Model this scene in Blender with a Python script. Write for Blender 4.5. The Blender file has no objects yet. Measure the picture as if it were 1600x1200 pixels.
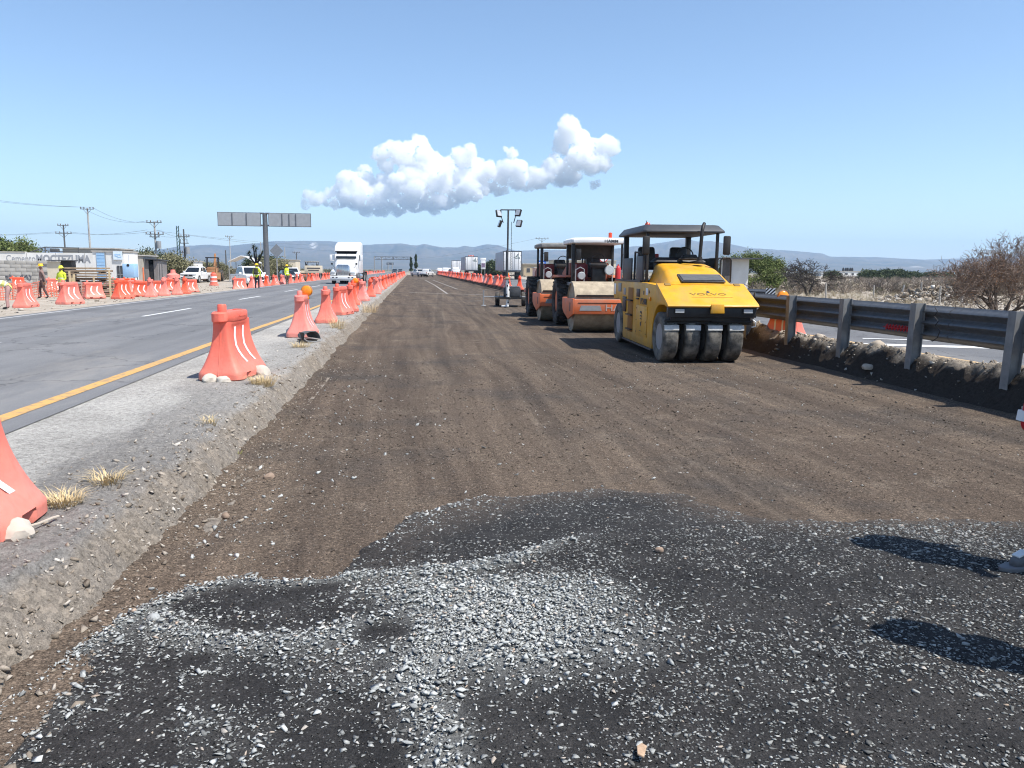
import bpy, bmesh, math, random
import numpy as np
from mathutils import Vector, Matrix, Euler
R = math.radians
rng = np.random.default_rng(7)
random.seed(7)
sc = bpy.context.scene
col = sc.collection

# ------------------------------------------------------------------ camera
EYE = 1.70
FPX = 1200.0
yaw, pit, rol = math.atan(155/1200), math.atan(178/1200), R(0.5)
FW = np.array([math.sin(yaw)*math.cos(pit), math.cos(yaw)*math.cos(pit), -math.sin(pit)])
RT = np.array([math.cos(yaw), -math.sin(yaw), 0.0])
UP = np.cross(RT, FW)
RT, UP = RT*math.cos(rol)+UP*math.sin(rol), UP*math.cos(rol)-RT*math.sin(rol)
cam = bpy.data.cameras.new('camera')
cam.sensor_width = 36; cam.lens = FPX/1600*36
cam.clip_start = 0.05; cam.clip_end = 60000
cam_ob = bpy.data.objects.new('camera', cam); col.objects.link(cam_ob)
m = Matrix(((RT[0], UP[0], -FW[0], 0), (RT[1], UP[1], -FW[1], 0), (RT[2], UP[2], -FW[2], EYE), (0, 0, 0, 1)))
cam_ob.matrix_world = m
sc.camera = cam_ob

# ------------------------------------------------------------------ light
SUN_EL, SUN_AZ = R(59), math.atan2(0.82, -0.57)      # azimuth clockwise from +Y
to_sun = Vector((math.sin(SUN_AZ)*math.cos(SUN_EL), math.cos(SUN_AZ)*math.cos(SUN_EL), math.sin(SUN_EL)))
w = bpy.data.worlds.new('World'); sc.world = w; w.use_nodes = True
nt = w.node_tree; bg = nt.nodes['Background']
sky = nt.nodes.new('ShaderNodeTexSky'); sky.sky_type = 'NISHITA'; sky.sun_disc = False
sky.sun_elevation = SUN_EL; sky.sun_rotation = SUN_AZ
sky.altitude = 1000; sky.air_density = 1.0; sky.dust_density = .6; sky.ozone_density = 1.9
wb = nt.nodes.new('ShaderNodeMix'); wb.data_type = 'RGBA'; wb.blend_type = 'MULTIPLY'; wb.inputs[0].default_value = 1; wb.inputs[7].default_value = (.95, .985, 1.0, 1)   # white balance of the whole sky
nt.links.new(sky.outputs[0], wb.inputs[6]); nt.links.new(wb.outputs[2], bg.inputs[0]); bg.inputs[1].default_value = 0.118
sl = bpy.data.lights.new('sun', 'SUN'); sl.energy = 4.4; sl.angle = R(0.53); sl.color = (1, 0.955, 0.89)
so = bpy.data.objects.new('sun', sl); so.rotation_euler = to_sun.to_track_quat('Z', 'Y').to_euler(); col.objects.link(so)
sc.view_settings.view_transform = 'Standard'; sc.view_settings.look = 'None'
sc.view_settings.exposure = 0.68; sc.view_settings.gamma = 1; sc.view_settings.use_curve_mapping = False
sc.render.engine = 'CYCLES'
cy = sc.cycles
cy.use_denoising = True; cy.denoiser = 'OPENIMAGEDENOISE'
cy.max_bounces = 20; cy.diffuse_bounces = 3; cy.glossy_bounces = 3; cy.transmission_bounces = 4
cy.pixel_filter_type = 'BLACKMAN_HARRIS'; cy.filter_width = 1.1
cy.volume_bounces = 20; cy.transparent_max_bounces = 12; cy.caustics_reflective = False; cy.caustics_refractive = False

# ------------------------------------------------------------------ surveying helpers: sight lines to points on the site
def ray(px, py):
    return FW*FPX + RT*(px-800) - UP*(py-600)
def G(px, py, z=0.0):
    d = ray(px, py); t = (z-EYE)/d[2]
    return Vector((d[0]*t, d[1]*t, z))
def AT(px, py, Y):
    d = ray(px, py); t = Y/d[1]
    return Vector((d[0]*t, Y, EYE+d[2]*t))

# ------------------------------------------------------------------ noise
class Noise2:
    def __init__(s, seed): s.t = np.random.default_rng(seed).random((257, 257))
    def at(s, x, y):
        xi = np.floor(x).astype(int); yi = np.floor(y).astype(int); fx = x-xi; fy = y-yi
        fx = fx*fx*(3-2*fx); fy = fy*fy*(3-2*fy); xi %= 256; yi %= 256; t = s.t
        return (t[xi, yi]*(1-fx)+t[xi+1, yi]*fx)*(1-fy)+(t[xi, yi+1]*(1-fx)+t[xi+1, yi+1]*fx)*fy
    def fbm(s, x, y, o=4, gain=.5):
        a, v, n = 1.0, 0, 0
        for k in range(o):
            v = v+a*s.at(x*2**k+k*17.3, y*2**k+k*9.1); n += a; a *= gain
        return v/n-0.5
N1, N2, N3 = Noise2(1), Noise2(2), Noise2(3)
def sstep(a, b, x):
    t = np.clip((x-a)/(b-a), 0, 1); return t*t*(3-2*t)

# ------------------------------------------------------------------ materials
MATS = {}
def lin(c):
    return tuple(((v/255)/12.92 if v <= 10 else ((v/255+.055)/1.055)**2.4) for v in c)
class NB:
    """small node-tree builder"""
    def __init__(s, name):
        s.m = bpy.data.materials.new(name); s.m.use_nodes = True; s.t = s.m.node_tree
        s.b = s.t.nodes['Principled BSDF']; s.out = s.t.nodes['Material Output']
        s.co = None
    def n(s, typ, **kw):
        nd = s.t.nodes.new('ShaderNode'+typ)
        for k, v in kw.items():
            if k.startswith('i_'):
                k2 = k[2:]; nd.inputs[int(k2) if k2.isdigit() else k2.replace('_', ' ')].default_value = v
            else: setattr(nd, k, v)
        return nd
    def l(s, a, b): s.t.links.new(a, b)
    def coord(s, world=False):
        if s.co is None:
            if world:
                g = s.n('NewGeometry'); s.co = g.outputs['Position']
            else:
                tc = s.n('TexCoord'); oi = s.n('ObjectInfo')
                mu = s.n('Math', operation='MULTIPLY', i_1=73.0); s.l(oi.outputs['Random'], mu.inputs[0])
                ad = s.n('VectorMath', operation='ADD'); s.l(tc.outputs['Object'], ad.inputs[0]); s.l(mu.outputs[0], ad.inputs[1])
                s.co = ad.outputs[0]
        return s.co
    def noise(s, scale, detail=4, rough=.55, vec=None, sc3=None, out='Fac'):
        nd = s.n('TexNoise', i_Scale=scale, i_Detail=detail, i_Roughness=rough)
        v = vec or s.coord()
        if sc3:
            mp = s.n('Mapping'); mp.inputs['Scale'].default_value = sc3; s.l(v, mp.inputs[0]); v = mp.outputs[0]
        s.l(v, nd.inputs['Vector']); return nd.outputs[out]
    def voro(s, scale, feature='F1', vec=None, rnd=1.0, out=0):
        nd = s.n('TexVoronoi', feature=feature, i_Scale=scale, i_Randomness=rnd)
        s.l(vec or s.coord(), nd.inputs['Vector']); return nd.outputs[out]
    def ramp(s, f, stops):
        nd = s.n('ValToRGB'); e = nd.color_ramp.elements
        while len(e) < len(stops): e.new(.5)
        for el, (p, c) in zip(e, stops):
            el.position = p; el.color = (c, c, c, 1) if isinstance(c, (int, float)) else (*c, 1)
        s.l(f, nd.inputs[0]); return nd.outputs[0]
    def mix(s, f, a, b, mode='MIX'):
        nd = s.n('Mix', data_type='RGBA', blend_type=mode)
        for ix, v in ((0, f), (6, a), (7, b)):
            sock = nd.inputs[ix]
            if isinstance(v, (int, float)): sock.default_value = v if ix == 0 else (v, v, v, 1)
            elif isinstance(v, tuple): sock.default_value = (*v, 1)
            else: s.l(v, sock)
        return nd.outputs[2]
    def math(s, op, a, b=0.0):
        nd = s.n('Math', operation=op)
        for i, v in enumerate((a, b)):
            if isinstance(v, (int, float)): nd.inputs[i].default_value = v
            else: s.l(v, nd.inputs[i])
        return nd.outputs[0]
    def bump(s, h, dist=.01, st=1.0, prev=None):
        nd = s.n('Bump', i_Strength=st, i_Distance=dist); s.l(h, nd.inputs['Height'])
        if prev is not None: s.l(prev, nd.inputs['Normal'])
        return nd.outputs[0]
    def done(s, color=None, rough=.8, normal=None, metal=0, spec=.3):
        if color is not None:
            if isinstance(color, tuple): s.b.inputs['Base Color'].default_value = (*color, 1)
            else: s.l(color, s.b.inputs['Base Color'])
        if isinstance(rough, (int, float)): s.b.inputs['Roughness'].default_value = rough
        else: s.l(rough, s.b.inputs['Roughness'])
        s.b.inputs['Metallic'].default_value = metal; s.b.inputs['Specular IOR Level'].default_value = spec
        if normal is not None: s.l(normal, s.b.inputs['Normal'])
        MATS[s.m.name] = s.m; return s.m
def mat(name, c, rough=.6, metal=0, var=.12, vs=6, dust=None, da=.35, ds=3, bump=0, bs=60, spec=.4, rnd=0):
    """painted / plain surface: colour mottling, patches of dust, fine relief"""
    if name in MATS: return MATS[name]
    b = NB(name)
    f = b.noise(vs, 5, .6)
    cc = b.mix(b.ramp(f, [(.3, 0.0), (.7, 1.0)]), tuple(x*(1-var) for x in c), tuple(min(1, x*(1+var)) for x in c))
    if dust:
        d = b.ramp(b.noise(ds, 6, .65), [(.42, 0.0), (.75, da)])
        cc = b.mix(d, cc, dust)
    if rnd:
        oi = b.n('ObjectInfo'); v = b.n('MapRange', i_3=1-rnd, i_4=1+rnd*.5); b.l(oi.outputs['Random'], v.inputs[0])
        hs = b.n('HueSaturation'); b.l(v.outputs[0], hs.inputs['Value']); b.l(cc, hs.inputs['Color']); cc = hs.outputs[0]
    nm = b.bump(b.noise(bs, 3), .004, bump) if bump else None
    return b.done(cc, rough, nm, metal, spec)

# ------------------------------------------------------------------ mesh helpers
class MB:
    def __init__(s): s.v = []; s.f = []; s.mi = []; s.k = 0
    def add(s, vs, fs, M=None):
        o = len(s.v)
        for p in vs:
            p = Vector(p); s.v.append(tuple(M @ p if M else p))
        for f in fs: s.f.append(tuple(i+o for i in f)); s.mi.append(s.k)
        return s
    def box(s, c, d, M=None, rz=0, rx=0, ry=0, tx=1, ty=1):
        x, y, z = d[0]/2, d[1]/2, d[2]/2
        vs = [(-x, -y, -z), (x, -y, -z), (x, y, -z), (-x, y, -z), (-x*tx, -y*ty, z), (x*tx, -y*ty, z), (x*tx, y*ty, z), (-x*tx, y*ty, z)]
        L = Matrix.Translation(c) @ Euler((rx, ry, rz)).to_matrix().to_4x4()
        return s.add(vs, [(3, 2, 1, 0), (4, 5, 6, 7), (0, 1, 5, 4), (1, 2, 6, 5), (2, 3, 7, 6), (3, 0, 4, 7)], (M @ L) if M else L)
    def tube(s, pts, r, n=8, cap=True, closed=False):
        pts = [Vector(p) for p in pts]; rs = r if isinstance(r, (list, tuple)) else [r]*len(pts)
        rings = []; side = None
        for i, p in enumerate(pts):
            a = pts[(i-1) % len(pts)] if (i or closed) else p; b = pts[(i+1) % len(pts)] if (i < len(pts)-1 or closed) else p
            d = (b-a).normalized() if (b-a).length > 1e-9 else Vector((0, 0, 1))
            if side is None:
                side = d.orthogonal().normalized()
            side = (side-d*side.dot(d)); side = side.normalized() if side.length > 1e-6 else d.orthogonal().normalized()
            up = d.cross(side)
            rings.append([p+(side*math.cos(2*math.pi*k/n)+up*math.sin(2*math.pi*k/n))*rs[i] for k in range(n)])
        return s.loft(rings, cap, closed)
    def cyl(s, a, b, r, n=16, r2=None): return s.tube([a, b], [r, r if r2 is None else r2], n)
    def loft(s, rings, cap=True, closed=False):
        n = len(rings[0]); vs = [p for g in rings for p in g]; fs = []
        m = len(rings)
        for i in range(m if closed else m-1):
            for k in range(n):
                a, b = i*n+k, i*n+(k+1) % n; c, d = ((i+1) % m)*n+(k+1) % n, ((i+1) % m)*n+k
                fs.append((a, b, c, d))
        if cap and not closed: fs.append(tuple(range(n-1, -1, -1))); fs.append(tuple((m-1)*n+k for k in range(n)))
        return s.add(vs, fs)
    def lathe(s, prof, axis='z', c=(0, 0, 0), n=24, closed=False):
        """prof: (radius, height) pairs about an axis"""
        rings = []
        for r, h in prof:
            g = []
            for k in range(n):
                a = 2*math.pi*k/n; u, v = r*math.cos(a), r*math.sin(a)
                g.append({'z': (c[0]+u, c[1]+v, c[2]+h), 'x': (c[0]+h, c[1]+u, c[2]+v), 'y': (c[0]+v, c[1]+h, c[2]+u)}[axis])
            rings.append(g)
        return s.loft(rings, not closed, closed)
    def prism(s, poly, a, b, axis='x'):
        """polygon extruded along an axis; poly is (y,z) for x, (x,z) for y, (x,y) for z"""
        def P(u, v, t): return {'x': (t, u, v), 'y': (u, t, v), 'z': (u, v, t)}[axis]
        return s.loft([[P(u, v, a) for u, v in poly], [P(u, v, b) for u, v in poly]])
    def ball(s, c, r, n=12, m=8, sz=1.0):
        prof = [(max(1e-4, r*math.sin(math.pi*i/m)), -r*sz*math.cos(math.pi*i/m)) for i in range(m+1)]
        return s.lathe(prof, 'z', c, n)
    def quad(s, a, b, c, d): return s.add([a, b, c, d], [(0, 1, 2, 3)])
    def build(s, name, mats, parent=None, smooth=35, bevel=0, seg=2, fix=True):
        me = bpy.data.meshes.new(name); me.from_pydata(s.v, [], s.f)
        for m_ in (mats if isinstance(mats, (list, tuple)) else [mats]): me.materials.append(m_)
        me.polygons.foreach_set('material_index', s.mi)
        if fix:
            bm = bmesh.new(); bm.from_mesh(me); bmesh.ops.recalc_face_normals(bm, faces=bm.faces)
            if bevel:
                ed = [e for e in bm.edges if len(e.link_faces) == 2 and e.calc_face_angle(0) > R(32)]
                bmesh.ops.bevel(bm, geom=ed, offset=bevel, segments=seg, affect='EDGES', clamp_overlap=True, profile=.5)
            bm.to_mesh(me); bm.free()
        if smooth:
            me.shade_smooth(); me.set_sharp_from_angle(angle=R(smooth))
        ob = bpy.data.objects.new(name, me); col.objects.link(ob)
        if parent: ob.parent = parent
        return ob
def npmesh(name, V, F, m_, attr=None, smooth=False, parent=None):
    """mesh from numpy arrays; F is (n,3) or (n,4)"""
    me = bpy.data.meshes.new(name); k = F.shape[1]
    me.vertices.add(len(V)); me.vertices.foreach_set('co', V.astype(np.float32).ravel())
    me.loops.add(F.size); me.loops.foreach_set('vertex_index', F.astype(np.int32).ravel())
    me.polygons.add(len(F)); me.polygons.foreach_set('loop_start', np.arange(0, F.size, k, dtype=np.int32))
    me.polygons.foreach_set('loop_total', np.full(len(F), k, dtype=np.int32))
    for an, av in (attr or {}).items():
        a = me.attributes.new(an, 'FLOAT', 'POINT'); a.data.foreach_set('value', av.astype(np.float32))
    me.update(calc_edges=True); me.materials.append(m_)
    if smooth: me.shade_smooth()
    ob = bpy.data.objects.new(name, me); col.objects.link(ob)
    if parent: ob.parent = parent
    return ob
def gridmesh(name, X, Y, Z, m_, attr=None, smooth=True):
    r, c = X.shape; i = np.arange(r*c).reshape(r, c)
    F = np.stack([i[:-1, :-1], i[:-1, 1:], i[1:, 1:], i[1:, :-1]], -1).reshape(-1, 4)
    return npmesh(name, np.stack([X, Y, Z], -1).reshape(-1, 3), F, m_, {k: v.ravel() for k, v in (attr or {}).items()}, smooth)
def tag(o, label=None, cat=None, group=None, kind=None):
    for k, v in (('label', label), ('category', cat), ('group', group), ('kind', kind)):
        if v: o[k] = v
    return o
def T(name, label, cat, loc=(0, 0, 0), rz=0, group=None):
    o = bpy.data.objects.new(name, None); col.objects.link(o); o.empty_display_size = .3
    o.location = loc; o.rotation_euler = (0, 0, rz)
    return tag(o, label, cat, group)
KIDS = {}
def copy_tree(o, parent=None):
    c = o.copy(); col.objects.link(c)
    if parent: c.parent = parent
    for ch in list(o.children): copy_tree(ch, c)
    return c
def text(name, s, size, m_, parent, loc, rot, ext=.003, bold=0, sx=1, align='CENTER'):
    cu = bpy.data.curves.new(name, 'FONT'); cu.body = s; cu.size = size; cu.extrude = ext; cu.offset = bold
    cu.align_x = align; cu.align_y = 'CENTER'; cu.resolution_u = 3
    t = bpy.data.objects.new(name, cu); me = bpy.data.meshes.new_from_object(t); bpy.data.objects.remove(t)
    me.materials.clear(); me.materials.append(m_)
    o = bpy.data.objects.new(name, me); col.objects.link(o); o.parent = parent; o.location = loc; o.rotation_euler = rot; o.scale = (sx, 1, 1)
    return o
ORD = 'first second third fourth fifth sixth seventh eighth ninth tenth eleventh twelfth thirteenth fourteenth fifteenth sixteenth seventeenth eighteenth nineteenth twentieth'.split()
# ================================================================== THE SETTING
ZL, ZR = 0.28, 0.42            # left and right carriageway above the dug-out bed
# ---- materials of the ground
def m_bed():
    b = NB('compacted_base'); p = b.coord(True)
    wv = b.n('VectorMath', operation='MULTIPLY_ADD'); nz = b.noise(.09, 2, .5, p, out='Color')
    b.l(nz, wv.inputs[0]); wv.inputs[1].default_value = (1.6, 1.0, 0); b.l(p, wv.inputs[2]); q = wv.outputs[0]
    st = b.noise(1.0, 5, .62, q, (1.9, .11, 1))            # long streaks left by the rollers
    bl = b.noise(.55, 5, .6, p)
    gr = b.noise(95, 3, .75, p); g2 = b.noise(28, 4, .7, p)
    c = b.mix(b.ramp(st, [(.36, 0.0), (.64, 1.0)]), (.076, .057, .043), (.134, .102, .075))
    c = b.mix(b.ramp(bl, [(.5, 0.0), (.72, .8)]), c, (.046, .043, .041))
    c = b.mix(b.ramp(b.noise(1.7, 5, .65, p), [(.56, 0.0), (.74, .7)]), c, (.185, .148, .112))
    c = b.mix(1.0, c, b.ramp(g2, [(.3, .62), (.7, 1.35)]), 'MULTIPLY')
    c = b.mix(1.0, c, b.ramp(gr, [(.3, .3), (.5, 1.0), (.70, 2.1)]), 'MULTIPLY')
    c = b.mix(1.0, c, b.ramp(b.voro(70, vec=p, out=1), [(0, .62), (.8, 1.15), (1, 1.6)]), 'MULTIPLY')
    tk = b.n('Attribute', attribute_name='track').outputs['Fac']; tl_ = b.n('Attribute', attribute_name='trackedge').outputs['Fac']
    c = b.mix(b.math('MULTIPLY', tk, b.ramp(b.noise(5, 4, .7, p), [(.3, .12), (.7, .5)])), c, (.052, .043, .036))
    c = b.mix(b.math('MULTIPLY', tl_, b.ramp(b.noise(8, 4, .7, p), [(.35, .0), (.7, .4)])), c, (.18, .145, .11))
    sp = b.voro(46, vec=p); sr = b.voro(46, vec=p, out=1)
    k = b.math('MULTIPLY', b.ramp(sp, [(.16, 1.0), (.24, 0.0)]), b.ramp(sr, [(.86, 0.0), (.9, .8)]))
    c = b.mix(k, c, (.36, .34, .31))
    s2 = b.noise(1.0, 4, .7, q, (7.5, .16, 1)); c = b.mix(1.0, c, b.ramp(s2, [(.34, .88), (.5, 1.0), (.66, 1.10)]), 'MULTIPLY')
    nm = b.bump(gr, .008, .7); nm = b.bump(g2, .02, .6, nm); nm = b.bump(st, .05, .2, nm); nm = b.bump(s2, .02, .15, nm)
    return b.done(c, .93, nm, spec=.15)
def m_layer():
    b = NB('black_millings'); p = b.coord(True)
    gr = b.noise(130, 3, .8, p); g2 = b.noise(40, 4, .7, p)
    vc = b.voro(85, vec=p, out=1); vd = b.voro(85, vec=p)
    at = b.n('Attribute', attribute_name='fines').outputs['Fac']
    c = b.mix(b.ramp(b.noise(2.2, 4, .6, p), [(.35, 0.0), (.65, 1.0)]), (.015, .0142, .0138), (.034, .0315, .0295))
    c = b.mix(b.math('MULTIPLY', at, .85), c, (.23, .235, .225))
    eg = b.n('Attribute', attribute_name='edge').outputs['Fac']
    c = b.mix(b.math('MULTIPLY', eg, b.ramp(b.noise(6, 6, .75, p), [(.3, .35), (.6, 1.0)])), c, (.085, .066, .05))
    c = b.mix(1.0, c, b.ramp(gr, [(.3, .35), (.5, 1.0), (.72, 2.0)]), 'MULTIPLY')
    c = b.mix(1.0, c, b.ramp(g2, [(.32, .6), (.68, 1.4)]), 'MULTIPLY')
    k = b.math('MULTIPLY', b.ramp(vd, [(.3, 1.0), (.45, 0.0)]), b.ramp(vc, [(.74, 0.0), (.80, .8)]))
    c = b.mix(k, c, (.25, .25, .24))
    nm = b.bump(gr, .008, .8); nm = b.bump(vd, .006, .6, nm); nm = b.bump(g2, .02, .7, nm)
    return b.done(c, .82, nm, spec=.3)
def m_asphalt(name, c0, c1, tr):
    b = NB(name); p = b.coord(True)
    st = b.noise(1.0, 4, .6, p, (2.2, .05, 1)); bl = b.noise(.25, 5, .65, p); gr = b.noise(110, 3, .8, p)
    c = b.mix(b.ramp(st, [(.32, 0.0), (.68, 1.0)]), c0, c1)
    c = b.mix(b.ramp(bl, [(.46, 0.0), (.75, .5)]), c, tr)
    c = b.mix(1.0, c, b.ramp(gr, [(.28, .6), (.5, 1.0), (.72, 1.45)]), 'MULTIPLY')
    sxx = b.n('SeparateXYZ'); b.l(p, sxx.inputs[0]); wp = b.math('SINE', b.math('MULTIPLY', sxx.outputs[0], 3.45))
    c = b.mix(b.math('MULTIPLY', b.ramp(wp, [(.35, 0.0), (.95, 1.0)]), b.ramp(b.noise(.8, 4, .6, p, (1, .1, 1)), [(.3, .15), (.7, .55)])), c, tuple(v*.62 for v in c0))
    c = b.mix(b.ramp(b.noise(.5, 6, .75, p, (1, .3, 1)), [(.56, 0.0), (.74, .45)]), c, (.34, .31, .27))
    pt = b.voro(.22, vec=p, out=1); c = b.mix(b.ramp(pt, [(.82, 0.0), (.84, .35)]), c, tuple(v*.7 for v in c0))
    cr = b.n('TexVoronoi', feature='DISTANCE_TO_EDGE', i_Scale=.35)
    ww = b.n('VectorMath', operation='MULTIPLY_ADD'); b.l(b.noise(1.2, 4, .6, p, out='Color'), ww.inputs[0]); ww.inputs[1].default_value = (1.4, 1.4, 0); b.l(p, ww.inputs[2]); b.l(ww.outputs[0], cr.inputs['Vector'])
    c = b.mix(b.ramp(cr.outputs[0], [(.004, .4), (.012, 0.0)]), c, (.03, .03, .03))
    return b.done(c, .85, b.bump(gr, .006, .6), spec=.25)
def m_paint(name, c, wear):
    b = NB(name); p = b.coord(True)
    f = b.ramp(b.noise(9, 6, .75, p), [(.48, 0.0), (.68, wear)])
    f = b.math('MAXIMUM', f, b.ramp(b.noise(1.3, 5, .7, p), [(.55, 0.0), (.75, wear*.8)]))
    cc = b.mix(f, c, (.16, .16, .165)); cc = b.mix(1.0, cc, b.ramp(b.noise(110, 3, .7, p), [(.3, .8), (.7, 1.1)]), 'MULTIPLY')
    return b.done(cc, .7, b.bump(b.noise(110, 3, .8, p), .004, .5))
def m_bank(name, top, rub, dark):
    b = NB(name); p = b.coord(True)
    a1 = b.n('Attribute', attribute_name='rub').outputs['Fac']; a2 = b.n('Attribute', attribute_name='dark').outputs['Fac']
    n1 = b.noise(7, 6, .7, p); gr = b.noise(85, 3, .8, p); g2 = b.noise(24, 5, .75, p)
    v = b.voro(30, vec=p, out=1)
    c = b.mix(b.ramp(b.noise(1.1, 5, .6, p), [(.35, 0.0), (.7, 1.0)]), top, tuple(x*.72 for x in top))
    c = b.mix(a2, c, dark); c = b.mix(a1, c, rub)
    c = b.mix(1.0, c, b.ramp(g2, [(.3, .55), (.5, 1.0), (.7, 1.35)]), 'MULTIPLY')
    c = b.mix(1.0, c, b.ramp(gr, [(.3, .65), (.7, 1.35)]), 'MULTIPLY')
    c = b.mix(b.math('MULTIPLY', a1, b.ramp(v, [(.72, 0.0), (.8, .6)])), c, tuple(min(1, x*1.7) for x in rub))
    nm = b.bump(gr, .008, .8); nm = b.bump(g2, .03, .8, nm)
    return b.done(c, .95, nm, spec=.1)
def m_land():
    b = NB('dry_land'); p = b.coord(True)
    n0 = b.noise(.006, 5, .65, p); n1 = b.noise(.06, 6, .7, p); n2 = b.noise(1.6, 5, .7, p); gr = b.noise(40, 3, .8, p)
    c = b.mix(b.ramp(n2, [(.35, 0.0), (.65, 1.0)]), (.30, .25, .195), (.46, .415, .35))
    far = b.n('SeparateXYZ'); b.l(p, far.inputs[0])
    fy = b.ramp(b.math('MULTIPLY', far.outputs[1], 1/1200), [(.1, 0.0), (.6, 1.0)])
    sc_ = b.mix(b.ramp(n1, [(.35, 0.0), (.62, 1.0)]), (.075, .085, .05), (.19, .165, .12))
    sc_ = b.mix(b.ramp(n0, [(.5, 0.0), (.7, .5)]), sc_, (.30, .26, .2))
    c = b.mix(fy, c, sc_)
    c = b.mix(1.0, c, b.ramp(gr, [(.3, .75), (.7, 1.2)]), 'MULTIPLY')
    return b.done(c, .95, b.bump(n2, .08, .6), spec=.1)
# ---- the ground as one sheet to the horizon
def ground_z(x, Y):
    """height of the land sheet (a little below the sheets laid on it)"""
    pts = [(-9000, -.02), (-14.5, -.02), (-12.4, .22), (-11.3, .22), (-3.6, .2), (-2.1, .1), (-1.6, -.06), (6.9, -.06), (7.6, .2), (8.0, .36), (15.5, .36), (17, .30), (9000, .30)]
    z = np.interp(x, [a for a, _ in pts], [c for _, c in pts])
    return z
gx = np.array([-9000, -4000, -1500, -600, -200, -80, -40, -25, -16, -14.5, -12.4, -11.3, -3.6, -2.1, -1.6, 6.9, 7.6, 8.0, 15.5, 17, 25, 45, 90, 200, 600, 1500, 4000, 9000.])
gy = np.array([-2400, -600, -100, -20, -4, 0, 5, 10, 20, 40, 80, 120, 160, 200, 236, 242, 300, 450, 700, 1200, 2200, 4000, 6500, 9300.])
GX, GY = np.meshgrid(gx, gy)
GZ = ground_z(GX, GY)
GZ = np.where((GY > 239) & (GX > -4) & (GX < 8), np.maximum(GZ, .22), GZ)
tag(gridmesh('ground', GX, GY, GZ, m_land(), smooth=False), 'dry tan scrubland plain running out to the mountains', kind='structure')

def strip(name, pts, wid, z, m_, label, dash=None):
    """painted line as a thin sheet along a polyline of (x,y)"""
    v, f = [], []
    for i, (x, y) in enumerate(pts):
        a = pts[max(i-1, 0)]; c = pts[min(i+1, len(pts)-1)]
        d = Vector((c[0]-a[0], c[1]-a[1])).normalized(); n = Vector((-d.y, d.x))*wid/2
        v += [(x-n.x, y-n.y, z), (x+n.x, y+n.y, z)]
        if i: k = 2*i; f.append((k-2, k, k+1, k-1))
    b = MB(); b.add(v, f); return tag(b.build(name, m_, fix=False, smooth=0), label, kind='structure')
def sheet(name, x0, x1, y0, y1, z, m_, label, nx=2, ny=40):
    X, Y = np.meshgrid(np.linspace(x0, x1, nx), np.linspace(y0, y1, ny))
    return tag(gridmesh(name, X, Y, np.full_like(X, z), m_, smooth=False), label, kind='structure')
asL = m_asphalt('worn_asphalt', (.140, .141, .145), (.185, .185, .187), (.25, .244, .236))
asR = m_asphalt('right_asphalt', (.125, .127, .132), (.17, .17, .172), (.2, .195, .185))
sheet('left_road', -11.4, -3.45, -60, 1500, ZL+.004, asL, 'worn grey two lane asphalt carriageway on the left')
sheet('right_road', 7.95, 15.6, -60, 1500, ZR+.004, asR, 'grey asphalt carriageway beyond the steel guardrail')
yel, wht = m_paint('yellow_road_paint', (.62, .36, .115), .75), m_paint('white_road_paint', (.72, .72, .70), .55)
yw2 = m_paint('pale_yellow_road_paint', (.62, .42, .2), .8)
ye = [(-3.86, -20), (-3.83, 8), (-3.76, 15), (-3.62, 22), (-3.56, 30), (-3.55, 60), (-3.55, 400)]
strip('road_line', ye, .17, ZL+.008, yel, 'solid yellow edge line of the left road')
for k in range(-3, 30):
    y0 = 23.4+k*12.6
    strip('road_dash', [(-7.75, y0), (-7.68, y0+4.6)], .13, ZL+.008, wht, None)
strip('road_line', [(-11.05, -20), (-11.0, 400)], .12, ZL+.008, m_paint('worn_white_paint', (.5, .5, .49), .9), 'worn white far edge line of the left road')
strip('road_line', [(8.17, -20), (8.15, 9), (8.1, 14), (8.1, 400)], .12, ZR+.008, yw2, 'pale yellow edge line of the right road')
p0, p1, p2, p3 = G(1300, 537, ZR), G(1560, 545, ZR), G(1462, 533, ZR), G(1600, 549, ZR)
strip('road_line', [(p0.x, p0.y), (p1.x+.8, p1.y-.2)], .42, ZR+.009, wht, 'broad white cross stripe on the right road')
strip('road_line', [(p2.x-1.2, p2.y+.5), (p2.x, p2.y), (p3.x+1.5, p3.y-.6)], .16, ZR+.013, wht, 'thin white diagonal line on the right road')
for k in range(2, 26): strip('road_dash', [(11.7, 20+k*12), (11.7, 24.6+k*12)], .12, ZR+.008, wht, None)
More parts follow.
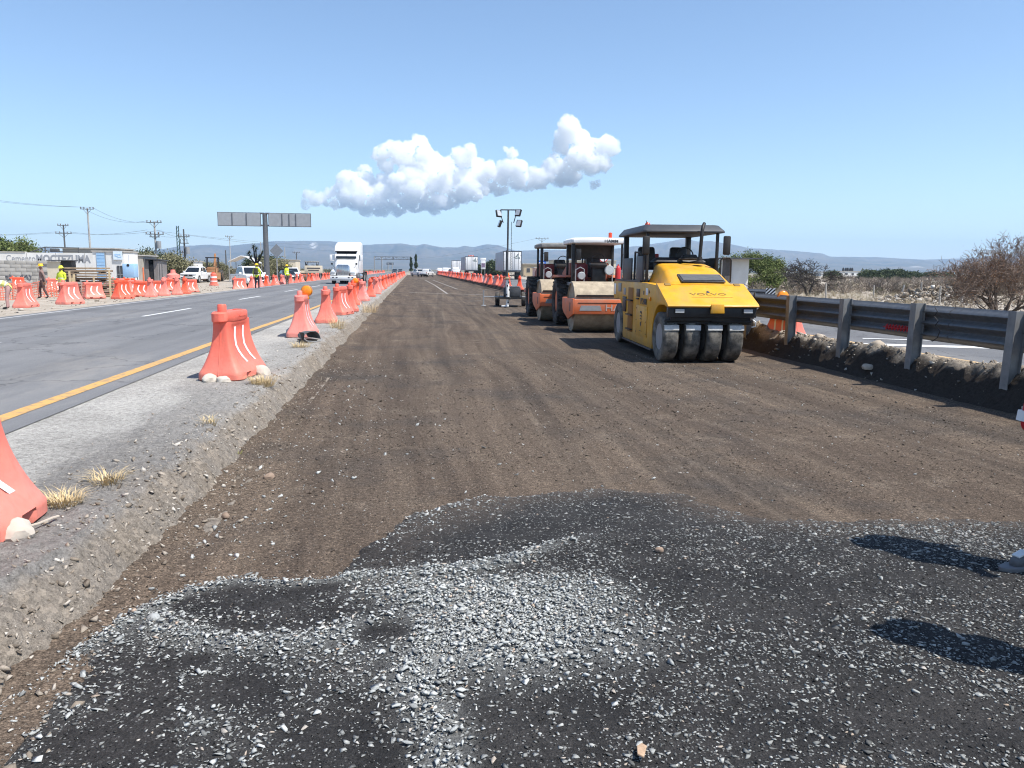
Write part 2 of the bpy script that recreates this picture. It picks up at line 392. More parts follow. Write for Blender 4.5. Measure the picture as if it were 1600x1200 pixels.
# ---- the excavated bed
bedm = m_bed()
bx = np.linspace(-2.1, 7.25, 230); by = np.concatenate([np.arange(-8, 2, .5), np.geomspace(2, 240, 300)])
BX, BY = np.meshgrid(bx, by)
BZ = .02*N1.fbm(BX*.8, BY*.35, 3)+.006*N2.fbm(BX*5, BY*5, 2)
TRK, TRE = np.zeros_like(BX), np.zeros_like(BX)
for x0_, c1_, c2_, w_, a_ in ((.2, .02, .0002, .16, .8), (1.9, .03, .0003, .16, .8), (2.9, -.05, .0012, .14, 1), (4.5, -.05, .0012, .14, 1), (5.9, -.13, .0024, .13, .9), (4.6, -.16, .0030, .13, .9), (3.3, .06, -.0006, .5, .5), (-.5, .012, 0, .5, .5), (1.1, .05, -.0004, .14, .8), (5.2, .0, .0003, .6, .5), (2.3, .02, .0, .45, .4), (6.3, -.02, -.0002, .14, .8)):
    dx_ = np.abs(BX-(x0_+c1_*BY+c2_*BY*BY+.05*N1.fbm(BY*.3, BY*0+x0_, 2))); fd = a_*sstep(.25, .55, N2.at(BY*.12+x0_*3, BY*0+1.5))
    TRK = np.maximum(TRK, fd*sstep(w_, w_*.75, dx_)); TRE = np.maximum(TRE, fd*np.exp(-((dx_-w_*1.12)/.05)**2))
BZ += -.008*TRK+.008*TRE
BZ += sstep(-1.2, -1.75, BX)*.05+sstep(6.7, 7.1, BX)*.05
tag(gridmesh('trench_bed', BX, BY, BZ, bedm, {'track': TRK, 'trackedge': TRE}), 'brown compacted base of the dug out road strip', kind='structure')
chm = mat('chalk', (.3, .28, .25), .9, var=.3)
for pl, wd in (([(640, 457), (700, 459), (755, 460.5)], .25), ([(664, 437.5), (680, 446), (699, 459)], .14), ([(676, 437.5), (715, 452)], .12), ([(640, 434.5), (672, 435.5)], .5), ([(735, 470.5), (752, 470)], .12)):
    q = [G(*a, .02) for a in pl]
    strip('chalk_line', [(a.x, a.y) for a in q], wd, .022, chm, None)
# ---- left shoulder and broken edge
def rows(y0, y1, a, b_):
    o = [y0]
    while o[-1] < y1: o.append(o[-1]+max(a, b_*o[-1]))
    return np.array(o)
lx = np.concatenate([np.arange(-3.6, -2.5, .05), np.arange(-2.5, -1.16, .018)]); ly = np.concatenate([np.arange(-6, 1.2, .3), rows(1.2, 245, .018, .0055)])
LX, LY = np.meshgrid(lx, ly)
wob = .12*N1.fbm(LX*0+3, LY*.9, 4)+.10*N2.fbm(LX*0+8, LY*3.1, 3)
e1 = -1.83+wob*1.3-.25*sstep(4.2, 2.6, LY); e0 = -1.55+wob*.7+.02
t = sstep(0, 1, (LX-e1)/(e0-e1))
nearf = sstep(12, 4, LY)
rough = sstep(-2.75, -2.15, LX+.35*N3.fbm(LX*1.5, LY*.9, 3))
clump = N2.fbm(LX*6.5, LY*6.5, 4, .6)
LZ = ZL*(1-t)**.65+.012*N1.fbm(LX*2, LY*2, 3)
LZ += rough*(1-t*.6)*(.085*clump*(.45+.55*nearf)+.02*np.abs(N3.fbm(LX*20, LY*20, 3)))
LZ += np.where((t > .02) & (t < .98), .09*N3.fbm(LX*9, LY*9, 4, .6)+.07*np.abs(N1.fbm(LX*13, LY*13, 3, .6))+.05*np.abs(N2.fbm(LX*30, LY*30, 2))-.03, 0)*(.6+.4*nearf)
LZ = np.where(LX < -3.42, ZL-.004, LZ); LZ = np.where(LX > -1.3, -.03, LZ)
LZ = np.where((LX > -3.42) & (LX < -2.7), np.maximum(LZ, ZL-.002), LZ)
rubA = sstep(.02, .25, t)*(.75+.5*N1.fbm(LX*3, LY*3, 3)); rubA = np.clip(rubA+.5*sstep(-2.1, -1.8, LX)*sstep(.0, .3, N2.fbm(LX*2.2, LY*2.2, 3)), 0, 1)
dk = np.clip(sstep(-.15, .25, N1.fbm(LX*1.1+5, LY*.7, 4)+.9*(LX+2.62))*(.4+.6*nearf), 0, 1)
dk = np.clip(np.maximum(dk*.8, sstep(.1, .03, np.abs(LX+3.50+.04*N2.fbm(LX, LY*2, 2)))*sstep(.62, .3, N3.at(LX*0+2.5, LY*.12))*.9), 0, 1)
tag(gridmesh('left_shoulder', LX, LY, LZ, m_bank('shoulder_dirt', (.43, .41, .375), (.225, .192, .155), (.165, .155, .145)), {'rub': rubA, 'dark': dk}), 'dusty grey shoulder with a crumbled edge above the bed', kind='structure')
# ---- right bank under the guardrail
rx = np.arange(6.75, 8.02, .022); ry = np.concatenate([np.arange(-4, 5, .3), rows(5, 245, .022, .0045)])
RX, RY = np.meshgrid(rx, ry)
wob2 = .16*N2.fbm(RX*0+1, RY*.7, 4)
t2 = np.clip((RX-(6.98+wob2))/(.56), 0, 1)
RZ = ZR*sstep(0, 1, t2)
RZ += np.sin(np.pi*np.clip((RX-6.95)/1.0, 0, 1))*(.16*N1.fbm(RX*4.5, RY*4.5, 4, .6)+.05*N3.fbm(RX*15, RY*15, 3))
RZ += .10*np.exp(-((RX-7.55)/.16)**2)*(.4+1.2*N2.at(RX*1.5, RY*.8))
RZ = np.where(RX > 7.9, ZR-.004, RZ); RZ = np.where(RX < 6.85, -.03, RZ)
rub2 = np.clip(sstep(7.35, 7.55, RX+.3*N3.fbm(RX*2.5, RY*2.5, 3)), 0, 1)
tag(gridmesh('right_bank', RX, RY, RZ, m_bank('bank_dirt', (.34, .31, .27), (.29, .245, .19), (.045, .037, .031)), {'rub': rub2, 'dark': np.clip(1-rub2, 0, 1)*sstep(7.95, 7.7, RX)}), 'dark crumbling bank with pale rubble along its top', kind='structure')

# ---- stones
PROTO = []
for k in range(20):
    bm = bmesh.new(); r_ = np.random.default_rng(100+k)
    for _ in range(8):
        d = r_.normal(size=3); d /= np.linalg.norm(d); bm.verts.new(d*(.75+.35*r_.random()))
    bmesh.ops.convex_hull(bm, input=bm.verts); bmesh.ops.delete(bm, geom=[v for v in bm.verts if not v.link_faces], context='VERTS'); bmesh.ops.triangulate(bm, faces=bm.faces)
    bm.verts.index_update()
    PROTO.append((np.array([v.co[:] for v in bm.verts]), np.array([[v.index for v in f.verts] for f in bm.faces]))); bm.free()
def stones(name, P, S, flat, tilt, m_, label, seed, tint=None, clip=.62):
    """many small stones baked into one mesh; P (n,3) S (n) sizes flat (n) height ratio"""
    r_ = np.random.default_rng(seed); n = len(P); pk = r_.integers(0, len(PROTO), n)
    Vs, Fs, Ts, off = [], [], [], 0
    tint = r_.random(n) if tint is None else tint
    for k, (pv, pf) in enumerate(PROTO):
        i = np.where(pk == k)[0]
        if not len(i): continue
        s = S[i, None]*np.stack([.5*(1+.35*r_.random(len(i))), .5*(.65+.35*r_.random(len(i))), .5*flat[i]], 1)
        v = pv[None]*s[:, None, :]
        ta, tb = tilt[i]*r_.normal(size=len(i)), tilt[i]*r_.normal(size=len(i)); a = r_.random(len(i))*6.283
        z2 = v[..., 2]+v[..., 0]*np.sin(ta)[:, None]+v[..., 1]*np.sin(tb)[:, None]
        v[..., 2] = np.minimum(v[..., 2], clip*s[:, None, 2])
        z2 = v[..., 2]+v[..., 0]*np.sin(ta)[:, None]+v[..., 1]*np.sin(tb)[:, None]
        ca, sa = np.cos(a)[:, None], np.sin(a)[:, None]
        v = np.stack([v[..., 0]*ca-v[..., 1]*sa, v[..., 0]*sa+v[..., 1]*ca, z2], -1)+P[i][:, None, :]
        nv = len(pv); Vs.append(v.reshape(-1, 3)); Fs.append((pf[None]+(off+np.arange(len(i))*nv)[:, None, None]).reshape(-1, 3)); off += len(i)*nv
        Ts.append(np.repeat(tint[i], nv))
    return tag(npmesh(name, np.concatenate(Vs), np.concatenate(Fs), m_, {'tint': np.concatenate(Ts)}), label, kind='stuff')
def m_stone(name, stops):
    b = NB(name); p = b.coord(True); at = b.n('Attribute', attribute_name='tint').outputs['Fac']
    c = b.ramp(at, stops); c = b.mix(1.0, c, b.ramp(b.noise(160, 3, .7, p), [(.3, .78), (.7, 1.18)]), 'MULTIPLY')
    return b.done(c, .85, b.bump(b.noise(220, 2, .7, p), .003, .5), spec=.25)
greyst = m_stone('grey_gravel', [(0, (.20, .203, .195)), (.3, (.34, .35, .335)), (.75, (.47, .48, .455)), (.93, (.57, .57, .54)), (1, (.42, .32, .24))])
tanst = m_stone('tan_rubble', [(0, (.14, .115, .09)), (.4, (.27, .225, .175)), (.8, (.42, .37, .31)), (1, (.55, .52, .47))])
# ---- layer of black millings with grey gravel worked into it
poly = [G(x, y) for x, y in ((-150, 1220), (0, 1112), (100, 1032), (200, 965), (290, 925), (375, 907), (470, 912), (520, 910), (548, 880), (598, 838), (640, 806), (740, 777), (840, 764), (950, 758), (1080, 766), (1130, 786), (1200, 801), (1400, 804), (1600, 807))]
poly = np.array([(a.x, a.y) for a in poly]+[(7.3, 4.9), (7.3, -5), (-1.7, -5), (-1.65, 2.6)])
def polydist(x, y):
    ins = np.zeros(x.shape, bool); d = np.full(x.shape, 1e9)
    for (x0, y0), (x1, y1) in zip(poly, np.roll(poly, -1, 0)):
        c = ((y0 > y) != (y1 > y)) & (x < (x1-x0)*(y-y0)/(y1-y0+1e-12)+x0); ins ^= c
        tt = np.clip(((x-x0)*(x1-x0)+(y-y0)*(y1-y0))/((x1-x0)**2+(y1-y0)**2), 0, 1)
        d = np.minimum(d, np.hypot(x-x0-tt*(x1-x0), y-y0-tt*(y1-y0)))
    return np.where(ins, d, -d)
def seg_d(x, y, pl):
    q = [G(*a) for a in pl]; d = np.full(x.shape, 1e9)
    for a, c in zip(q[:-1], q[1:]):
        tt = np.clip(((x-a.x)*(c.x-a.x)+(y-a.y)*(c.y-a.y))/((c.x-a.x)**2+(c.y-a.y)**2), 0, 1)
        d = np.minimum(d, np.hypot(x-a.x-tt*(c.x-a.x), y-a.y-tt*(c.y-a.y)))
    return d
def gauss(x, y, px, py, rx_, ry_):
    c = G(px, py); return np.exp(-((x-c.x)/rx_)**2-((y-c.y)/ry_)**2)
RIDGE = [(-80, 1175), (0, 1112), (100, 1034), (200, 968), (290, 928), (375, 910), (480, 914), (600, 905), (720, 895), (800, 880), (880, 852), (960, 832)]
def density(x, y):
    """(loose, embedded) stones per square metre"""
    n = N1.fbm(x*3, y*3, 3); n2 = N2.fbm(x*1.1+.35*y, y*1.6, 3)
    L = 6500*gauss(x, y, 780, 985, .36, .38)+3600*gauss(x, y, 690, 930, .34, .17)+2600*gauss(x, y, 890, 935, .3, .2)+1500*gauss(x, y, 960, 1000, .3, .3)
    dr = seg_d(x, y, RIDGE)+.05*n
    L += 3300*np.exp(-(dr/.065)**2)*(.12+.88*sstep(1.25, .35, x))+2600*np.exp(-(seg_d(x, y, [(690, 1010), (650, 1080), (690, 1150), (700, 1260)])/.11)**2)
    L += 2400*np.exp(-(seg_d(x, y, [(250, 985), (330, 1010), (470, 1010), (560, 985)])/.09)**2)+900*np.exp(-(seg_d(x, y, [(630, 815), (680, 797), (750, 781)])/.09)**2)
    left = sstep(620, 480, 800)*0+sstep(.35, -.25, x)
    L += left*np.clip(420+2600*n2+1200*n, 60, 1900)
    E = np.clip(2700+8000*n2+3400*n, 600, 6800)*(1-.25*left)
    E *= np.where(y > G(1000, 835).y+.22*(N3.at(x*.9, y)-.5), .30, 1.0)*sstep(6.9, 5.6, y)*(.35+.65*sstep(.0, 1.0, x)+.65*left)
    hole = np.ones_like(x)
    for px, py, a, c in ((430, 945, .17, .07), (600, 992, .12, .075), (375, 1085, .15, .12), (160, 1170, .16, .1), (640, 858, .12, .12), (590, 870, .1, .1), (500, 925, .1, .05), (300, 1040, .07, .06)):
        hole *= 1-.97*np.clip(1.7*gauss(x, y, px, py, a, c), 0, 1)
    return L*hole, E*hole
ax = np.concatenate([np.arange(-2.0, 4.6, .022), np.arange(4.6, 7.4, .07)]); ay = np.concatenate([np.arange(-5, 2.1, .25), np.arange(2.1, 7.4, .022)])
AX, AY = np.meshgrid(ax, ay)
sd = polydist(AX, AY)+.16*N2.fbm(AX*3.5, AY*3.5, 5, .6)+.06*N3.fbm(AX*16, AY*16, 3)
dl, de = density(AX, AY)
pile = np.clip(dl/2700, 0, 1)
thin = sstep(.2, .9, AX)*sstep(3.2, 4.6, AY)
AZ = -.045+.062*sstep(-.07-.1*thin, .05+.25*thin, sd)+.014*pile+.012*N1.fbm(AX*4, AY*4, 4)+.008*N3.fbm(AX*22, AY*22, 3)+.02*(1-sstep(.0, .15, np.abs(sd)))*N2.fbm(AX*13, AY*13, 3)
LAYZ = (ax, ay, AZ)
tag(gridmesh('millings_layer', AX, AY, AZ, m_layer(), {'fines': np.clip(dl/3600-.08, 0, 1), 'edge': sstep(.62, .08, sd-.30*N1.fbm(AX*2, AY*2, 4))*sstep(-.6, .6, AX)}), 'black layer of asphalt millings spread over the brown base', kind='structure')
def gz(xg, yg, Z, x, y):
    i = np.clip(np.searchsorted(yg, y)-1, 0, len(yg)-2); j = np.clip(np.searchsorted(xg, x)-1, 0, len(xg)-2)
    u = np.clip((x-xg[j])/(xg[j+1]-xg[j]), 0, 1); v = np.clip((y-yg[i])/(yg[i+1]-yg[i]), 0, 1)
    return (Z[i, j]*(1-u)+Z[i, j+1]*u)*(1-v)+(Z[i+1, j]*(1-u)+Z[i+1, j+1]*u)*v
def layz(x, y): return gz(ax, ay, AZ, x, y)
def scatter(fn, x0, x1, y0, y1, mx, seed):
    r_ = np.random.default_rng(seed); n = int(mx*(x1-x0)*(y1-y0))
    x, y = r_.uniform(x0, x1, n), r_.uniform(y0, y1, n); k = r_.random(n) < fn(x, y)/mx
    return x[k], y[k], r_
inP = lambda x, y: sstep(-.03, .05, polydist(x, y))
x, y, r_ = scatter(lambda x, y: density(x, y)[0]*1.35*inP(x, y), -1.8, 3.2, 2.2, 6.6, 9500, 11)
S = np.clip(.0172*np.exp(.45*r_.normal(size=len(x))), .007, .046); fl = .34+.26*r_.random(len(x))
z = layz(x, y)+S*fl*.28+.016*r_.random(len(x))*np.clip(density(x, y)[0]/2700, 0, 1)
stones('loose_gravel', np.stack([x, y, z], 1), S, fl, np.full(len(x), .2), greyst, 'loose pale grey crushed gravel heaped on the black layer', 12)
x, y, r_ = scatter(lambda x, y: density(x, y)[1]*inP(x, y), -1.7, 5.4, 2.2, 6.6, 6900, 13)
S = np.clip(.0138*np.exp(.5*r_.normal(size=len(x))), .005, .042); fl = .22+.2*r_.random(len(x))
stones('pressed_gravel', np.stack([x, y, layz(x, y)+.0012+.1*S*fl], 1), S, fl, np.full(len(x), .1), m_stone('pressed_chip', [(0, (.085, .085, .08)), (.35, (.20, .203, .192)), (.75, (.33, .333, .312)), (.95, (.44, .44, .41)), (1, (.36, .28, .21))]), 'pale flat gravel pressed into the black layer', 14)
# small dark crumbs give the black layer its grain
x, y, r_ = scatter(lambda x, y: 900*inP(x, y), -1.7, 4.2, 2.2, 4.6, 900, 15)
S = np.clip(.009*np.exp(.4*r_.normal(size=len(x))), .005, .022)
stones('black_crumbs', np.stack([x, y, layz(x, y)+.002], 1), S, np.full(len(x), .7), np.full(len(x), .3), m_stone('black_crumb', [(0, (.014, .014, .014)), (.7, (.035, .034, .033)), (1, (.085, .08, .075))]), 'small black asphalt crumbs lying on the layer', 16)
# rubble of the left edge, loose stones on the brown bed, rubble of the right bank
x, y, r_ = scatter(lambda x, y: (800*np.exp(-((x+1.70)/.17)**2)+110*np.exp(-((x+2.1)/.35)**2))*np.clip(4.5/y, .1, 1.1)*(.55+1.3*N1.at(x*2.5, y*1.6)), -2.7, -1.15, 2, 34, 3000, 21)
S = np.clip(.0165*np.exp(.55*r_.normal(size=len(x))), .006, .07)
stones('edge_rubble', np.stack([x, y, gz(lx, ly, LZ, x, y)+S*.12], 1), S, .6+.3*r_.random(len(x)), np.full(len(x), .3), tanst, 'pale stones and clods broken from the shoulder edge', 22)
x, y, r_ = scatter(lambda x, y: 55*np.exp(-((x+1.0)/.55)**2)*np.clip(5/y, .1, 1)+8*np.clip(6/y, 0, 1)+260*gauss(x, y, 375, 818, .12, .16)+160*gauss(x, y, 300, 860, .2, .3)+220*gauss(x, y, 525, 750, .1, .14), -1.7, 6.5, 2.6, 16, 420, 23)
S = np.clip(.017*np.exp(.5*r_.normal(size=len(x))), .007, .07)
stones('bed_pebbles', np.stack([x, y, gz(bx, by, BZ, x, y)+S*.15], 1), S, .55+.3*r_.random(len(x)), np.full(len(x), .25), greyst, 'scattered pale pebbles lying on the brown bed', 24)
x, y, r_ = scatter(lambda x, y: (260*np.exp(-((x-7.57)/.15)**2)+25)*np.clip(10/y, .15, 1)*(.3+1.4*N2.at(x*2, y*1.1)), 6.9, 7.9, 7, 60, 520, 25)
S = np.clip(.036*np.exp(.6*r_.normal(size=len(x))), .012, .15)
stones('bank_rubble', np.stack([x, y, gz(rx, ry, RZ, x, y)+S*.1], 1), S, .65+.3*r_.random(len(x)), np.full(len(x), .3), tanst, 'pale rubble and clods on top of the right bank', 26)

x, y, r_ = scatter(lambda x, y: 420*np.exp(-((x+1.42)/.17)**2)*np.clip(4/y, .1, 1.1)*(.3+1.4*N2.at(x*3, y*2)), -1.75, -.8, 2.2, 14, 640, 27)
S = np.clip(.016*np.exp(.55*r_.normal(size=len(x))), .006, .06)
stones('bed_clods', np.stack([x, y, gz(bx, by, BZ, x, y)+S*.12], 1), S, .6+.3*r_.random(len(x)), np.full(len(x), .25), tanst, 'tan clods rolled from the crumbled edge onto the bed', 28)
x, y, r_ = scatter(lambda x, y: 1050*np.clip(4.2/y, 0, 1)**1.6*(1-inP(x, y))*(.35+1.3*N1.at(x*1.5, y*1.5)), -1.6, 6.6, 2.4, 15, 1900, 29)
S = np.clip(.0085*np.exp(.45*r_.normal(size=len(x))), .004, .03)*np.clip(y/5, 1, 1.8)
stones('bed_grit', np.stack([x, y, gz(bx, by, BZ, x, y)+S*.08], 1), S, .5+.3*r_.random(len(x)), np.full(len(x), .25), m_stone('brown_grit', [(0, (.03, .026, .022)), (.5, (.085, .067, .052)), (.85, (.16, .13, .10)), (1, (.30, .27, .23))]), 'fine brown grit lying loose on the compacted base', 30)
# ---- mountains
sk = np.array([(-900, 405), (-500, 398), (-200, 392), (0, 393), (45, 384), (75, 386), (110, 396), (180, 394), (240, 391), (285, 384), (330, 381.5), (355, 384), (392, 380.5), (430, 376.5), (478, 376), (515, 376.5), (540, 379), (560, 382.5), (600, 381), (627, 380), (650, 383.5), (663, 381), (690, 386), (715, 386.5), (727, 383.5), (740, 385.5), (758, 381.5), (778, 382), (790, 386.5), (805, 391), (850, 390), (900, 391), (960, 388), (1000, 383.5), (1025, 380), (1050, 376), (1072, 372), (1090, 377), (1110, 376), (1140, 381), (1172, 387.5), (1234, 391), (1284, 395.5), (1297, 400.5), (1369, 401.5), (1444, 405.5), (1490, 404), (1560, 400), (1650, 396), (1900, 399), (2400, 404)])
dirs = [ray(a, c) for a, c in sk]; azs = np.array([math.atan2(d[0], d[1]) for d in dirs]); els = np.array([d[2]/math.hypot(d[0], d[1]) for d in dirs])
az = np.linspace(azs[0], azs[-1], 760); dd = np.concatenate([np.linspace(4300, 8000, 46), np.linspace(8080, 9000, 8)])
A, D = np.meshgrid(az, dd)
crest = np.interp(A, azs, els)*8000
tt = (D-4300)/3700
rid = np.abs(N1.fbm(A*38, D/1500, 5, .55)); rid2 = np.abs(N2.fbm(A*120+D/2500, D/700, 4, .55))
up_ = sstep(.0, 1.0, tt)*.85+.15*tt
MZ = crest*np.where(tt <= 1, np.clip(up_, 0, 1), np.clip(1-(tt-1)*2.4, .05, 1))
env = np.clip(tt*(1.02-np.clip(tt, 0, 1))*4, 0, 1)
MZ = MZ*(1-env*(.95*rid+.35*rid2))+crest*.10*env
MZ = np.where(D >= 8000, MZ, np.minimum(MZ, crest*D/8000*.985+0*D)); MZ += -4*(tt <= .01)
sca = np.exp(-((A-math.atan2(ray(490, 395)[0], ray(490, 395)[1]))/.006)**2-((tt-.62)/.10)**2)+.7*np.exp(-((A-math.atan2(ray(1432, 420)[0], ray(1432, 420)[1]))/.012)**2-((tt-.33)/.05)**2)+.6*np.exp(-((A-math.atan2(ray(1210, 400)[0], ray(1210, 400)[1]))/.008)**2-((tt-.75)/.05)**2)
def m_mount():
    b = NB('mountain_scrub'); p = b.coord(True)
    c = b.mix(b.ramp(b.noise(.0022, 6, .65, p), [(.35, 0.0), (.65, 1.0)]), (.06, .06, .042), (.155, .125, .09))
    at = b.n('Attribute', attribute_name='scar').outputs['Fac']
    c = b.mix(b.ramp(b.math('MULTIPLY', at, b.ramp(b.noise(.012, 4, .7, p), [(.4, .2), (.6, 1.0)])), [(.25, 0.0), (.6, .9)]), c, (.6, .56, .5))
    return b.done(c, .95, spec=.05)
tag(gridmesh('mountains', np.sin(A)*D, np.cos(A)*D, MZ, m_mount(), {'scar': sca}), 'long blue hazy mountain range on the horizon', kind='structure')
# ---- air
hz = MB(); hz.box((0, 3400, 219), (20600, 12800, 442)); hb = NB('air_haze'); hb.t.nodes.remove(hb.b)
pv = hb.n('VolumePrincipled'); pv.inputs['Color'].default_value = (.50, .72, 1, 1); pv.inputs['Density'].default_value = 1.25e-4; pv.inputs['Density Attribute'].default_value = ''; pv.inputs['Anisotropy'].default_value = .15
hb.l(pv.outputs[0], hb.out.inputs['Volume'])
tag(hz.build('haze', hb.m, smooth=0), 'thin pale blue haze over the whole plain', kind='stuff')
# ---- cloud
blobs = [(1280, 150, 52), (1262, 185, 38), (1312, 215, 72), (1372, 258, 74), (1418, 300, 46), (1330, 285, 60), (1395, 395, 24), (1210, 330, 56), (1280, 352, 50), (1150, 372, 46), (1230, 378, 44), (1000, 335, 56), (1052, 368, 50), (955, 372, 48), (1016, 262, 24), (808, 285, 52), (850, 338, 60), (785, 345, 60), (600, 290, 74), (530, 268, 60), (460, 255, 46), (440, 300, 38), (660, 318, 60), (715, 345, 50), (560, 385, 70), (680, 400, 80), (440, 395, 42), (800, 410, 80), (340, 392, 50), (280, 388, 40), (222, 432, 30), (330, 448, 60), (128, 465, 34), (172, 470, 30), (205, 455, 30), (420, 455, 66), (540, 445, 72), (430, 498, 50), (350, 510, 34), (500, 505, 40), (640, 465, 62), (880, 395, 60), (1080, 402, 38), (740, 455, 56), (250, 470, 40), (300, 490, 34), (390, 480, 50), (480, 470, 60), (590, 480, 50), (700, 470, 50), (930, 400, 44), (840, 440, 46)]
CD = 9800.0; cb = bmesh.new()
for cx_, cy_, r in blobs:
    c = AT(450+cx_/2.909, 150+cy_/2.909, CD+random.uniform(-1.2, 1.2)*r*2.6); rr = 1.13*r/2.909*CD/1195
    for q in range(6):
        o = Vector((random.gauss(0, 1), random.gauss(0, 1), random.gauss(.1, .8)))*rr*.5 if q else Vector((0, 0, 0))
        s_ = rr*(.84 if not q else random.uniform(.32, .6))
        bmesh.ops.create_icosphere(cb, subdivisions=2, radius=1, matrix=Matrix.Translation(c+o) @ Matrix.Diagonal((s_, s_, s_*.92, 1)))
cme = bpy.data.meshes.new('cloud'); cb.to_mesh(cme); cb.free()
cl = bpy.data.objects.new('cloud', cme); col.objects.link(cl)
rm = cl.modifiers.new('remesh', 'REMESH'); rm.mode = 'VOXEL'; rm.voxel_size = 9
for sz_, st_ in ((170, 110), (70, 85), (30, 52), (15, 22)):
    tx_ = bpy.data.textures.new('billow', 'CLOUDS'); tx_.noise_scale = sz_; tx_.noise_depth = 3
    dm = cl.modifiers.new('billow', 'DISPLACE'); dm.texture = tx_; dm.strength = st_; dm.mid_level = .46; dm.texture_coords = 'GLOBAL'
clb = NB('cloud_vapour'); clb.t.nodes.remove(clb.b); vs_ = clb.n('VolumePrincipled'); vs_.inputs['Color'].default_value = (1, 1, 1, 1); vs_.inputs['Density Attribute'].default_value = ''; cp = clb.coord(True); cn_ = clb.noise(.0085, 6, .62, cp); clb.l(clb.ramp(cn_, [(.30, 0.0), (.52, .022)]), vs_.inputs['Density']); clb.m.cycles.volume_step_rate = .06
clb.l(vs_.outputs[0], clb.out.inputs['Volume']); cme.materials.append(clb.m)
tag(cl, 'white cumulus cloud bank drifting above the distant mountains', 'cloud', kind='stuff')
# ================================================================== COMMON MATERIALS
def m_plastic():
    b = NB('orange_plastic'); tc = b.n('TexCoord'); oi = b.n('ObjectInfo')
    p = b.coord()
    f = b.ramp(b.noise(3.5, 5, .6, p), [(.3, 0.0), (.7, 1.0)])
    c = b.mix(f, (.78, .088, .040), (.85, .128, .064))
    hs = b.n('HueSaturation'); v = b.n('MapRange', i_3=.80, i_4=1.06); b.l(oi.outputs['Random'], v.inputs[0]); b.l(v.outputs[0], hs.inputs['Saturation']); b.l(c, hs.inputs['Color']); c = hs.outputs[0]
    sx = b.n('SeparateXYZ'); b.l(tc.outputs['Object'], sx.inputs[0])
    z = b.math('ADD', sx.outputs[2], b.math('MULTIPLY', b.noise(5, 5, .7, p), .5))
    d = b.math('MULTIPLY', b.ramp(z, [(.25, .42), (.72, 0.0)]), b.ramp(b.noise(11, 5, .7, p), [(.3, .45), (.7, 1.0)]))
    c = b.mix(d, c, (.50, .36, .29))
    c = b.mix(b.ramp(b.noise(26, 4, .8, p), [(.60, 0.0), (.72, .4)]), c, (.5, .22, .17))
    ss = b.noise(3.0, 5, .7, p, (5, 5, .7)); c = b.mix(b.ramp(ss, [(.55, 0.0), (.75, .4)]), c, (.50, .13, .085))
    c = b.mix(b.ramp(b.noise(1.3, 3, .5, p), [(.45, 0.0), (.75, .35)]), c, (.86, .19, .115))
    b.b.inputs['Subsurface Weight'].default_value = .06; b.b.inputs['Subsurface Radius'].default_value = (.03, .008, .005); b.b.inputs['Subsurface Scale'].default_value = 1
    return b.done(c, b.ramp(b.noise(8, 4, .6, p), [(.3, .38), (.7, .62)]), b.bump(b.noise(40, 3, .6, p), .004, .25, b.bump(b.noise(4.5, 3, .5, p), .04, .35)), spec=.35)
plas = m_plastic()
white_r = mat('white_reflective', (.80, .80, .79), .45, var=.06, dust=(.5, .4, .36), da=.4)
yel_p = mat('yellow_machine_paint', (.72, .35, .014), .45, var=.1, vs=3.5, dust=(.34, .24, .13), da=.6, ds=3.2, bump=.2, bs=25, spec=.5)
def m_yellow():
    b = NB('worn_yellow_paint'); tc = b.n('TexCoord'); p = tc.outputs['Object']; sx = b.n('SeparateXYZ'); b.l(p, sx.inputs[0])
    c = b.mix(b.ramp(b.noise(2.5, 5, .6, p), [(.3, 0.0), (.7, 1.0)]), (.66, .31, .010), (.76, .385, .018))
    c = b.mix(b.ramp(b.noise(3.2, 6, .65, p), [(.44, 0.0), (.78, .55)]), c, (.36, .26, .14))
    dz = b.math('MULTIPLY', b.ramp(b.math('ADD', sx.outputs[2], b.math('MULTIPLY', b.noise(4, 5, .7, p), .8)), [(.45, .75), (1.25, 0.0)]), b.ramp(b.noise(9, 5, .7, p), [(.3, .5), (.7, 1.0)]))
    c = b.mix(dz, c, (.26, .185, .105))
    st = b.noise(7, 5, .75, p, (3.0, 3.0, .35)); c = b.mix(b.ramp(st, [(.57, 0.0), (.74, .6)]), c, (.20, .115, .03))
    c = b.mix(b.ramp(b.noise(32, 3, .8, p), [(.68, 0.0), (.73, .8)]), c, (.07, .05, .03))
    return b.done(c, b.ramp(b.noise(5, 5, .6, p), [(.3, .36), (.7, .62)]), b.bump(b.noise(18, 3, .6, p), .004, .3), spec=.5)
yel_p = m_yellow()
org_p = mat('orange_machine_paint', (.70, .155, .05), .5, var=.12, vs=4, dust=(.36, .24, .18), da=.6, ds=2.5, bump=.2, bs=30)
blk = mat('black_paint', (.013, .013, .014), .5, var=.3, dust=(.10, .085, .07), da=.35, ds=4)
dgrey = mat('dark_grey_paint', (.05, .053, .06), .5, var=.15, dust=(.16, .145, .125), da=.4, ds=3)
rub = mat('tyre_rubber', (.022, .021, .021), .85, var=.3, vs=12, dust=(.17, .15, .125), da=.75, ds=5, bump=.4, bs=40)
rubd = mat('dusty_tyre_rubber', (.06, .056, .05), .85, var=.35, vs=9, dust=(.33, .30, .25), da=.9, ds=4, bump=.5, bs=60)
steel = mat('galvanised_steel', (.135, .142, .152), .5, metal=.5, var=.22, vs=14, dust=(.3, .26, .21), da=.3)
steelp = mat('grey_steel', (.27, .28, .29), .5, var=.12, vs=8, dust=(.3, .26, .21), da=.35)
drum = mat('drum_steel', (.40, .33, .235), .75, var=.2, vs=7, dust=(.18, .14, .10), da=.65, ds=4, bump=.2, bs=25)
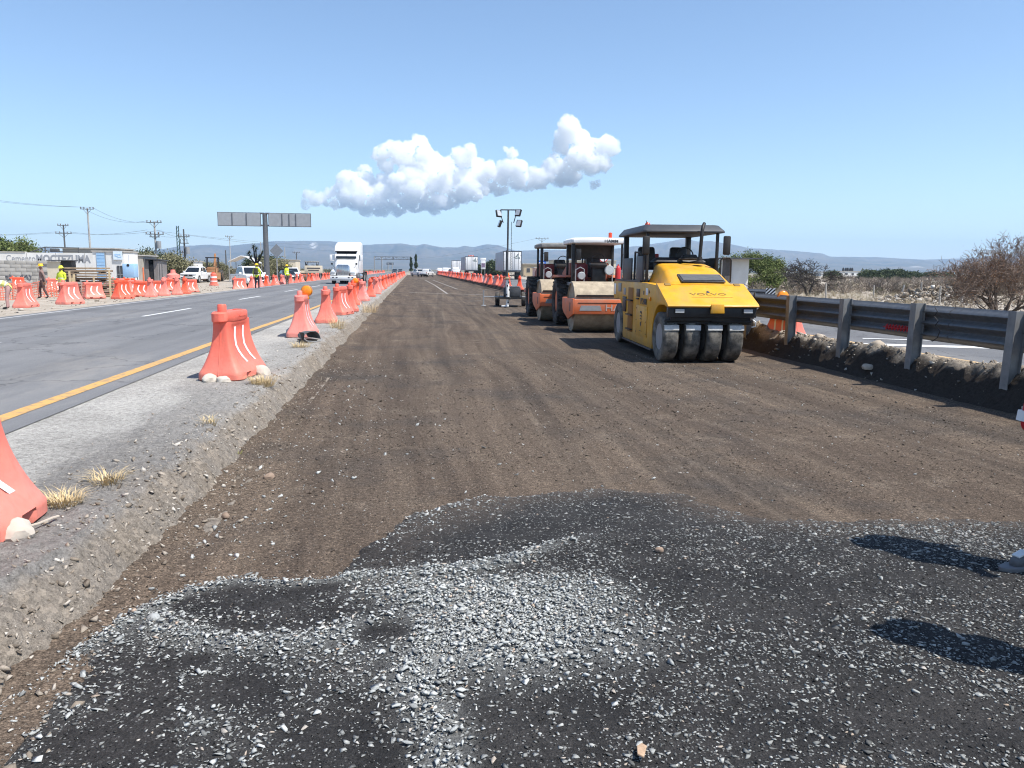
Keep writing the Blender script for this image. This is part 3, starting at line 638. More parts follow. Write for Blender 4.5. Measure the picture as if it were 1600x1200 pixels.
glass = mat('dark_glass', (.012, .015, .018), .06, var=.1, spec=.8)
chrome = mat('chrome', (.62, .63, .65), .22, metal=.9, var=.08, vs=30)
whp = mat('white_paint', (.77, .77, .76), .35, var=.04, vs=2, dust=(.48, .42, .34), da=.3, ds=1.5, spec=.5)
redp = mat('red_paint', (.5, .03, .03), .4, var=.1)
amber = mat('amber_lens', (.85, .28, .015), .22, var=.12, vs=25, spec=.6)
lens = mat('clear_lens', (.55, .57, .58), .12, metal=.3, var=.1)
conc = mat('concrete', (.42, .40, .37), .9, var=.15, vs=2, dust=(.3, .26, .21), da=.5, ds=.7, bump=.3, bs=20)
wood = mat('weathered_wood', (.24, .175, .115), .85, var=.3, vs=5, dust=(.38, .32, .25), da=.4, ds=2, bump=.4, bs=40)
lttr = mat('dark_lettering', (.06, .062, .07), .6, var=.2, vs=9)
cream = mat('cream_stucco', (.62, .55, .42), .9, var=.08, vs=1, dust=(.4, .34, .26), da=.4, ds=.6)
wstuc = mat('white_stucco', (.74, .73, .70), .9, var=.06, vs=1, dust=(.5, .45, .38), da=.5, ds=.6)
bluep = mat('pale_blue_paint', (.30, .50, .72), .6, var=.06, vs=2, dust=(.5, .5, .48), da=.3)
wire_m = mat('black_wire', (.03, .03, .032), .6)

# ================================================================== WATER FILLED BARRIERS
def ring_pts(hw, hl, z, n=80, e=9, yoff=0):
    o = []
    for k in range(n):
        t = 8*k/n; s = int(t)//2; q = (t-2*s)-1
        u, v = ((1, q), (-q, 1), (-1, -q), (q, -1))[s]
        d = (abs(u)**e+abs(v)**e)**(1/e); o.append((hw*u/d, hl*v/d+yoff, z, u, v))
    return o
def bar_w(z):
    if z < .09: return .285
    u = min(1, (z-.09)/.62); return .105+.18*(1-u)**2.1
def bar_l(z):
    if z < .09: return .53
    u = min(1, (z-.09)/.62); return .41+.12*(1-u)**2.0
def make_barrier(detail=True):
    b = MB(); rings = []
    zs = [0, .018, .045, .07, .09, .12, .15, .18, .21, .25, .3, .36, .42, .48, .54, .6, .65, .69, .72, .75]
    for z in zs:
        w_, l_ = bar_w(z), bar_l(z)
        if z == 0: w_ -= .018; l_ -= .018
        g = []
        for x, y, zz, u, v in ring_pts(w_, l_, z):
            if abs(u) > .999:
                m_ = float(sstep(.74, .60, abs(v))*sstep(.16, .22, z)*sstep(.72, .66, z)); x -= math.copysign(.026*m_, u)
                if z < .08 and .16 < abs(y) < .30: x -= math.copysign(.06, u)
            g.append((x, y, zz))
        rings.append(g)
    b.loft(rings)
    cap = []
    for z, s in ((.735, .93), (.75, 1), (.845, 1), (.865, .93)):
        cap.append([(x, y, z) for x, y, *_ in ring_pts(.118*s, .44*s+.02, z, 56, 3.2 if s == 1 else 3, -.045)])
    b.loft(cap); b.lathe([(.056, .86), (.056, .945), (.045, .96), (.0001, .962)], 'z', (0, -.31, 0), 16)
    b.lathe([(.062, .855), (.062, .872), (.05, .874), (.05, .855)], 'z', (0, .22, 0), 16)
    for sg in (-1, 1):   # moulding seam down each end
        b.tube([(0, sg*(bar_l(z)+.001), z) for z in (.02, .09, .15, .21, .3, .4, .5, .6, .72)], .006, 5)
    if detail:
        b.box((.116, .08, .80), (.012, .24, .018)); b.box((-.116, .08, .80), (.012, .24, .018))
    o = b.build('traffic_barrier', plas, smooth=40)
    chev = MB()
    for sg, y0 in ((1, -.16), (1, .13)):
        path = [(.045, .665), (.0, .55), (-.03, .43), (.0, .35), (.05, .27), (.105, .20)]; vs = []
        for dy, z in path:
            m_ = float(sstep(.16, .22, z)*sstep(.72, .66, z)); xx = bar_w(z)-.026*m_+.004
            vs += [(xx, y0+dy-.032, z), (xx, y0+dy+.032, z)]
        chev.add(vs, [(2*i, 2*i+1, 2*i+3, 2*i+2) for i in range(len(path)-1)])
        c = chev.build('chevron_stripe', white_r, o, smooth=60, fix=False); chev = MB()
        c2 = c.copy(); col.objects.link(c2); c2.parent = o; c2.rotation_euler = (0, 0, math.pi)
    return o
bar0 = make_barrier()
bar_far = bpy.data.objects.new('traffic_barrier', bar0.data)
_first = [True]
def barrier(x, y, z, rz, label, group, small=False, rx=0, ry=0):
    if small:
        o = bar_far.copy(); col.objects.link(o)
    elif _first[0]: o = bar0; _first[0] = False
    else: o = copy_tree(bar0)
    o.location = (x, y, z); o.rotation_euler = (rx, ry, rz); tag(o, label, 'barrier', group); return o
GL = 'orange barriers along the left shoulder'
left_row = [(-2.39, 4.14, 0, 'very near orange barrier cut off by the left frame edge, white rock at its foot'),
            (-2.37, 10.5, -8, 'nearest whole orange barrier, two white stones at its foot, on the left shoulder'),
            (-2.33, 16.75, 0, 'orange barrier with amber lamp, beside the black broken bucket on the shoulder'),
            (-2.30, 21.0, 4, 'orange barrier without lamp just beyond the one by the black bucket'),
            (-2.24, 24.6, -14, 'fourth full orange barrier up the left shoulder, nearest of a close pair'),
            (-2.12, 26.6, 5, 'fifth full orange barrier up the left shoulder, farther of the close pair'),
            (-2.34, 31.2, 0, 'orange barrier carrying the second amber lamp on the left shoulder'),
            (-2.22, 35.0, -4, 'orange barrier just beyond the second amber lamp on the left shoulder'),
            (-2.75, 38.0, 30, 'orange barrier set slightly behind the others, beyond the second amber lamp'),
            (-2.18, 40.5, 3, 'orange barrier two beyond the second amber lamp, at the shoulder edge')]
for x, y, a, lb in left_row: barrier(x, y, ZL-.004 if y < 10 else ZL, R(a), lb, GL)
yy = 45.0
for k in range(34):
    barrier(-2.25+.14*random.uniform(-1, 1)+.001*yy, yy, ZL-.01, R(random.uniform(-9, 9)), (ORD[k]+' barrier beyond the close group at the second lamp, along the left shoulder row') if k < 16 else 'orange barrier in the dense far stretch of the left shoulder row', GL, k > 12)
    yy += random.uniform(3.2, 4.6)*(1 if k < 14 else 1.25)
tipped = barrier(-2.45, 53.0, ZL+.02, R(62), 'skewed orange barrier turned broadside in the left shoulder row, with white end', GL)
# row along the right edge of the bed
GRr = 'orange barriers along the right edge of the bed'
for k, (px, lb) in enumerate(((828, 'nearest orange barrier left of the compactors on the right edge of the bed'), (810.5, 'second orange barrier left of the compactors on the right edge, beside the light tower'))):
    g = G(px, (457, 454)[k], .36); barrier(7.15, (46.6, 51.8)[k], .38, R((14, -8)[k]), lb, GRr)
yy = 60
for k in range(46):
    barrier(7.2+.12*random.uniform(-1, 1)-.0012*(yy-50), yy, .36, R(random.uniform(-14, 14)), (ORD[k]+' orange barrier beyond the light tower in the right edge row') if k < 18 else 'orange barrier in the far tight end of the right edge row', GRr, k > 10)
    yy += random.uniform(3.0, 4.0)
barrier(7.78, 15.35, ZR-.15, R(4), 'orange barrier behind the guardrail beside the yellow roller', 'orange barriers on the right road')

# ================================================================== WARNING LAMPS
def make_lamp():
    t = T('warning_lamp', 'x', 'lamp')
    b = MB(); b.box((0, 0, .04), (.09, .16, .08), tx=.8, ty=.8); b.build('lamp_base', amber, t, bevel=.01)
    b = MB(); b.lathe([(.02, -.055), (.085, -.05), (.11, -.03), (.112, .03), (.085, .05), (.02, .055)], 'y', (0, 0, .175), 20); b.build('lens', amber, t)
    b = MB(); b.lathe([(.118, -.018), (.124, -.01), (.124, .01), (.118, .018)], 'y', (0, 0, .175), 20, True); b.build('lens_rim', mat('amber_rim', (.6, .2, .02), .4), t)
    return t
lamp0 = make_lamp()
for k, (x, y, z, lb) in enumerate(((-2.24, 16.86, ZL+.77, 'round amber warning lamp on the barrier beside the black bucket'), (-2.26, 31.25, ZL+.77, 'round amber warning lamp farther up the left shoulder row'), (7.62, 15.2, 1.03, 'amber warning lamp on the barrier behind the guardrail'), (6.98, 57.0, 1.22, 'small amber lamp on a barrier beside the light tower'))):
    o = lamp0 if k == 0 else copy_tree(lamp0); o.location = (x, y, z); o.rotation_euler = (0, 0, R(-6)); tag(o, lb, 'lamp', 'amber warning lamps')
barrier(6.98, 57.0, .36, R(5), 'orange barrier right behind the light tower, carrying a small amber lamp', GRr)

# ================================================================== GUARDRAIL
gr = T('guardrail', 'dark galvanised steel guardrail with three ridges beside the bed', 'guardrail', (7.44, 0, 0))
prof = [(.06*math.cos(6*math.pi*k/24)*(-.5), .73+.51*k/24) for k in range(25)]
prof = [(.045*math.cos(2*math.pi*3*k/24), .73+.51*k/24) for k in range(25)]
def rail_panel(y0, y1, dx):
    b = MB(); fr = [[(dx+u+s, yv, v) for s, seq in ((0, prof), (.006, prof[::-1])) for u, v in seq] for yv in (y0, y1)]
    b.loft(fr); return b.build('rail_panel', steel, gr, smooth=50)
posts = [8.62+1.905*k for k in range(-3, 5)]
for k in range(4): rail_panel(posts[0]-.6+3.81*k, posts[0]-.6+3.81*(k+1)+.15, .05+(.008 if k % 2 else 0))
pb = MB(); pb.box((-.075, 0, 0), (.010, .13, 1.28)); pb.box((.0, -.020, 0), (.145, .010, 1.28)); pb.box((.075, 0, 0), (.010, .13, 1.28))
post0 = pb.build('post', mat('post_steel', (.20, .205, .21), .6, metal=.3, var=.2, dust=(.3, .26, .2), da=.3), gr)
for k, y in enumerate(posts):
    o = post0 if k == 0 else post0.copy()
    if k: col.objects.link(o); o.parent = gr
    o.location = (-.06, y, .615+random.uniform(-.01, .02)); o.rotation_euler = (R(random.uniform(-1, 1)), R(random.uniform(-1, 1.5)), 0)
bb = MB()
for y in posts:
    for z in (.9, 1.06): bb.lathe([(.018, 0), (.018, .02), (.008, .026)], 'x', (.055, y, z), 8)
# red spray strokes on the beam
sp = MB()
for q in range(9):
    y = 11.35-q*.075; sp.tube([(.012, y, .815), (-.002, y-.02, .88+.02*random.random()), (.002, y-.055, .915), (.006, y-.03, .83)], .009, 5)
sp.tube([(-.004, 11.4, .86), (-.006, 11.0, .855), (-.004, 10.68, .875)], .006, 5)
spo = sp.build('red_spray_mark', mat('red_spray', (.5, .02, .03), .6), gr)
wv = MB(); wv.tube([(-.03, 10.18, 1.23), (-.045, 10.1, 1.17), (-.04, 10.16, 1.1), (-.05, 10.05, 1.03), (-.045, 10.12, .97), (-.05, 10.0, .9), (-.045, 10.05, .8), (-.05, 10.15, .74)], .007, 5)
wv.build('tie_wire', wire_m, gr)
# second rail beyond the right road with its striped end marker
g2 = T('guardrail', 'short far grey guardrail behind the yellow roller, across the right road', 'guardrail', (0, 0, 0))
a, c = AT(1150, 452, 26.0), AT(1203, 455, 24.2)
pr = [(.045*math.cos(4*math.pi*k/14), .31*k/14-.155) for k in range(15)]
dv = Vector((c.x-a.x, c.y-a.y, 0)).normalized(); nv = Vector((-dv.y, dv.x, 0))
b = MB(); a2 = Vector((a.x, a.y, .98))-dv*7; c2 = Vector((c.x, c.y, .98))
b.loft([[p+nv*(u+s)+Vector((0, 0, v)) for s, seq in ((0, pr), (.008, pr[::-1])) for u, v in seq] for p in (a2, c2)]); b.build('rail_panel', steel, g2, smooth=50)
for k in range(5):
    b = MB(); p = c2-dv*(.4+1.9*k)+nv*.08; b.box((p.x, p.y, .62), (.1, .14, 1.0)); b.build('post', steelp, g2)
mk = T('end_marker', 'black and white striped end marker on the far guardrail tip', 'sign', (c2.x+dv.x*.03, c2.y+dv.y*.03, 1.0), math.atan2(-c2.x, c2.y)*1.0)
b = MB(); b.box((0, 0, 0), (.30, .02, .36)); b.build('marker_plate', whp, mk)
b = MB()
for k in range(-3, 4):
    lo, hi = max(-.15, k*.12-.15), None
    pts = []
    for (x, z) in ((k*.12-.20, -.18), (k*.12-.14, -.18), (k*.12+.22, .18), (k*.12+.16, .18)): pts.append((x, z))
    # clip each diagonal band to the plate
    def clip(poly_, ax_, lim, sg):
        out = []
        for i in range(len(poly_)):
            p, q = poly_[i], poly_[(i+1) % len(poly_)]; ip, iq = sg*p[ax_] <= sg*lim, sg*q[ax_] <= sg*lim
            if ip: out.append(p)
            if ip != iq:
                t_ = (lim-p[ax_])/(q[ax_]-p[ax_]); out.append(tuple(p[j]+(q[j]-p[j])*t_ for j in (0, 1)))
        return out
    pts = clip(clip(pts, 0, .149, 1), 0, -.149, -1)
    if len(pts) > 2: b.add([(x, -.013, z) for x, z in pts], [tuple(range(len(pts)))])
b.build('stripes', blk, mk, fix=False, smooth=0)

# ================================================================== YELLOW PNEUMATIC TYRED ROLLER
yr = T('pneumatic_roller', 'yellow pneumatic tyred roller with black canopy parked on the bed', 'roller', (5.50, 14.12, 0), R(-3.7))
def tyre_prof(R_, w_, rr):   # (radius, offset)
    h = w_/2
    return [(rr, -h*.82), (rr+.03, -h*.92), (R_-.10, -h), (R_-.035, -h*.97), (R_-.008, -h*.86), (R_, -h*.6), (R_, 0), (R_, h*.6), (R_-.008, h*.86), (R_-.035, h*.97), (R_-.10, h), (rr+.03, h*.92), (rr, h*.82)]
def slick(x, y, R_=.47, w_=.285, parent=None):
    parent = parent or yr
    b = MB(); b.lathe(tyre_prof(R_, w_, .25), 'x', (x, y, R_), 40, True); t_ = b.build('tyre', rubd, parent, smooth=50)
    b = MB(); b.lathe([(.255, -w_*.40), (.235, -w_*.36), (.21, -w_*.2), (.10, -w_*.14), (.09, -w_*.3), (.001, -w_*.31), (.001, .1), (.25, .1)], 'x', (x, y, R_), 28)
    b.build('rim', steelp, t_); return t_
FX = [-.60, -.19, .22, .63]
for x in FX: slick(x-.13, 0)
for x in (-.72, -.33, .06, .45, .84): slick(x, 3.95)
HW = .845
arch = [(.0+.60*math.cos(R(a)), .47+.60*math.sin(R(a))) for a in range(88, -22, -11)]
arch2 = [(3.95-.58*math.cos(R(a)), .47+.58*math.sin(R(a))) for a in range(-20, 100, 12)]
side = [(-.40, 1.09)]+arch+[(.60, .17), (3.36, .17)]+arch2+[(4.55, 1.02), (4.62, 1.2), (4.60, 1.46), (1.30, 1.47), (.35, 1.44)]
b = MB(); b.prism(side, -HW, HW, 'x'); body = b.build('body', yel_p, yr, bevel=.02)
# lower hood: sloping lid with a chamfered front lip
lip = [(-.55, 1.115), (-.60, 1.075), (-.57, 1.05), (-.38, 1.07), (.30, 1.40), (.36, 1.475), (.28, 1.47)]
b = MB(); b.prism(lip, -HW-.012, HW+.012, 'x'); hood = b.build('front_hood', yel_p, yr, bevel=.012)
# upper hood: dome that rises to the operator's platform
rings = []
for y, zt, hw_b, hw_t in ((.22, 1.462, .66, .60), (.42, 1.545, .67, .585), (.65, 1.64, .67, .565), (.95, 1.745, .67, .54), (1.25, 1.82, .665, .52), (1.55, 1.865, .66, .51), (1.80, 1.885, .655, .50)):
    zb = 1.44; h = zt-zb; r_ = min(.06, h*.5); pts = [(-hw_b, zb)]
    pts += [(-hw_t-.02, zt-r_), (-hw_t+.02, zt-r_*.35), (-hw_t+.10, zt-.008), (0, zt), (hw_t-.10, zt-.008), (hw_t-.02, zt-r_*.35), (hw_t+.02, zt-r_), (hw_b, zb)]
    rings.append([(x, y, z) for x, z in pts])
b = MB(); b.loft(rings); uh = b.build('engine_hood', yel_p, yr, smooth=40)
# grille on the slope with louvres
sl_ = math.atan2(.178, .53); GY0, GZ0 = .30, 1.512
gM = Matrix.Translation((.06, .45, 1.572)) @ Matrix.Rotation(math.atan2(.18, .53), 4, 'X')
b = MB(); b.box((0, 0, 0), (.86, .42, .03), gM); gri = b.build('grille_frame', dgrey, yr, bevel=.008)
b = MB(); b.box((0, 0, .012), (.80, .36, .012), gM); b.build('grille_recess', blk, gri)
for k in range(8):
    b = MB(); b.box((0, -.155+.044*k, .024), (.79, .026, .008), gM); b.build('louvre', mat('louvre_grey', (.17, .175, .18), .5, var=.15, dust=(.25, .22, .18), da=.4), gri)
# lettering, badge
fade = mat('faded_print', (.22, .15, .035), .6, var=.25, vs=14)
fm = math.atan2(.355, .83)
text('lettering', 'VOLVO', .135, fade, hood, (.02, -.17, 1.2815), (math.atan2(.355, .83), 0, 0), .002, .002, 1.55)
for k, (x, z) in enumerate(((0, 0),)):
    b = MB(); b.prism([(-.02, -.05), (.02, -.05), (.035, 0), (0, .06), (-.035, 0)], 0, .006, 'z'); lg = b.build('logo_mark', lttr, hood); lg.location = (.04, -.075, 1.3175); lg.rotation_euler = (fm, 0, 0)
b = MB(); b.box((0, 0, 0), (.78, .012, .003)); lg = b.build('print_line', fade, hood); lg.location = (.06, -.285, 1.2305); lg.rotation_euler = (fm, 0, 0)
b = MB(); b.box((.06, -.62, 1.03), (.26, .05, .17), tx=.9); b.build('hood_latch', yel_p, yr, bevel=.012)
for x in (-.66, .70):
    b = MB(); b.box((x, .23, 1.44), (.12, .09, .05), rx=.45); b.build('hood_hinge', mat('hinge_steel', (.25, .15, .04), .6), yr, bevel=.01)
# bumper with headlights
b = MB(); b.box((0, -.47, .965), (1.66, .12, .20)); b.box((0, -.30, .84), (1.5, .3, .10)); bump_ = b.build('bumper', blk, yr, bevel=.012)
for x in (-.62, .66):
    b = MB(); b.box((x, -.54, .985), (.19, .03, .085)); hl = b.build('headlight', blk, bump_, bevel=.006)
    b = MB(); b.box((x, -.558, .985), (.165, .012, .068)); b.build('headlight_lens', lens, bump_)
b = MB(); b.ball((.84, -.46, 1.05), .045); b.build('marker_light', lens, bump_)
# sprinkler / scraper frame above the tyres
b = MB(); b.cyl((-.86, -.40, .80), (-.02, -.40, .80), .022, 8); b.cyl((.02, -.42, .78), (.78, -.42, .78), .022, 8)
b.box((-.36, -.35, .765), (.95, .05, .06)); b.box((.40, -.35, .75), (.80, .05, .06))
for x in FX:
    for d in (-.09, .07): b.box((x-.13+d, -.37, .72), (.035, .03, .12))
b.build('scraper_frame', blk, yr, bevel=.005)
for x in FX:
    b = MB(); b.box((x-.13, -.455, .665), (.275, .012, .085), rx=-.15); b.box((x-.13, -.43, .71), (.275, .05, .012)); b.build('scraper_plate', mat('bare_plate', (.55, .55, .53), .5, var=.15, vs=20, dust=(.2, .17, .13), da=.5), yr)
b = MB(); b.tube([(.78, -.42, .84), (.85, -.45, .78), (.86, -.43, .70), (.80, -.40, .68)], .012, 6); b.build('hose', whp, yr)
# side panel fittings (left side faces the camera)
sx_ = -HW-.004
def plate(n, y0, y1, z0, z1, m_, d=.012, par=body):
    b = MB(); b.box((sx_-d/2+.002, (y0+y1)/2, (z0+z1)/2), (d, y1-y0, z1-z0)); return b.build(n, m_, par, bevel=.003)
ochd = mat('ladder_recess', (.30, .12, .012), .7, var=.2)
rc = plate('ladder_recess', 2.35, 2.85, .36, 1.34, ochd, .006)
for z in (.42, .74, 1.06):
    b = MB(); b.box((sx_-.03, 2.60, z), (.06, .5, .025)); b.build('step', blk, rc)
plate('vent', 3.05, 3.40, .78, 1.12, blk, .02); plate('vent', 1.72, 2.02, 1.16, 1.33, blk, .008)
plate('warning_sticker', .98, 1.18, 1.22, 1.36, whp, .004); plate('warning_sticker', 4.28, 4.5, 1.14, 1.40, whp, .004); plate('warning_sticker', 3.15, 3.38, 1.16, 1.32, steelp, .004)
plate('mirror_plate', 3.65, 3.98, 1.22, 1.42, steelp, .01)
hn = MB(); hn.box((sx_-.018, 1.86, 1.12), (.03, .16, .03)); hn.build('handle', blk, body)
pl = plate('access_panel', 1.0, 2.0, .36, .98, yel_p, .012)
for y in (1.06, 1.94):
    for z in (.42, .67, .92):
        b = MB(); b.lathe([(.012, 0), (.012, .008)], 'x', (sx_-.016, y, z), 8); b.build('bolt', blk, pl)
plate('marker_light', .72, .82, 1.12, 1.19, amber, .03); plate('sticker', 1.32, 1.4, 1.22, 1.30, blk, .004); plate('sticker', .86, .92, 1.26, 1.32, blk, .004)
text('lettering', 'PT240R', .17, lttr, body, (sx_-.010, 1.32, 1.075), (R(90), 0, R(-90)), .002, .003, 1.0)
# stacked emblem on the access panel
b = MB()
for z, h in ((.86, .07), (.78, .05), (.72, .04)): b.box((sx_-.016, 1.5, z), (.004, .10, h*.35)); b.box((sx_-.016, 1.45, z-h*.3), (.004, .03, h*.5)); b.box((sx_-.016, 1.55, z-h*.2), (.004, .03, h*.5))
b.box((sx_-.016, 1.5, .60), (.004, .09, .05), rx=.6); b.box((sx_-.016, 1.46, .645), (.004, .04, .03)); b.box((sx_-.016, 1.5, .46), (.004, .22, .008))
b.build('emblem', lttr, pl)
b = MB(); b.box((-.02, 1.98, .155), (1.69, 2.75, .035)); b.build('sill', dgrey, yr)
# operator platform
b = MB(); b.box((0, 3.15, 1.49), (1.66, 2.7, .04)); b.build('platform', blk, yr)
b = MB(); b.box((-.80, 2.0, 1.76), (.03, .60, .52)); b.build('side_guard', dgrey, yr, bevel=.01)
b = MB(); b.box((-.80, 3.2, 1.74), (.03, .85, .5)); b.build('side_guard', blk, yr, bevel=.01)
b = MB(); b.box((.80, 2.5, 1.74), (.03, 1.6, .5)); b.build('side_guard', blk, yr, bevel=.01)
b = MB(); b.box((.02, 1.98, 1.72), (1.0, .3, .5)); b.box((-.02, 1.88, 1.945), (1.12, .5, .10), tx=.8, ty=.7); b.box((.25, 1.95, 2.02), (.36, .2, .08), tx=.7); b.build('dashboard', blk, yr, bevel=.02)
b = MB(); b.tube([(.30, 2.2, 1.95), (.30, 2.45, 2.02)], .02, 8); b.tube([(.30+.19*math.cos(a), 2.47+.03*math.sin(a), 2.04+.19*math.sin(a)) for a in [k*math.pi/10 for k in range(20)]], .014, 6, closed=True); b.build('steering_wheel', blk, yr)
for x in (-.38, .36):
    b = MB(); b.box((x, 2.95, 1.80), (.48, .48, .14)); b.box((x, 3.22, 2.02), (.46, .13, .46), rx=-.12, tx=.8); b.build('seat', blk, yr, bevel=.04)
b = MB(); b.box((-.18, 3.3, 2.03), (.22, .05, .14)); b.build('red_cushion', redp, yr, bevel=.02)
for x, y in ((-.74, 1.62), (-.74, 3.75), (.74, 3.75), (.74, 1.62)):
    b = MB(); b.box((x, y, 2.02), (.055 if y < 2 else .11, .07 if y < 2 else .12, 1.08)); b.build('canopy_post', blk, yr, bevel=.008)
b = MB(); b.tube([(-.74, 2.2, 1.5), (-.74, 2.2, 2.1), (-.74, 2.75, 2.12), (-.74, 2.78, 1.5)], .025, 8); b.build('handrail', blk, yr)
cr = []
for z, s, q in ((2.50, 1.0, 0), (2.54, 1.0, 0), (2.665, .90, .14)):
    x0, x1, y0, y1 = -.865*s, .865*s, 1.48+q*.9, 4.12-q*.9
    c4 = .06 if s == 1 else .12
    cr.append([(x0+c4, y0, z), (x1-c4, y0, z), (x1, y0+c4, z), (x1, y1-c4, z), (x1-c4, y1, z), (x0+c4, y1, z), (x0, y1-c4, z), (x0, y0+c4, z)])
b = MB(); b.loft(cr); b.build('canopy', mat('canopy_grey', (.040, .044, .052), .55, var=.2, vs=2, dust=(.17, .165, .16), da=.4, ds=1.2), yr, bevel=.012)
b = MB(); b.lathe([(.07, 2.65), (.075, 2.69), (.06, 2.77), (.03, 2.805), (.001, 2.81)], 'z', (-.38, 3.2, 0), 16); b.build('beacon', mat('red_lens', (.62, .06, .02), .25, spec=.6), yr)
b = MB(); b.tube([(-.62, 2.2, 2.66), (-.64, 2.25, 2.78)], .008, 5); b.build('aerial', blk, yr)
b = MB(); b.lathe([(.10, 1.86), (.10, 1.9), (.055, 1.93), (.05, 2.0)], 'z', (.27, 1.28, 0), 14); b.tube([(.27, 1.28, 1.9), (.29, 1.28, 2.3), (.30, 1.28, 2.52), (.33, 1.33, 2.62), (.38, 1.42, 2.68)], .036, 12); b.build('exhaust', mat('burnt_steel', (.03, .028, .027), .55, metal=.4, var=.3), yr)
for x, fx_ in ((-.80, -.80), (.80, .72)):
    b = MB(); b.tube([(fx_, 1.20 if x > 0 else 1.62, 1.48), (fx_, 1.20 if x > 0 else 1.62, 2.05), (x, 1.18 if x > 0 else 1.55, 2.1)] if x < 0 else [(.62, 1.0, 1.5), (.62, 1.0, 1.93), (.66, 1.0, 1.98), (.80, 1.0, 1.98), (.84, 1.0, 1.93), (.84, 1.0, 1.5)], .016, 6); ar = b.build('mirror_arm', blk, yr)
    b = MB(); b.box((x*1.0+(.0 if x < 0 else -.06), 1.02 if x > 0 else 1.5, 2.23), (.15, .07, .38)); mi = b.build('mirror', blk, ar, bevel=.03)
b = MB(); b.tube([(-.10, 1.70, 1.9), (-.05, 1.62, 1.96), (.2, 1.6, 1.97), (.45, 1.65, 1.96)], .018, 6); b.build('cable', blk, yr)
b = MB(); b.box((0, 2.0, .45), (1.3, 2.6, .5)); b.box((-.02, 0, .47), (1.5, .1, .1)); b.box((0, 3.95, .47), (1.6, .1, .1)); b.build('chassis', blk, yr)

# ================================================================== SINGLE DRUM COMPACTORS
def lug_tyre(x, y, R_, w_, par):
    b = MB(); b.lathe(tyre_prof(R_-.03, w_, .36), 'x', (x, y, R_), 36, True); t_ = b.build('tyre', rub, par, smooth=50)
    b = MB()
    for k in range(22):
        for s in (-1, 1):
            a = 2*math.pi*(k+(.5 if s > 0 else 0))/22; Mx = Matrix.Translation((x, y, R_)) @ Matrix.Rotation(a, 4, 'X') @ Matrix.Translation((s*w_*.24, 0, R_-.02)) @ Matrix.Rotation(s*.45, 4, 'Z')
            b.box((0, 0, 0), (w_*.52, .075, .05), Mx)
    b.build('tread', rub, t_)
    b = MB(); b.lathe([(.365, -w_*.36), (.34, -w_*.3), (.30, -w_*.12), (.12, -w_*.1), (.11, -w_*.2), (.001, -w_*.2), (.001, .1), (.36, .1)], 'x', (x, y, R_), 26); b.build('rim', org_p, t_)
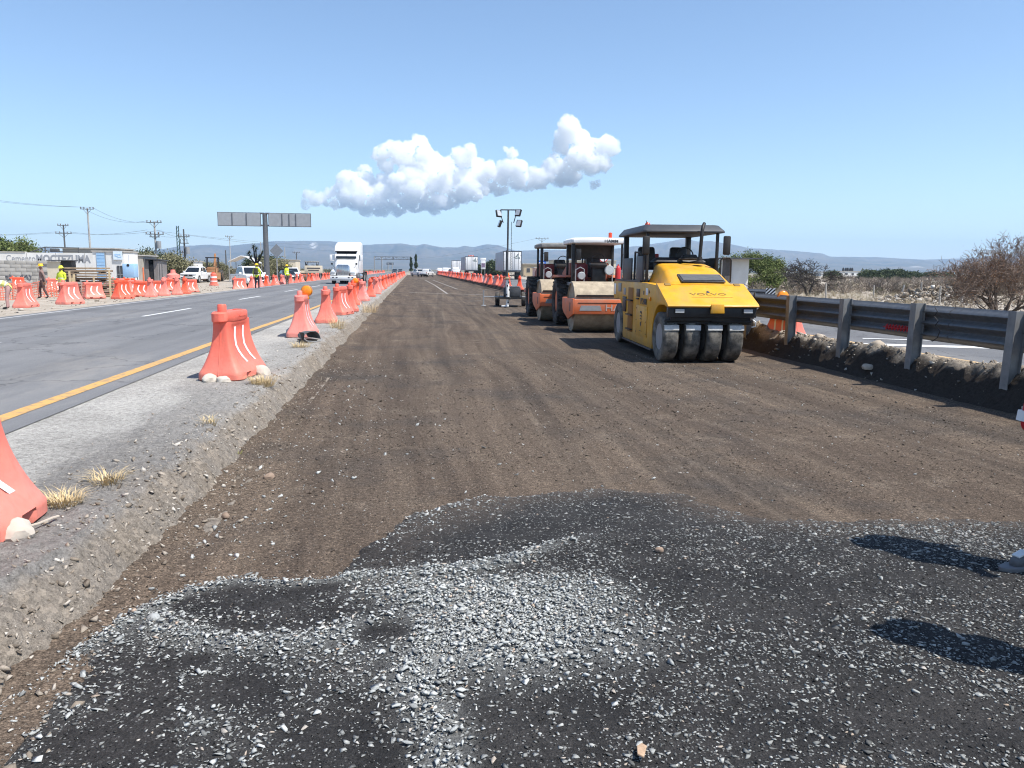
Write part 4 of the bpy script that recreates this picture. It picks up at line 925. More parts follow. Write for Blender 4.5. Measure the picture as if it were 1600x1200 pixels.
def make_comp():
    dro = mat('dusty_dark_orange', (.30, .075, .04), .7, var=.2, vs=4, dust=(.24, .17, .13), da=.6)
    t = T('drum_compactor', 'x', 'roller')
    b = MB(); rd = .70
    b.lathe([(rd-.05, -1.03), (rd, -1.02), (rd, 1.02), (rd-.05, 1.03), (rd-.06, .99), (.25, .93), (.001, .93), (.001, -.93), (.25, -.93), (rd-.06, -.99)], 'x', (0, 0, rd), 56, True); b.build('drum', drum, t, smooth=40)
    b = MB(); b.prism([(.68, -.93-.0), (.68, .55)], 0, 1) if False else None
    b.box((0, -.80, .72), (2.16, .14, .40)); fb = b.build('front_beam', org_p, t, bevel=.015)
    b = MB(); b.box((0, -.874, .83), (1.95, .012, .012)); b.build('weld_seam', blk, fb)
    b = MB(); b.box((-.62, -.876, .69), (.62, .006, .14), tx=.85); b.build('badge_plate', steelp, fb)
    text('lettering', 'HAMM', .25, mat('pale_print', (.46, .36, .32), .6), fb, (.24, -.876, .69), (R(90), 0, 0), .002, .002, 1.25)
    for s in (-1, 1):
        b = MB(); b.prism([(-.86, .52), (-.05, .34), (.70, .48), (1.0, .60), (1.0, .92), (-.86, .95)], s*1.07, s*1.115, 'x'); sf = b.build('side_frame', org_p, t, bevel=.012)
        b = MB(); b.box((s*1.118, -.42, .70), (.012, .10, .24)); b.build('frame_slot', blk, sf)
        b = MB(); b.lathe([(.20, 0), (.2, .05), (.1, .06), (.001, .06)], 'x', (s*1.05, 0, .70), 18); b.build('drum_hub', blk, sf)
    b = MB(); b.box((0, .95, .76), (2.2, .16, .34)); b.build('rear_beam', org_p, t, bevel=.015)
    b = MB(); b.box((0, -.66, 1.02), (1.95, .05, .05)); b.build('scraper', blk, t)
    b = MB(); b.box((0, 1.35, .75), (.6, .8, .5)); b.build('articulation', blk, t, bevel=.02)
    b = MB(); b.box((0, 2.9, .95), (1.05, 2.6, .7)); b.build('rear_frame', dro, t, bevel=.03)
    b = MB(); b.prism([(2.65, 1.25), (4.25, 1.15), (4.3, 1.65), (3.2, 1.95), (2.65, 1.95)], -.62, .62, 'x'); b.build('engine_cover', dro, t, bevel=.04)
    for s in (-1, 1): lug_tyre(s*.84, 2.75, .735, .50, t)
    for s in (-1, 1):
        b = MB(); b.prism([(2.0, 1.50), (2.2, 1.56), (3.3, 1.56), (3.5, 1.46), (3.3, 1.50), (2.2, 1.50)], s*.60, s*1.08, 'x'); b.build('fender', org_p, t)
    b = MB(); b.box((0, 1.95, 1.30), (1.55, 1.3, .10)); b.build('platform', steelp, t, bevel=.01)
    b = MB(); b.box((.05, 1.50, 1.62), (.42, .25, .52), ty=.8); b.box((.02, 1.42, 1.88), (.5, .3, .12), rx=.3); b.build('dashboard', blk, t, bevel=.03)
    b = MB(); b.lathe([(.13, -.05), (.15, 0), (.13, .05), (.001, .06)], 'y', (.34, 1.3, 1.72), 16); b.lathe([(.1, -.04), (.12, 0), (.001, .03)], 'y', (-.5, 1.3, 1.55), 14); b.build('work_light', lens, t)
    b = MB(); b.tube([(.10, 1.62, 1.95), (.10, 1.80, 2.02)], .02, 8); b.tube([(.10+.2*math.cos(a), 1.80+.06*math.sin(a), 2.03+.19*math.sin(a)) for a in [k*math.pi/10 for k in range(20)]], .015, 6, closed=True); b.build('steering_wheel', blk, t)
    b = MB(); b.box((.08, 2.25, 1.58), (.52, .5, .16)); b.box((.08, 2.5, 1.85), (.5, .14, .5), rx=-.12, tx=.85); b.build('seat', blk, t, bevel=.05)
    b = MB(); b.box((-.42, 2.0, 1.65), (.35, .7, .5)); b.build('console', mat('dark_red_paint', (.16, .02, .02), .5), t, bevel=.03)
    b = MB(); b.lathe([(.001, 1.36), (.085, 1.37), (.085, 1.78), (.05, 1.84), (.02, 1.86), (.02, 1.9)], 'z', (.62, 1.35, 0), 14); b.build('extinguisher', redp, t)
    for x0 in (-.68, .70):
        b = MB(); b.tube([(x0, 1.32, 1.32), (x0, 1.32, 1.72), (x0-.14*np.sign(x0), 1.32, 1.80), (x0-.26*np.sign(x0), 1.32, 1.74), (x0-.26*np.sign(x0), 1.32, 1.32)], .018, 6); b.build('handrail', steelp, t)
    for x0, y0, wd in ((-.74, 1.42, .10), (.74, 1.42, .05), (-.72, 2.62, .07), (.72, 2.62, .07)):
        b = MB(); b.box((x0, y0, 1.92), (wd, .09, 1.16)); b.build('canopy_post', blk, t, bevel=.008)
    cr = []
    for z, s, q in ((2.50, .97, .03), (2.52, 1, 0), (2.62, 1, .0), (2.67, .9, .10)):
        x0, y0, y1 = .84*s, 1.22+q, 2.85-q
        cr.append([(-x0+.07, y0, z), (0, y0-.03, z+.015), (x0-.07, y0, z), (x0, y0+.07, z), (x0, y1-.07, z), (x0-.07, y1, z), (-x0+.07, y1, z), (-x0, y1-.07, z), (-x0, y0+.07, z)])
    b = MB(); b.loft(cr); cn = b.build('canopy', whp, t, bevel=.01)
    tx = text('lettering', 'HAMM', .13, lttr, cn, (.36, 1.196, 2.575), (R(90), 0, 0), .003, .003, 1.1)
    b = MB(); b.box((.02, 2.72, 2.30), (1.38, .03, .46)); rp = b.build('rear_screen', mat('dark_canvas', (.055, .05, .045), .8, var=.2, dust=(.12, .1, .08), da=.4), t)
    b = MB(); b.lathe([(.05, 2.66), (.055, 2.70), (.055, 2.84), (.001, 2.86)], 'z', (.44, 1.75, 0), 14); b.build('beacon', mat('red_lens', (.62, .06, .02), .25, spec=.6), t)
    b = MB(); b.box((-.60, 1.30, 2.18), (.15, .05, .34)); b.box((-.68, 1.34, 2.3), (.1, .02, .02)); b.build('mirror', blk, t, bevel=.02)
    b = MB(); b.box((.86, 1.34, 2.1), (.15, .05, .3)); b.box((.78, 1.36, 2.2), (.1, .02, .02)); b.build('mirror', blk, t, bevel=.02)
    return t
c1 = make_comp(); tag(c1, 'orange single drum compactor with white canopy right behind the yellow roller', None, 'orange drum compactors')
c1.location = (5.46, 21.45, 0); c1.rotation_euler = (0, 0, R(-2.2))
c2 = copy_tree(c1); tag(c2, 'farther orange drum compactor with dusty grey canopy, leftmost of the rollers'); c2.location = (5.30, 26.1, 0); c2.rotation_euler = (0, 0, R(-1.5))
for ch in list(c2.children):
    n = ch.name.split('.')[0]
    if n in ('rear_screen', 'beacon', 'extinguisher', 'fender'):
        for g_ in list(ch.children): bpy.data.objects.remove(g_)
        bpy.data.objects.remove(ch)
    elif n == 'canopy':
        ch.data = ch.data.copy(); ch.data.materials[0] = mat('dusty_canopy', (.20, .20, .19), .7, var=.2, dust=(.35, .33, .3), da=.6); ch['label'] = 'dusty grey canopy'
        for g_ in list(ch.children): bpy.data.objects.remove(g_)
# ================================================================== VEHICLES
def wheel(par, x, y, r, w_, rimm=None, hub=.6):
    b = MB(); b.lathe(tyre_prof(r, w_, r*hub), 'x', (x, y, r), 24, True); t_ = b.build('tyre', rub, par, smooth=50)
    s = 1 if x > 0 else -1
    b = MB(); b.lathe([(r*hub+.005, s*w_*.42), (r*hub*.9, s*w_*.30), (r*hub*.35, s*w_*.26), (r*hub*.3, s*w_*.34), (.001, s*w_*.34), (.001, -s*w_*.3), (r*hub+.005, -s*w_*.3)], 'x', (x, y, r), 20); b.build('rim', rimm or steelp, t_); return t_
def make_pickup(paint):
    """front faces -y; 5.2 m long"""
    t = T('pickup_truck', 'x', 'pickup')
    def arch_(cy_, r=.43): return [(cy_+r*math.cos(R(a)), .40+r*math.sin(R(a))) for a in range(180, -1, -18)]
    low = [(-2.55, .42), (-2.55, .62), (-2.48, .98), (-2.40, 1.04), (-1.35, 1.12), (2.58, 1.10), (2.62, .95), (2.60, .50)]
    bot = [(2.45, .40)]+arch_(1.62)[::-1][::1]+arch_(-1.62)[::-1]+[(-2.4, .38)]
    b = MB(); b.prism(low+bot, -.90, .90, 'x'); body = b.build('body', paint, t, bevel=.035)
    rg = []
    for y, z, hw_ in ((-1.42, 1.10, .86), (-.62, 1.70, .70), (-.35, 1.78, .68), (.62, 1.79, .68), (.98, 1.70, .70), (1.08, 1.10, .86)): rg.append((y, z, hw_))
    b = MB(); n = len(rg)
    vs = [(-h, y, z) for y, z, h in rg]+[(h, y, z) for y, z, h in rg]
    fs = [(i, i+1, n+i+1, n+i) for i in range(n-1)]+[tuple(range(n)), tuple(range(2*n-1, n-1, -1)), (0, n, 2*n-1, n-1)]
    b.add(vs, fs); b.build('cab', paint, t, bevel=.03)
    b = MB(); b.add([(-.74, -1.36, 1.165), (.74, -1.36, 1.165), (.62, -.69, 1.665), (-.62, -.69, 1.665)], [(0, 1, 2, 3)]); b.v = [(x, y-.016, z+.014) for x, y, z in b.v]; b.build('windscreen', glass, t, fix=False)
    for s in (-1, 1):
        for q in ([(-1.12, 1.17), (-.53, 1.64), (-.30, 1.69), (-.12, 1.69), (-.12, 1.17)], [(-.02, 1.17), (-.02, 1.70), (.55, 1.70), (.86, 1.62), (.92, 1.17)]):
            b = MB(); pts = [(s*(.86-(z-1.10)*.27+.012), y, z) for y, z in q]; b.add(pts, [tuple(range(len(pts)))]); b.build('side_window', glass, t, fix=False)
        b = MB(); b.box((s*1.0, -1.0, 1.2), (.2, .1, .17)); b.build('mirror', paint, t, bevel=.03)
        b = MB(); b.box((s*.62, -2.50, .90), (.46, .12, .17), rz=s*.22); b.build('headlight', lens, t, bevel=.02)
        b = MB(); b.box((s*.82, 2.60, .92), (.14, .05, .3)); b.build('tail_light', redp, t)
        b = MB(); b.box((s*.903, -.15, .98), (.012, .2, .03)); b.box((s*.903, .75, .98), (.012, .2, .03)); b.build('door_handle', blk, t)
        for y in (-1.62, 1.62): wheel(t, s*.78, y, .385, .26)
    b = MB(); b.box((0, -2.565, .80), (.95, .05, .24)); g = b.build('grille', blk, t, bevel=.015)
    b = MB(); b.lathe([(.001, -.02), (.08, -.02), (.08, 0)], 'y', (0, -2.58, .82), 14); b.build('badge', chrome, g)
    b = MB(); b.box((0, -2.60, .56), (1.7, .16, .22)); bp = b.build('front_bumper', paint, t, bevel=.04)
    b = MB(); b.box((0, -2.685, .52), (1.0, .01, .12)); b.box((-.66, -2.685, .56), (.2, .01, .12)); b.box((.66, -2.685, .56), (.2, .01, .12)); b.build('air_intake', blk, bp)
    b = MB(); b.box((0, 2.66, .52), (1.7, .12, .16)); b.build('rear_bumper', dgrey, t, bevel=.02)
    b = MB(); b.box((0, 1.83, 1.075), (1.56, 1.40, .07)); b.build('load_bed', blk, t)
    b = MB(); b.box((0, 0, .42), (1.5, 4.4, .2)); b.build('chassis', blk, t)
    return t
def place(o, p, rz, label, group=None, z=None):
    o.location = (p[0], p[1], p[2] if z is None else z); o.rotation_euler = (0, 0, R(rz)); tag(o, label, None, group); return o
pk = make_pickup(whp); PG = 'white pickups on the site'
place(pk, (-13.75, 68.0, .05), 27, 'white double cab pickup behind the worker with the backpack', PG)
for p, rz, lb in (((-24.4, 92, 0), -4, 'white pickup facing the road beside the orange backhoe'), ((1.3, 186, .02), 25, 'left of two small white pickups at the far end of the bed'), ((3.3, 182, .02), 160, 'right of two small white pickups at the far end of the bed'),
                  ((9.6, 175, ZR), 180, 'small white pickup driving behind the far trailers on the right road'), ((-17.6, 118, 0), 10, 'small white pickup seen just right of the sign post')):
    place(copy_tree(pk), p, rz, lb, PG)
def make_car(paint):
    t = T('car', 'x', 'car')
    prof_ = [(-2.05, .35), (-2.1, .62), (-1.95, .82), (-1.05, .95), (-.35, 1.40), (.75, 1.44), (1.55, 1.08), (2.05, .98), (2.1, .55), (2.0, .35)]
    rg = []
    for x, s in ((-.84, .985), (-.80, 1), (.80, 1), (.84, .985)): rg.append([(x*(1 if z < 1 else .84), y*s, z) for y, z in prof_])
    b = MB(); b.loft(rg); b.build('body', paint, t, bevel=.03)
    b = MB(); b.add([(-.70, -1.05, 1.0), (.70, -1.05, 1.0), (.60, -.42, 1.38), (-.60, -.42, 1.38)], [(0, 1, 2, 3)]); b.v = [(x, y-.02, z+.02) for x, y, z in b.v]; b.build('windscreen', glass, t, fix=False)
    b = MB(); b.add([(-.60, .82, 1.42), (.60, .82, 1.42), (.68, 1.5, 1.11), (-.68, 1.5, 1.11)], [(0, 1, 2, 3)]); b.v = [(x, y+.01, z+.02) for x, y, z in b.v]; b.build('rear_window', glass, t, fix=False)
    for s in (-1, 1):
        b = MB(); b.add([(s*.715, y, z) for y, z in ((-.85, 1.02), (-.32, 1.36), (.72, 1.39), (1.25, 1.08))], [(0, 1, 2, 3)]); b.v = [(x+s*.012*(1 if z > 1.2 else 9), y, z) for x, y, z in b.v]; b.build('side_window', glass, t, fix=False)
        b = MB(); b.box((s*.6, -2.06, .70), (.34, .08, .14)); b.build('headlight', lens, t, bevel=.01)
        b = MB(); b.box((s*.62, 2.06, .85), (.3, .06, .14)); b.build('tail_light', redp, t)
        for y in (-1.3, 1.3): wheel(t, s*.74, y, .31, .2)
    b = MB(); b.box((0, -2.10, .5), (1.1, .04, .16)); b.build('grille', blk, t)
    return t
dk_car = make_car(mat('dark_car_paint', (.03, .034, .04), .25, var=.1, dust=(.2, .18, .15), da=.3, spec=.6))
CG = 'cars on the road'
place(dk_car, (-16.2, 104, 0), 20, 'dark saloon car parked behind the worker in the green vest', CG)
for p, rz, lb in (((-6.0, 265, ZL), 0, 'nearer of two tiny cars approaching on the left road'), ((-5.2, 330, ZL), 2, 'farther of two tiny cars approaching on the left road'), ((10.0, 200, ZR), 180, 'tiny dark car among the far traffic on the right road')):
    place(copy_tree(dk_car), p, rz, lb, CG)
# ---- bobtail highway tractor
tr = T('truck_tractor', 'white sleeper cab truck tractor driving toward us on the left road', 'truck', (-6.35, 73.0, ZL), R(-3.5))
def cabring(y, hw_, z0, z1, c=.12): return [(-hw_, y, z0), (-hw_, y, z1-c), (-hw_+c, y, z1), (hw_-c, y, z1), (hw_, y, z1-c), (hw_, y, z0)]
b = MB(); b.loft([cabring(2.05, 1.10, 1.05, 2.62), cabring(2.30, 1.13, 1.05, 2.95), cabring(2.75, 1.17, 1.0, 3.62), cabring(3.3, 1.18, 1.0, 3.90, .2), cabring(5.0, 1.18, 1.0, 4.0, .2)]); cab = b.build('cab', whp, tr, bevel=.03)
b = MB(); b.loft([cabring(-.12, .70, 1.0, 1.78, .2), cabring(.25, .80, 1.0, 1.98, .2), cabring(1.2, .92, 1.0, 2.14, .18), cabring(2.10, 1.0, 1.0, 2.30, .16)]); hd = b.build('hood', whp, tr, bevel=.03)
b = MB(); b.add([(-.95, 1.99, 2.32), (.95, 1.99, 2.32), (.90, 2.42, 2.98), (-.90, 2.42, 2.98)], [(0, 1, 2, 3)]); b.v = [(x, y-.09, z+.04) for x, y, z in b.v]; ws = b.build('windscreen', glass, tr, fix=False)
b = MB(); b.box((0, 2.14, 2.72), (.035, .5, .04), rx=1.0); b.build('windscreen_pillar', blk, ws)
b = MB(); b.box((0, 2.28, 3.05), (2.1, .3, .05), rx=.2); b.build('sun_visor', blk, tr)
b = MB(); b.prism([(-.52, .78), (.52, .78), (.60, 1.05), (.60, 1.62), (.45, 1.80), (-.45, 1.80), (-.60, 1.62), (-.60, 1.05)], -.22, -.1, 'y'); gl = b.build('grille', chrome, tr, bevel=.02)
for k in range(9):
    b = MB(); b.box((0, -.225, .90+.10*k), (1.0, .02, .03)); b.build('grille_bar', dgrey, gl)
b = MB(); b.box((0, -.235, 1.29), (.03, .03, 1.0)); b.build('grille_spine', chrome, gl)
b = MB(); b.box((0, -.30, .58), (2.34, .32, .36)); bp = b.build('bumper', whp, tr, bevel=.06)
b = MB(); b.box((0, -.30, .37), (2.2, .26, .07)); b.build('bumper_lip', chrome, bp)
for s in (-1, 1):
    b = MB(); b.box((s*.55, -.465, .62), (.16, .02, .09)); b.box((s*.88, -.46, .62), (.16, .02, .09)); b.build('fog_light', dgrey, bp)
    b = MB(); b.loft([[(s*.66, y, zb), (s*.66, y, zt), (s*.95, y, zt), (s*1.16, y, zt-.16), (s*1.16, y, zb)] for y, zb, zt in ((-.16, .80, 1.12), (.0, .80, 1.30), (.5, 1.0, 1.42), (1.0, 1.0, 1.40), (1.45, .80, 1.22), (1.6, .6, .9))]); b.build('fender', whp, tr, bevel=.02)
    b = MB(); b.box((s*.90, -.20, 1.05), (.36, .10, .22), rz=s*.25); b.build('headlight', lens, tr, bevel=.03)
    b = MB(); b.box((s*1.42, 2.0, 2.42), (.22, .09, .60)); b.tube([(s*1.12, 2.1, 2.7), (s*1.4, 2.05, 2.7)], .02, 6); b.tube([(s*1.12, 2.1, 2.15), (s*1.4, 2.05, 2.15)], .02, 6); b.build('mirror', whp, tr, bevel=.03)
    b = MB(); b.box((s*1.12, .6, 1.86), (.16, .10, .16)); b.tube([(s*.9, .8, 1.5), (s*1.12, .62, 1.8)], .015, 6); b.build('hood_mirror', blk, tr, bevel=.02)
    b = MB(); b.box((s*1.186, 2.85, 2.45), (.012, .7, .55)); b.build('side_window', glass, tr)
    b = MB(); b.lathe([(.001, -.9), (.32, -.9), (.33, -.85), (.33, .85), (.32, .9), (.001, .9)], 'y', (s*.90, 3.6, .72), 18); b.build('fuel_tank', chrome, tr)
    wheel(tr, s*.98, .72, .52, .30, chrome)
    for y in (6.0, 7.25):
        for x in (.74, 1.08): wheel(tr, s*x, y, .52, .28, steelp)
    b = MB(); b.lathe([(.60, -.33), (.62, -.33), (.62, .33), (.60, .33)], 'x', (s*.91, 6.6, .56), 4) if False else None
    b.prism([(5.4, .75), (5.5, 1.06), (6.0, 1.16), (7.3, 1.16), (7.8, 1.06), (7.85, .5), (7.8, .5), (7.74, 1.0), (7.25, 1.10), (6.0, 1.10), (5.55, 1.0), (5.45, .75)], s*.56, s*1.24, 'x'); b.build('rear_fender', blk, tr)
    b = MB(); b.lathe([(.07, 1.0), (.08, 1.4), (.08, 3.4), (.06, 3.9)], 'z', (s*1.05, 5.2, 0), 12); b.build('exhaust_stack', chrome, tr)
b = MB(); b.box((0, 4.2, .88), (.9, 7.4, .24)); b.box((0, 6.4, 1.1), (.9, 1.0, .12)); b.build('chassis', blk, tr)
b = MB(); b.box((0, 2.74, 3.66), (.16, .03, .04)); b.build('cab_badge', dgrey, tr)
# ---- box trailers
def make_trailer(L=13.5):
    """rear doors at y=0 facing -y"""
    t = T('box_trailer', 'x', 'trailer')
    b = MB(); b.box((0, L/2, 2.50), (2.45, L, 2.60)); body = b.build('body', mat('trailer_side', (.42, .45, .49), .5, var=.06, vs=1, dust=(.4, .36, .3), da=.3), t, bevel=.02)
    for k in range(int(L/1.2)):
        for s in (-1, 1):
            b = MB(); b.box((s*1.228, .6+1.2*k, 2.5), (.014, .05, 2.5)); b.build('side_rib', steelp, body)
    for s in (-1, 1):
        b = MB(); b.box((s*.60, -.02, 2.50), (1.14, .05, 2.42)); d = b.build('rear_door', whp, t, bevel=.01)
        for x in (.28, .82):
            b = MB(); b.cyl((s*x, -.06, 1.35), (s*x, -.06, 3.65), .022, 8); b.build('lock_rod', steelp, d)
        for z in (1.6, 2.4, 3.3):
            b = MB(); b.box((s*1.14, -.05, z), (.10, .03, .08)); b.build('hinge', steelp, d)
        for y in (1.4, 2.65):
            for x in (.72, 1.06): wheel(t, s*x, y, .5, .27, steelp)
        b = MB(); b.box((s*.85, .45, .72), (.55, .02, .60)); b.build('mud_flap', blk, t)
        b = MB(); b.box((s*.95, -.03, 1.10), (.3, .04, .08)); b.build('tail_light', redp, t)
    b = MB(); b.box((0, -.03, 3.78), (2.46, .07, .08)); b.box((-1.21, -.03, 2.5), (.06, .07, 2.6)); b.box((1.21, -.03, 2.5), (.06, .07, 2.6)); b.box((0, -.02, 1.14), (2.46, .1, .16)); b.build('rear_frame', dgrey, t)
    b = MB(); b.box((0, .0, .55), (2.2, .1, .12)); b.box((-.6, .05, .85), (.08, .08, .55)); b.box((.6, .05, .85), (.08, .08, .55)); b.build('underride_bar', blk, t)
    b = MB(); b.box((0, L/2, 1.08), (1.0, L*.96, .16)); b.build('chassis', blk, t)
    return t, body
tl, _ = make_trailer()
# winged mark on the right door
b = MB()
for k, (x, z, w_, a) in enumerate(((.40, 3.02, .5, .2), (.62, 3.22, .42, .55), (.78, 3.02, .4, -.2), (.85, 2.86, .32, -.1), (.52, 2.86, .3, .1), (.7, 3.36, .22, .8))): b.box((x, -.048, z), (w_, .006, .085), ry=-a)
dl_ = [c for c in tl.children if c.name.startswith('rear_door')][1]; b.build('printed_mark', mat('dark_green_print', (.05, .10, .09), .6), dl_)
place(tl, (13.35, 104, ZR), -1.5, 'big white box trailer with closed rear doors, nearest on the right road', 'box trailers')
t2 = copy_tree(tl); place(t2, (11.3, 150, ZR), 0, 'smaller looking second box trailer ahead of the big one', 'box trailers')
t3, b3 = make_trailer(7); place(t3, (9.9, 178, ZR), -4, 'far white box truck with dark front on the right road', 'box trailers'); t3.scale = (.9, .9, .88)
b = MB(); b.box((0, 7.9, 1.9), (2.3, 1.7, 2.3)); b.build('truck_cab', blk, t3, bevel=.1)
# ---- loader backhoe seen from the front behind the pickup
bh = T('backhoe_loader', 'dusty orange backhoe loader standing beside the white pickup', 'backhoe', (-24.6, 100, 0), R(8))
rusty = mat('rusty_orange', (.33, .15, .06), .7, var=.25, vs=5, dust=(.3, .22, .15), da=.6)
b = MB(); b.box((0, 0, 1.0), (1.0, 3.4, .7)); b.box((0, -1.0, 1.5), (.9, 1.3, .5)); b.build('body', rusty, bh, bevel=.04)
b = MB()
for x in (-.65, .65):
    for y in (.1, 1.4): b.box((x, y, 2.2), (.09, .09, 1.3))
b.box((0, .75, 2.9), (1.5, 1.6, .12)); b.build('cab_frame', blk, bh)
b = MB(); b.prism([(-2.1, .15), (-2.9, .2), (-2.95, .35), (-2.5, .45), (-2.25, 1.1), (-2.1, 1.1)], -1.15, 1.15, 'x'); b.build('bucket', rusty, bh)
for s in (-1, 1):
    b = MB(); b.tube([(s*.65, .1, 1.5), (s*.65, -1.2, 1.55), (s*.65, -2.2, .7)], .09, 6); b.build('loader_arm', rusty, bh)
    wheel(bh, s*.9, 1.2, .70, .45, rusty); wheel(bh, s*.85, -1.2, .45, .3, rusty)
b = MB(); b.tube([(0, 1.8, 1.1), (.1, 2.5, 2.6), (.1, 3.1, 3.4)], .13, 6); b.build('boom', rusty, bh)
b = MB(); b.tube([(.1, 3.1, 3.4), (.1, 3.9, 1.9)], .10, 6); b.box((.1, 3.9, 1.5), (.5, .5, .6)); b.build('dipper', rusty, bh)
# far compactor beyond the workers
c3 = copy_tree(c2); place(c3, (-14.0, 108, 0), -6, 'distant drum compactor with dark canopy among the left barriers'); c3['group'] = 'orange drum compactors'
# ================================================================== LIGHT TOWER
lt = T('light_tower', 'mobile light tower trailer with four floodlights on a tall mast', 'light tower', (4.36, 36.2, 0), R(-8))
b = MB(); b.box((.28, .3, .68), (.80, 1.3, .42)); b.box((.28, .3, .91), (.7, 1.1, .05)); b.build('body', dgrey, lt, bevel=.04)
b = MB(); b.box((.2, .2, .42), (1.1, 1.9, .09)); b.tube([(.2, -.7, .42), (.2, -1.5, .42)], .05, 6); b.build('frame', blk, lt)
for s in (-.42, .82): wheel(lt, s, .35, .34, .20)
for x0, x1 in ((-.35, -1.05), (.75, 1.45)):
    b = MB(); b.cyl((x0, -.3, .46), (x1, -.3, .46), .03, 8); b.cyl((x1, -.3, .08), (x1, -.3, .75), .03, 8); b.lathe([(.001, 0), (.12, 0), (.12, .03), (.03, .06)], 'z', (x1, -.3, .02), 12); b.build('outrigger', steelp, lt)
b = MB(); b.cyl((.04, -.42, .5), (.04, -.42, 2.6), .06, 10); b.cyl((.06, -.42, 2.4), (.08, -.42, 4.45), .042, 10); b.build('mast', dgrey, lt)
# the mast's white wrapped foot with dark flecks
b = MB(); b.tube([(.08, -.62, .06), (.085, -.62, .7), (.07, -.60, 1.05), (.05, -.58, 1.26)], [.075, .085, .08, .07], 10); ft = b.build('wrapped_jack', mat('white_plastic_wrap', (.72, .70, .66), .6, var=.2, vs=9), lt)
b = MB(); b.box((-.03, -.72, .05), (.34, .20, .08)); b.build('jack_foot', whp, ft, bevel=.02)
b = MB()
for z, a in ((.22, .3), (.42, 2.0), (.58, -.6), (.80, 1.2), (.98, -.2), (1.14, .7)): b.box((.085+.075*math.sin(a), -.62-.07*math.cos(a), z), (.06, .03, .075), rz=a)
b.build('dark_patch', blk, ft)
b = MB(); b.ball((.05, -.58, 1.33), .11, 10, 6, .6); b.box((.05, -.58, 1.30), (.30, .26, .03)); b.build('jack_cap', mat('tan_cloth', (.30, .22, .14), .9), ft, bevel=.01)
b = MB(); b.box((.08, -.42, 4.43), (.72, .05, .05)); b.tube([(-.26, -.42, 4.43), (-.24, -.42, 4.12), (-.15, -.42, 3.85)], .022, 6); b.tube([(.42, -.42, 4.43), (.40, -.42, 4.1), (.33, -.42, 3.85)], .022, 6); b.build('lamp_bracket', dgrey, lt)
for x, z, a in ((-.36, 4.26, .35), (-.30, 3.80, -.75), (.54, 4.30, -.35), (.58, 3.82, -.3)):
    b = MB(); Mx = Matrix.Translation((x, -.45, z)) @ Euler((-.35, .06, a*1.8)).to_matrix().to_4x4()
    b.box((0, 0, 0), (.27, .11, .32), Mx, tx=1); fl = b.build('floodlight', blk, lt, bevel=.015)
    b = MB(); b.box((0, -.061, 0), (.22, .012, .26), Mx); b.build('floodlight_lens', lens, fl)
b = MB(); q = [(.22+.02*(k % 2), -.42+.02*((k//2) % 2), 3.9-.058*k) for k in range(52)]; b.tube(q, .012, 5); b.build('coiled_cable', wire_m, lt)
# ================================================================== SMALL THINGS ON THE SHOULDER
bk = T('broken_bucket', 'torn black rubber bucket lying on its side on the shoulder', 'bucket', (-2.05, 15.3, ZL+.02), R(32)); bk.scale = (.68, .68, .68)
b = MB(); rg = []
for q, (y, r_) in enumerate(((-.34, .20), (-.1, .185), (.12, .165), (.3, .12))):
    rg.append([(r_*1.25*math.cos(a), y+.04*math.sin(3*a), max(0, .12+r_*math.sin(a))) for a in [R(-10+20*k) for k in range(11)]]+[(r_*1.2*math.cos(a), y+.04*math.sin(3*a), max(.0, .11+r_*.92*math.sin(a))) for a in [R(190-20*k) for k in range(11)]])
b.loft(rg); b.build('shell', mat('dusty_rubber', (.10, .103, .11), .8, var=.25, dust=(.3, .28, .25), da=.6, ds=3), bk)
b = MB(); b.tube([(-.25, -.34, .1), (-.2, -.46, .04), (0, -.5, .02), (.2, -.46, .03), (.28, -.36, .1)], .012, 6); b.build('handle', steelp, bk)
b = MB(); b.add([(-.26, -.30, .02), (-.40, -.36, .30), (-.22, -.28, .26), (-.18, -.20, .12)], [(0, 1, 2, 3), (3, 2, 1, 0)]); b.build('torn_flap', blk, bk, fix=False)
b = MB(); b.box((0, .0, .03), (.38, .5, .05)); b.build('bottom', blk, bk)
rockm = mat('pale_limestone', (.50, .455, .39), .9, var=.14, vs=9, dust=(.45, .36, .27), da=.5, ds=6, bump=.6, bs=35)
def rock(p, s, seed, label, flat=.75, m_=None, group=None):
    r_ = np.random.default_rng(seed); bm = bmesh.new(); bmesh.ops.create_icosphere(bm, subdivisions=3, radius=.5)
    off = r_.random(3)*40
    for v in bm.verts:
        d = np.array(v.co[:])*1.0
        n = N1.fbm(np.array([d[0]*2.6+off[0]]), np.array([d[1]*2.6+d[2]*1.9+off[1]]), 3)[0]+.8*N2.fbm(np.array([d[2]*3+off[2]]), np.array([d[0]*3-d[1]*2+off[0]]), 3)[0]
        k = 1+.55*n; v.co = Vector((d[0]*k*s[0], d[1]*k*s[1], max(d[2]*k*flat*s[2], -.12*s[2])))
    me = bpy.data.meshes.new('rock'); bm.to_mesh(me); bm.free(); me.materials.append(m_ or rockm); me.shade_smooth(); me.set_sharp_from_angle(angle=R(28))
    o = bpy.data.objects.new('rock', me); col.objects.link(o); o.location = p; o.rotation_euler = (0, 0, r_.random()*6); return tag(o, label, 'rock', group)
RG = 'stones on the shoulder'
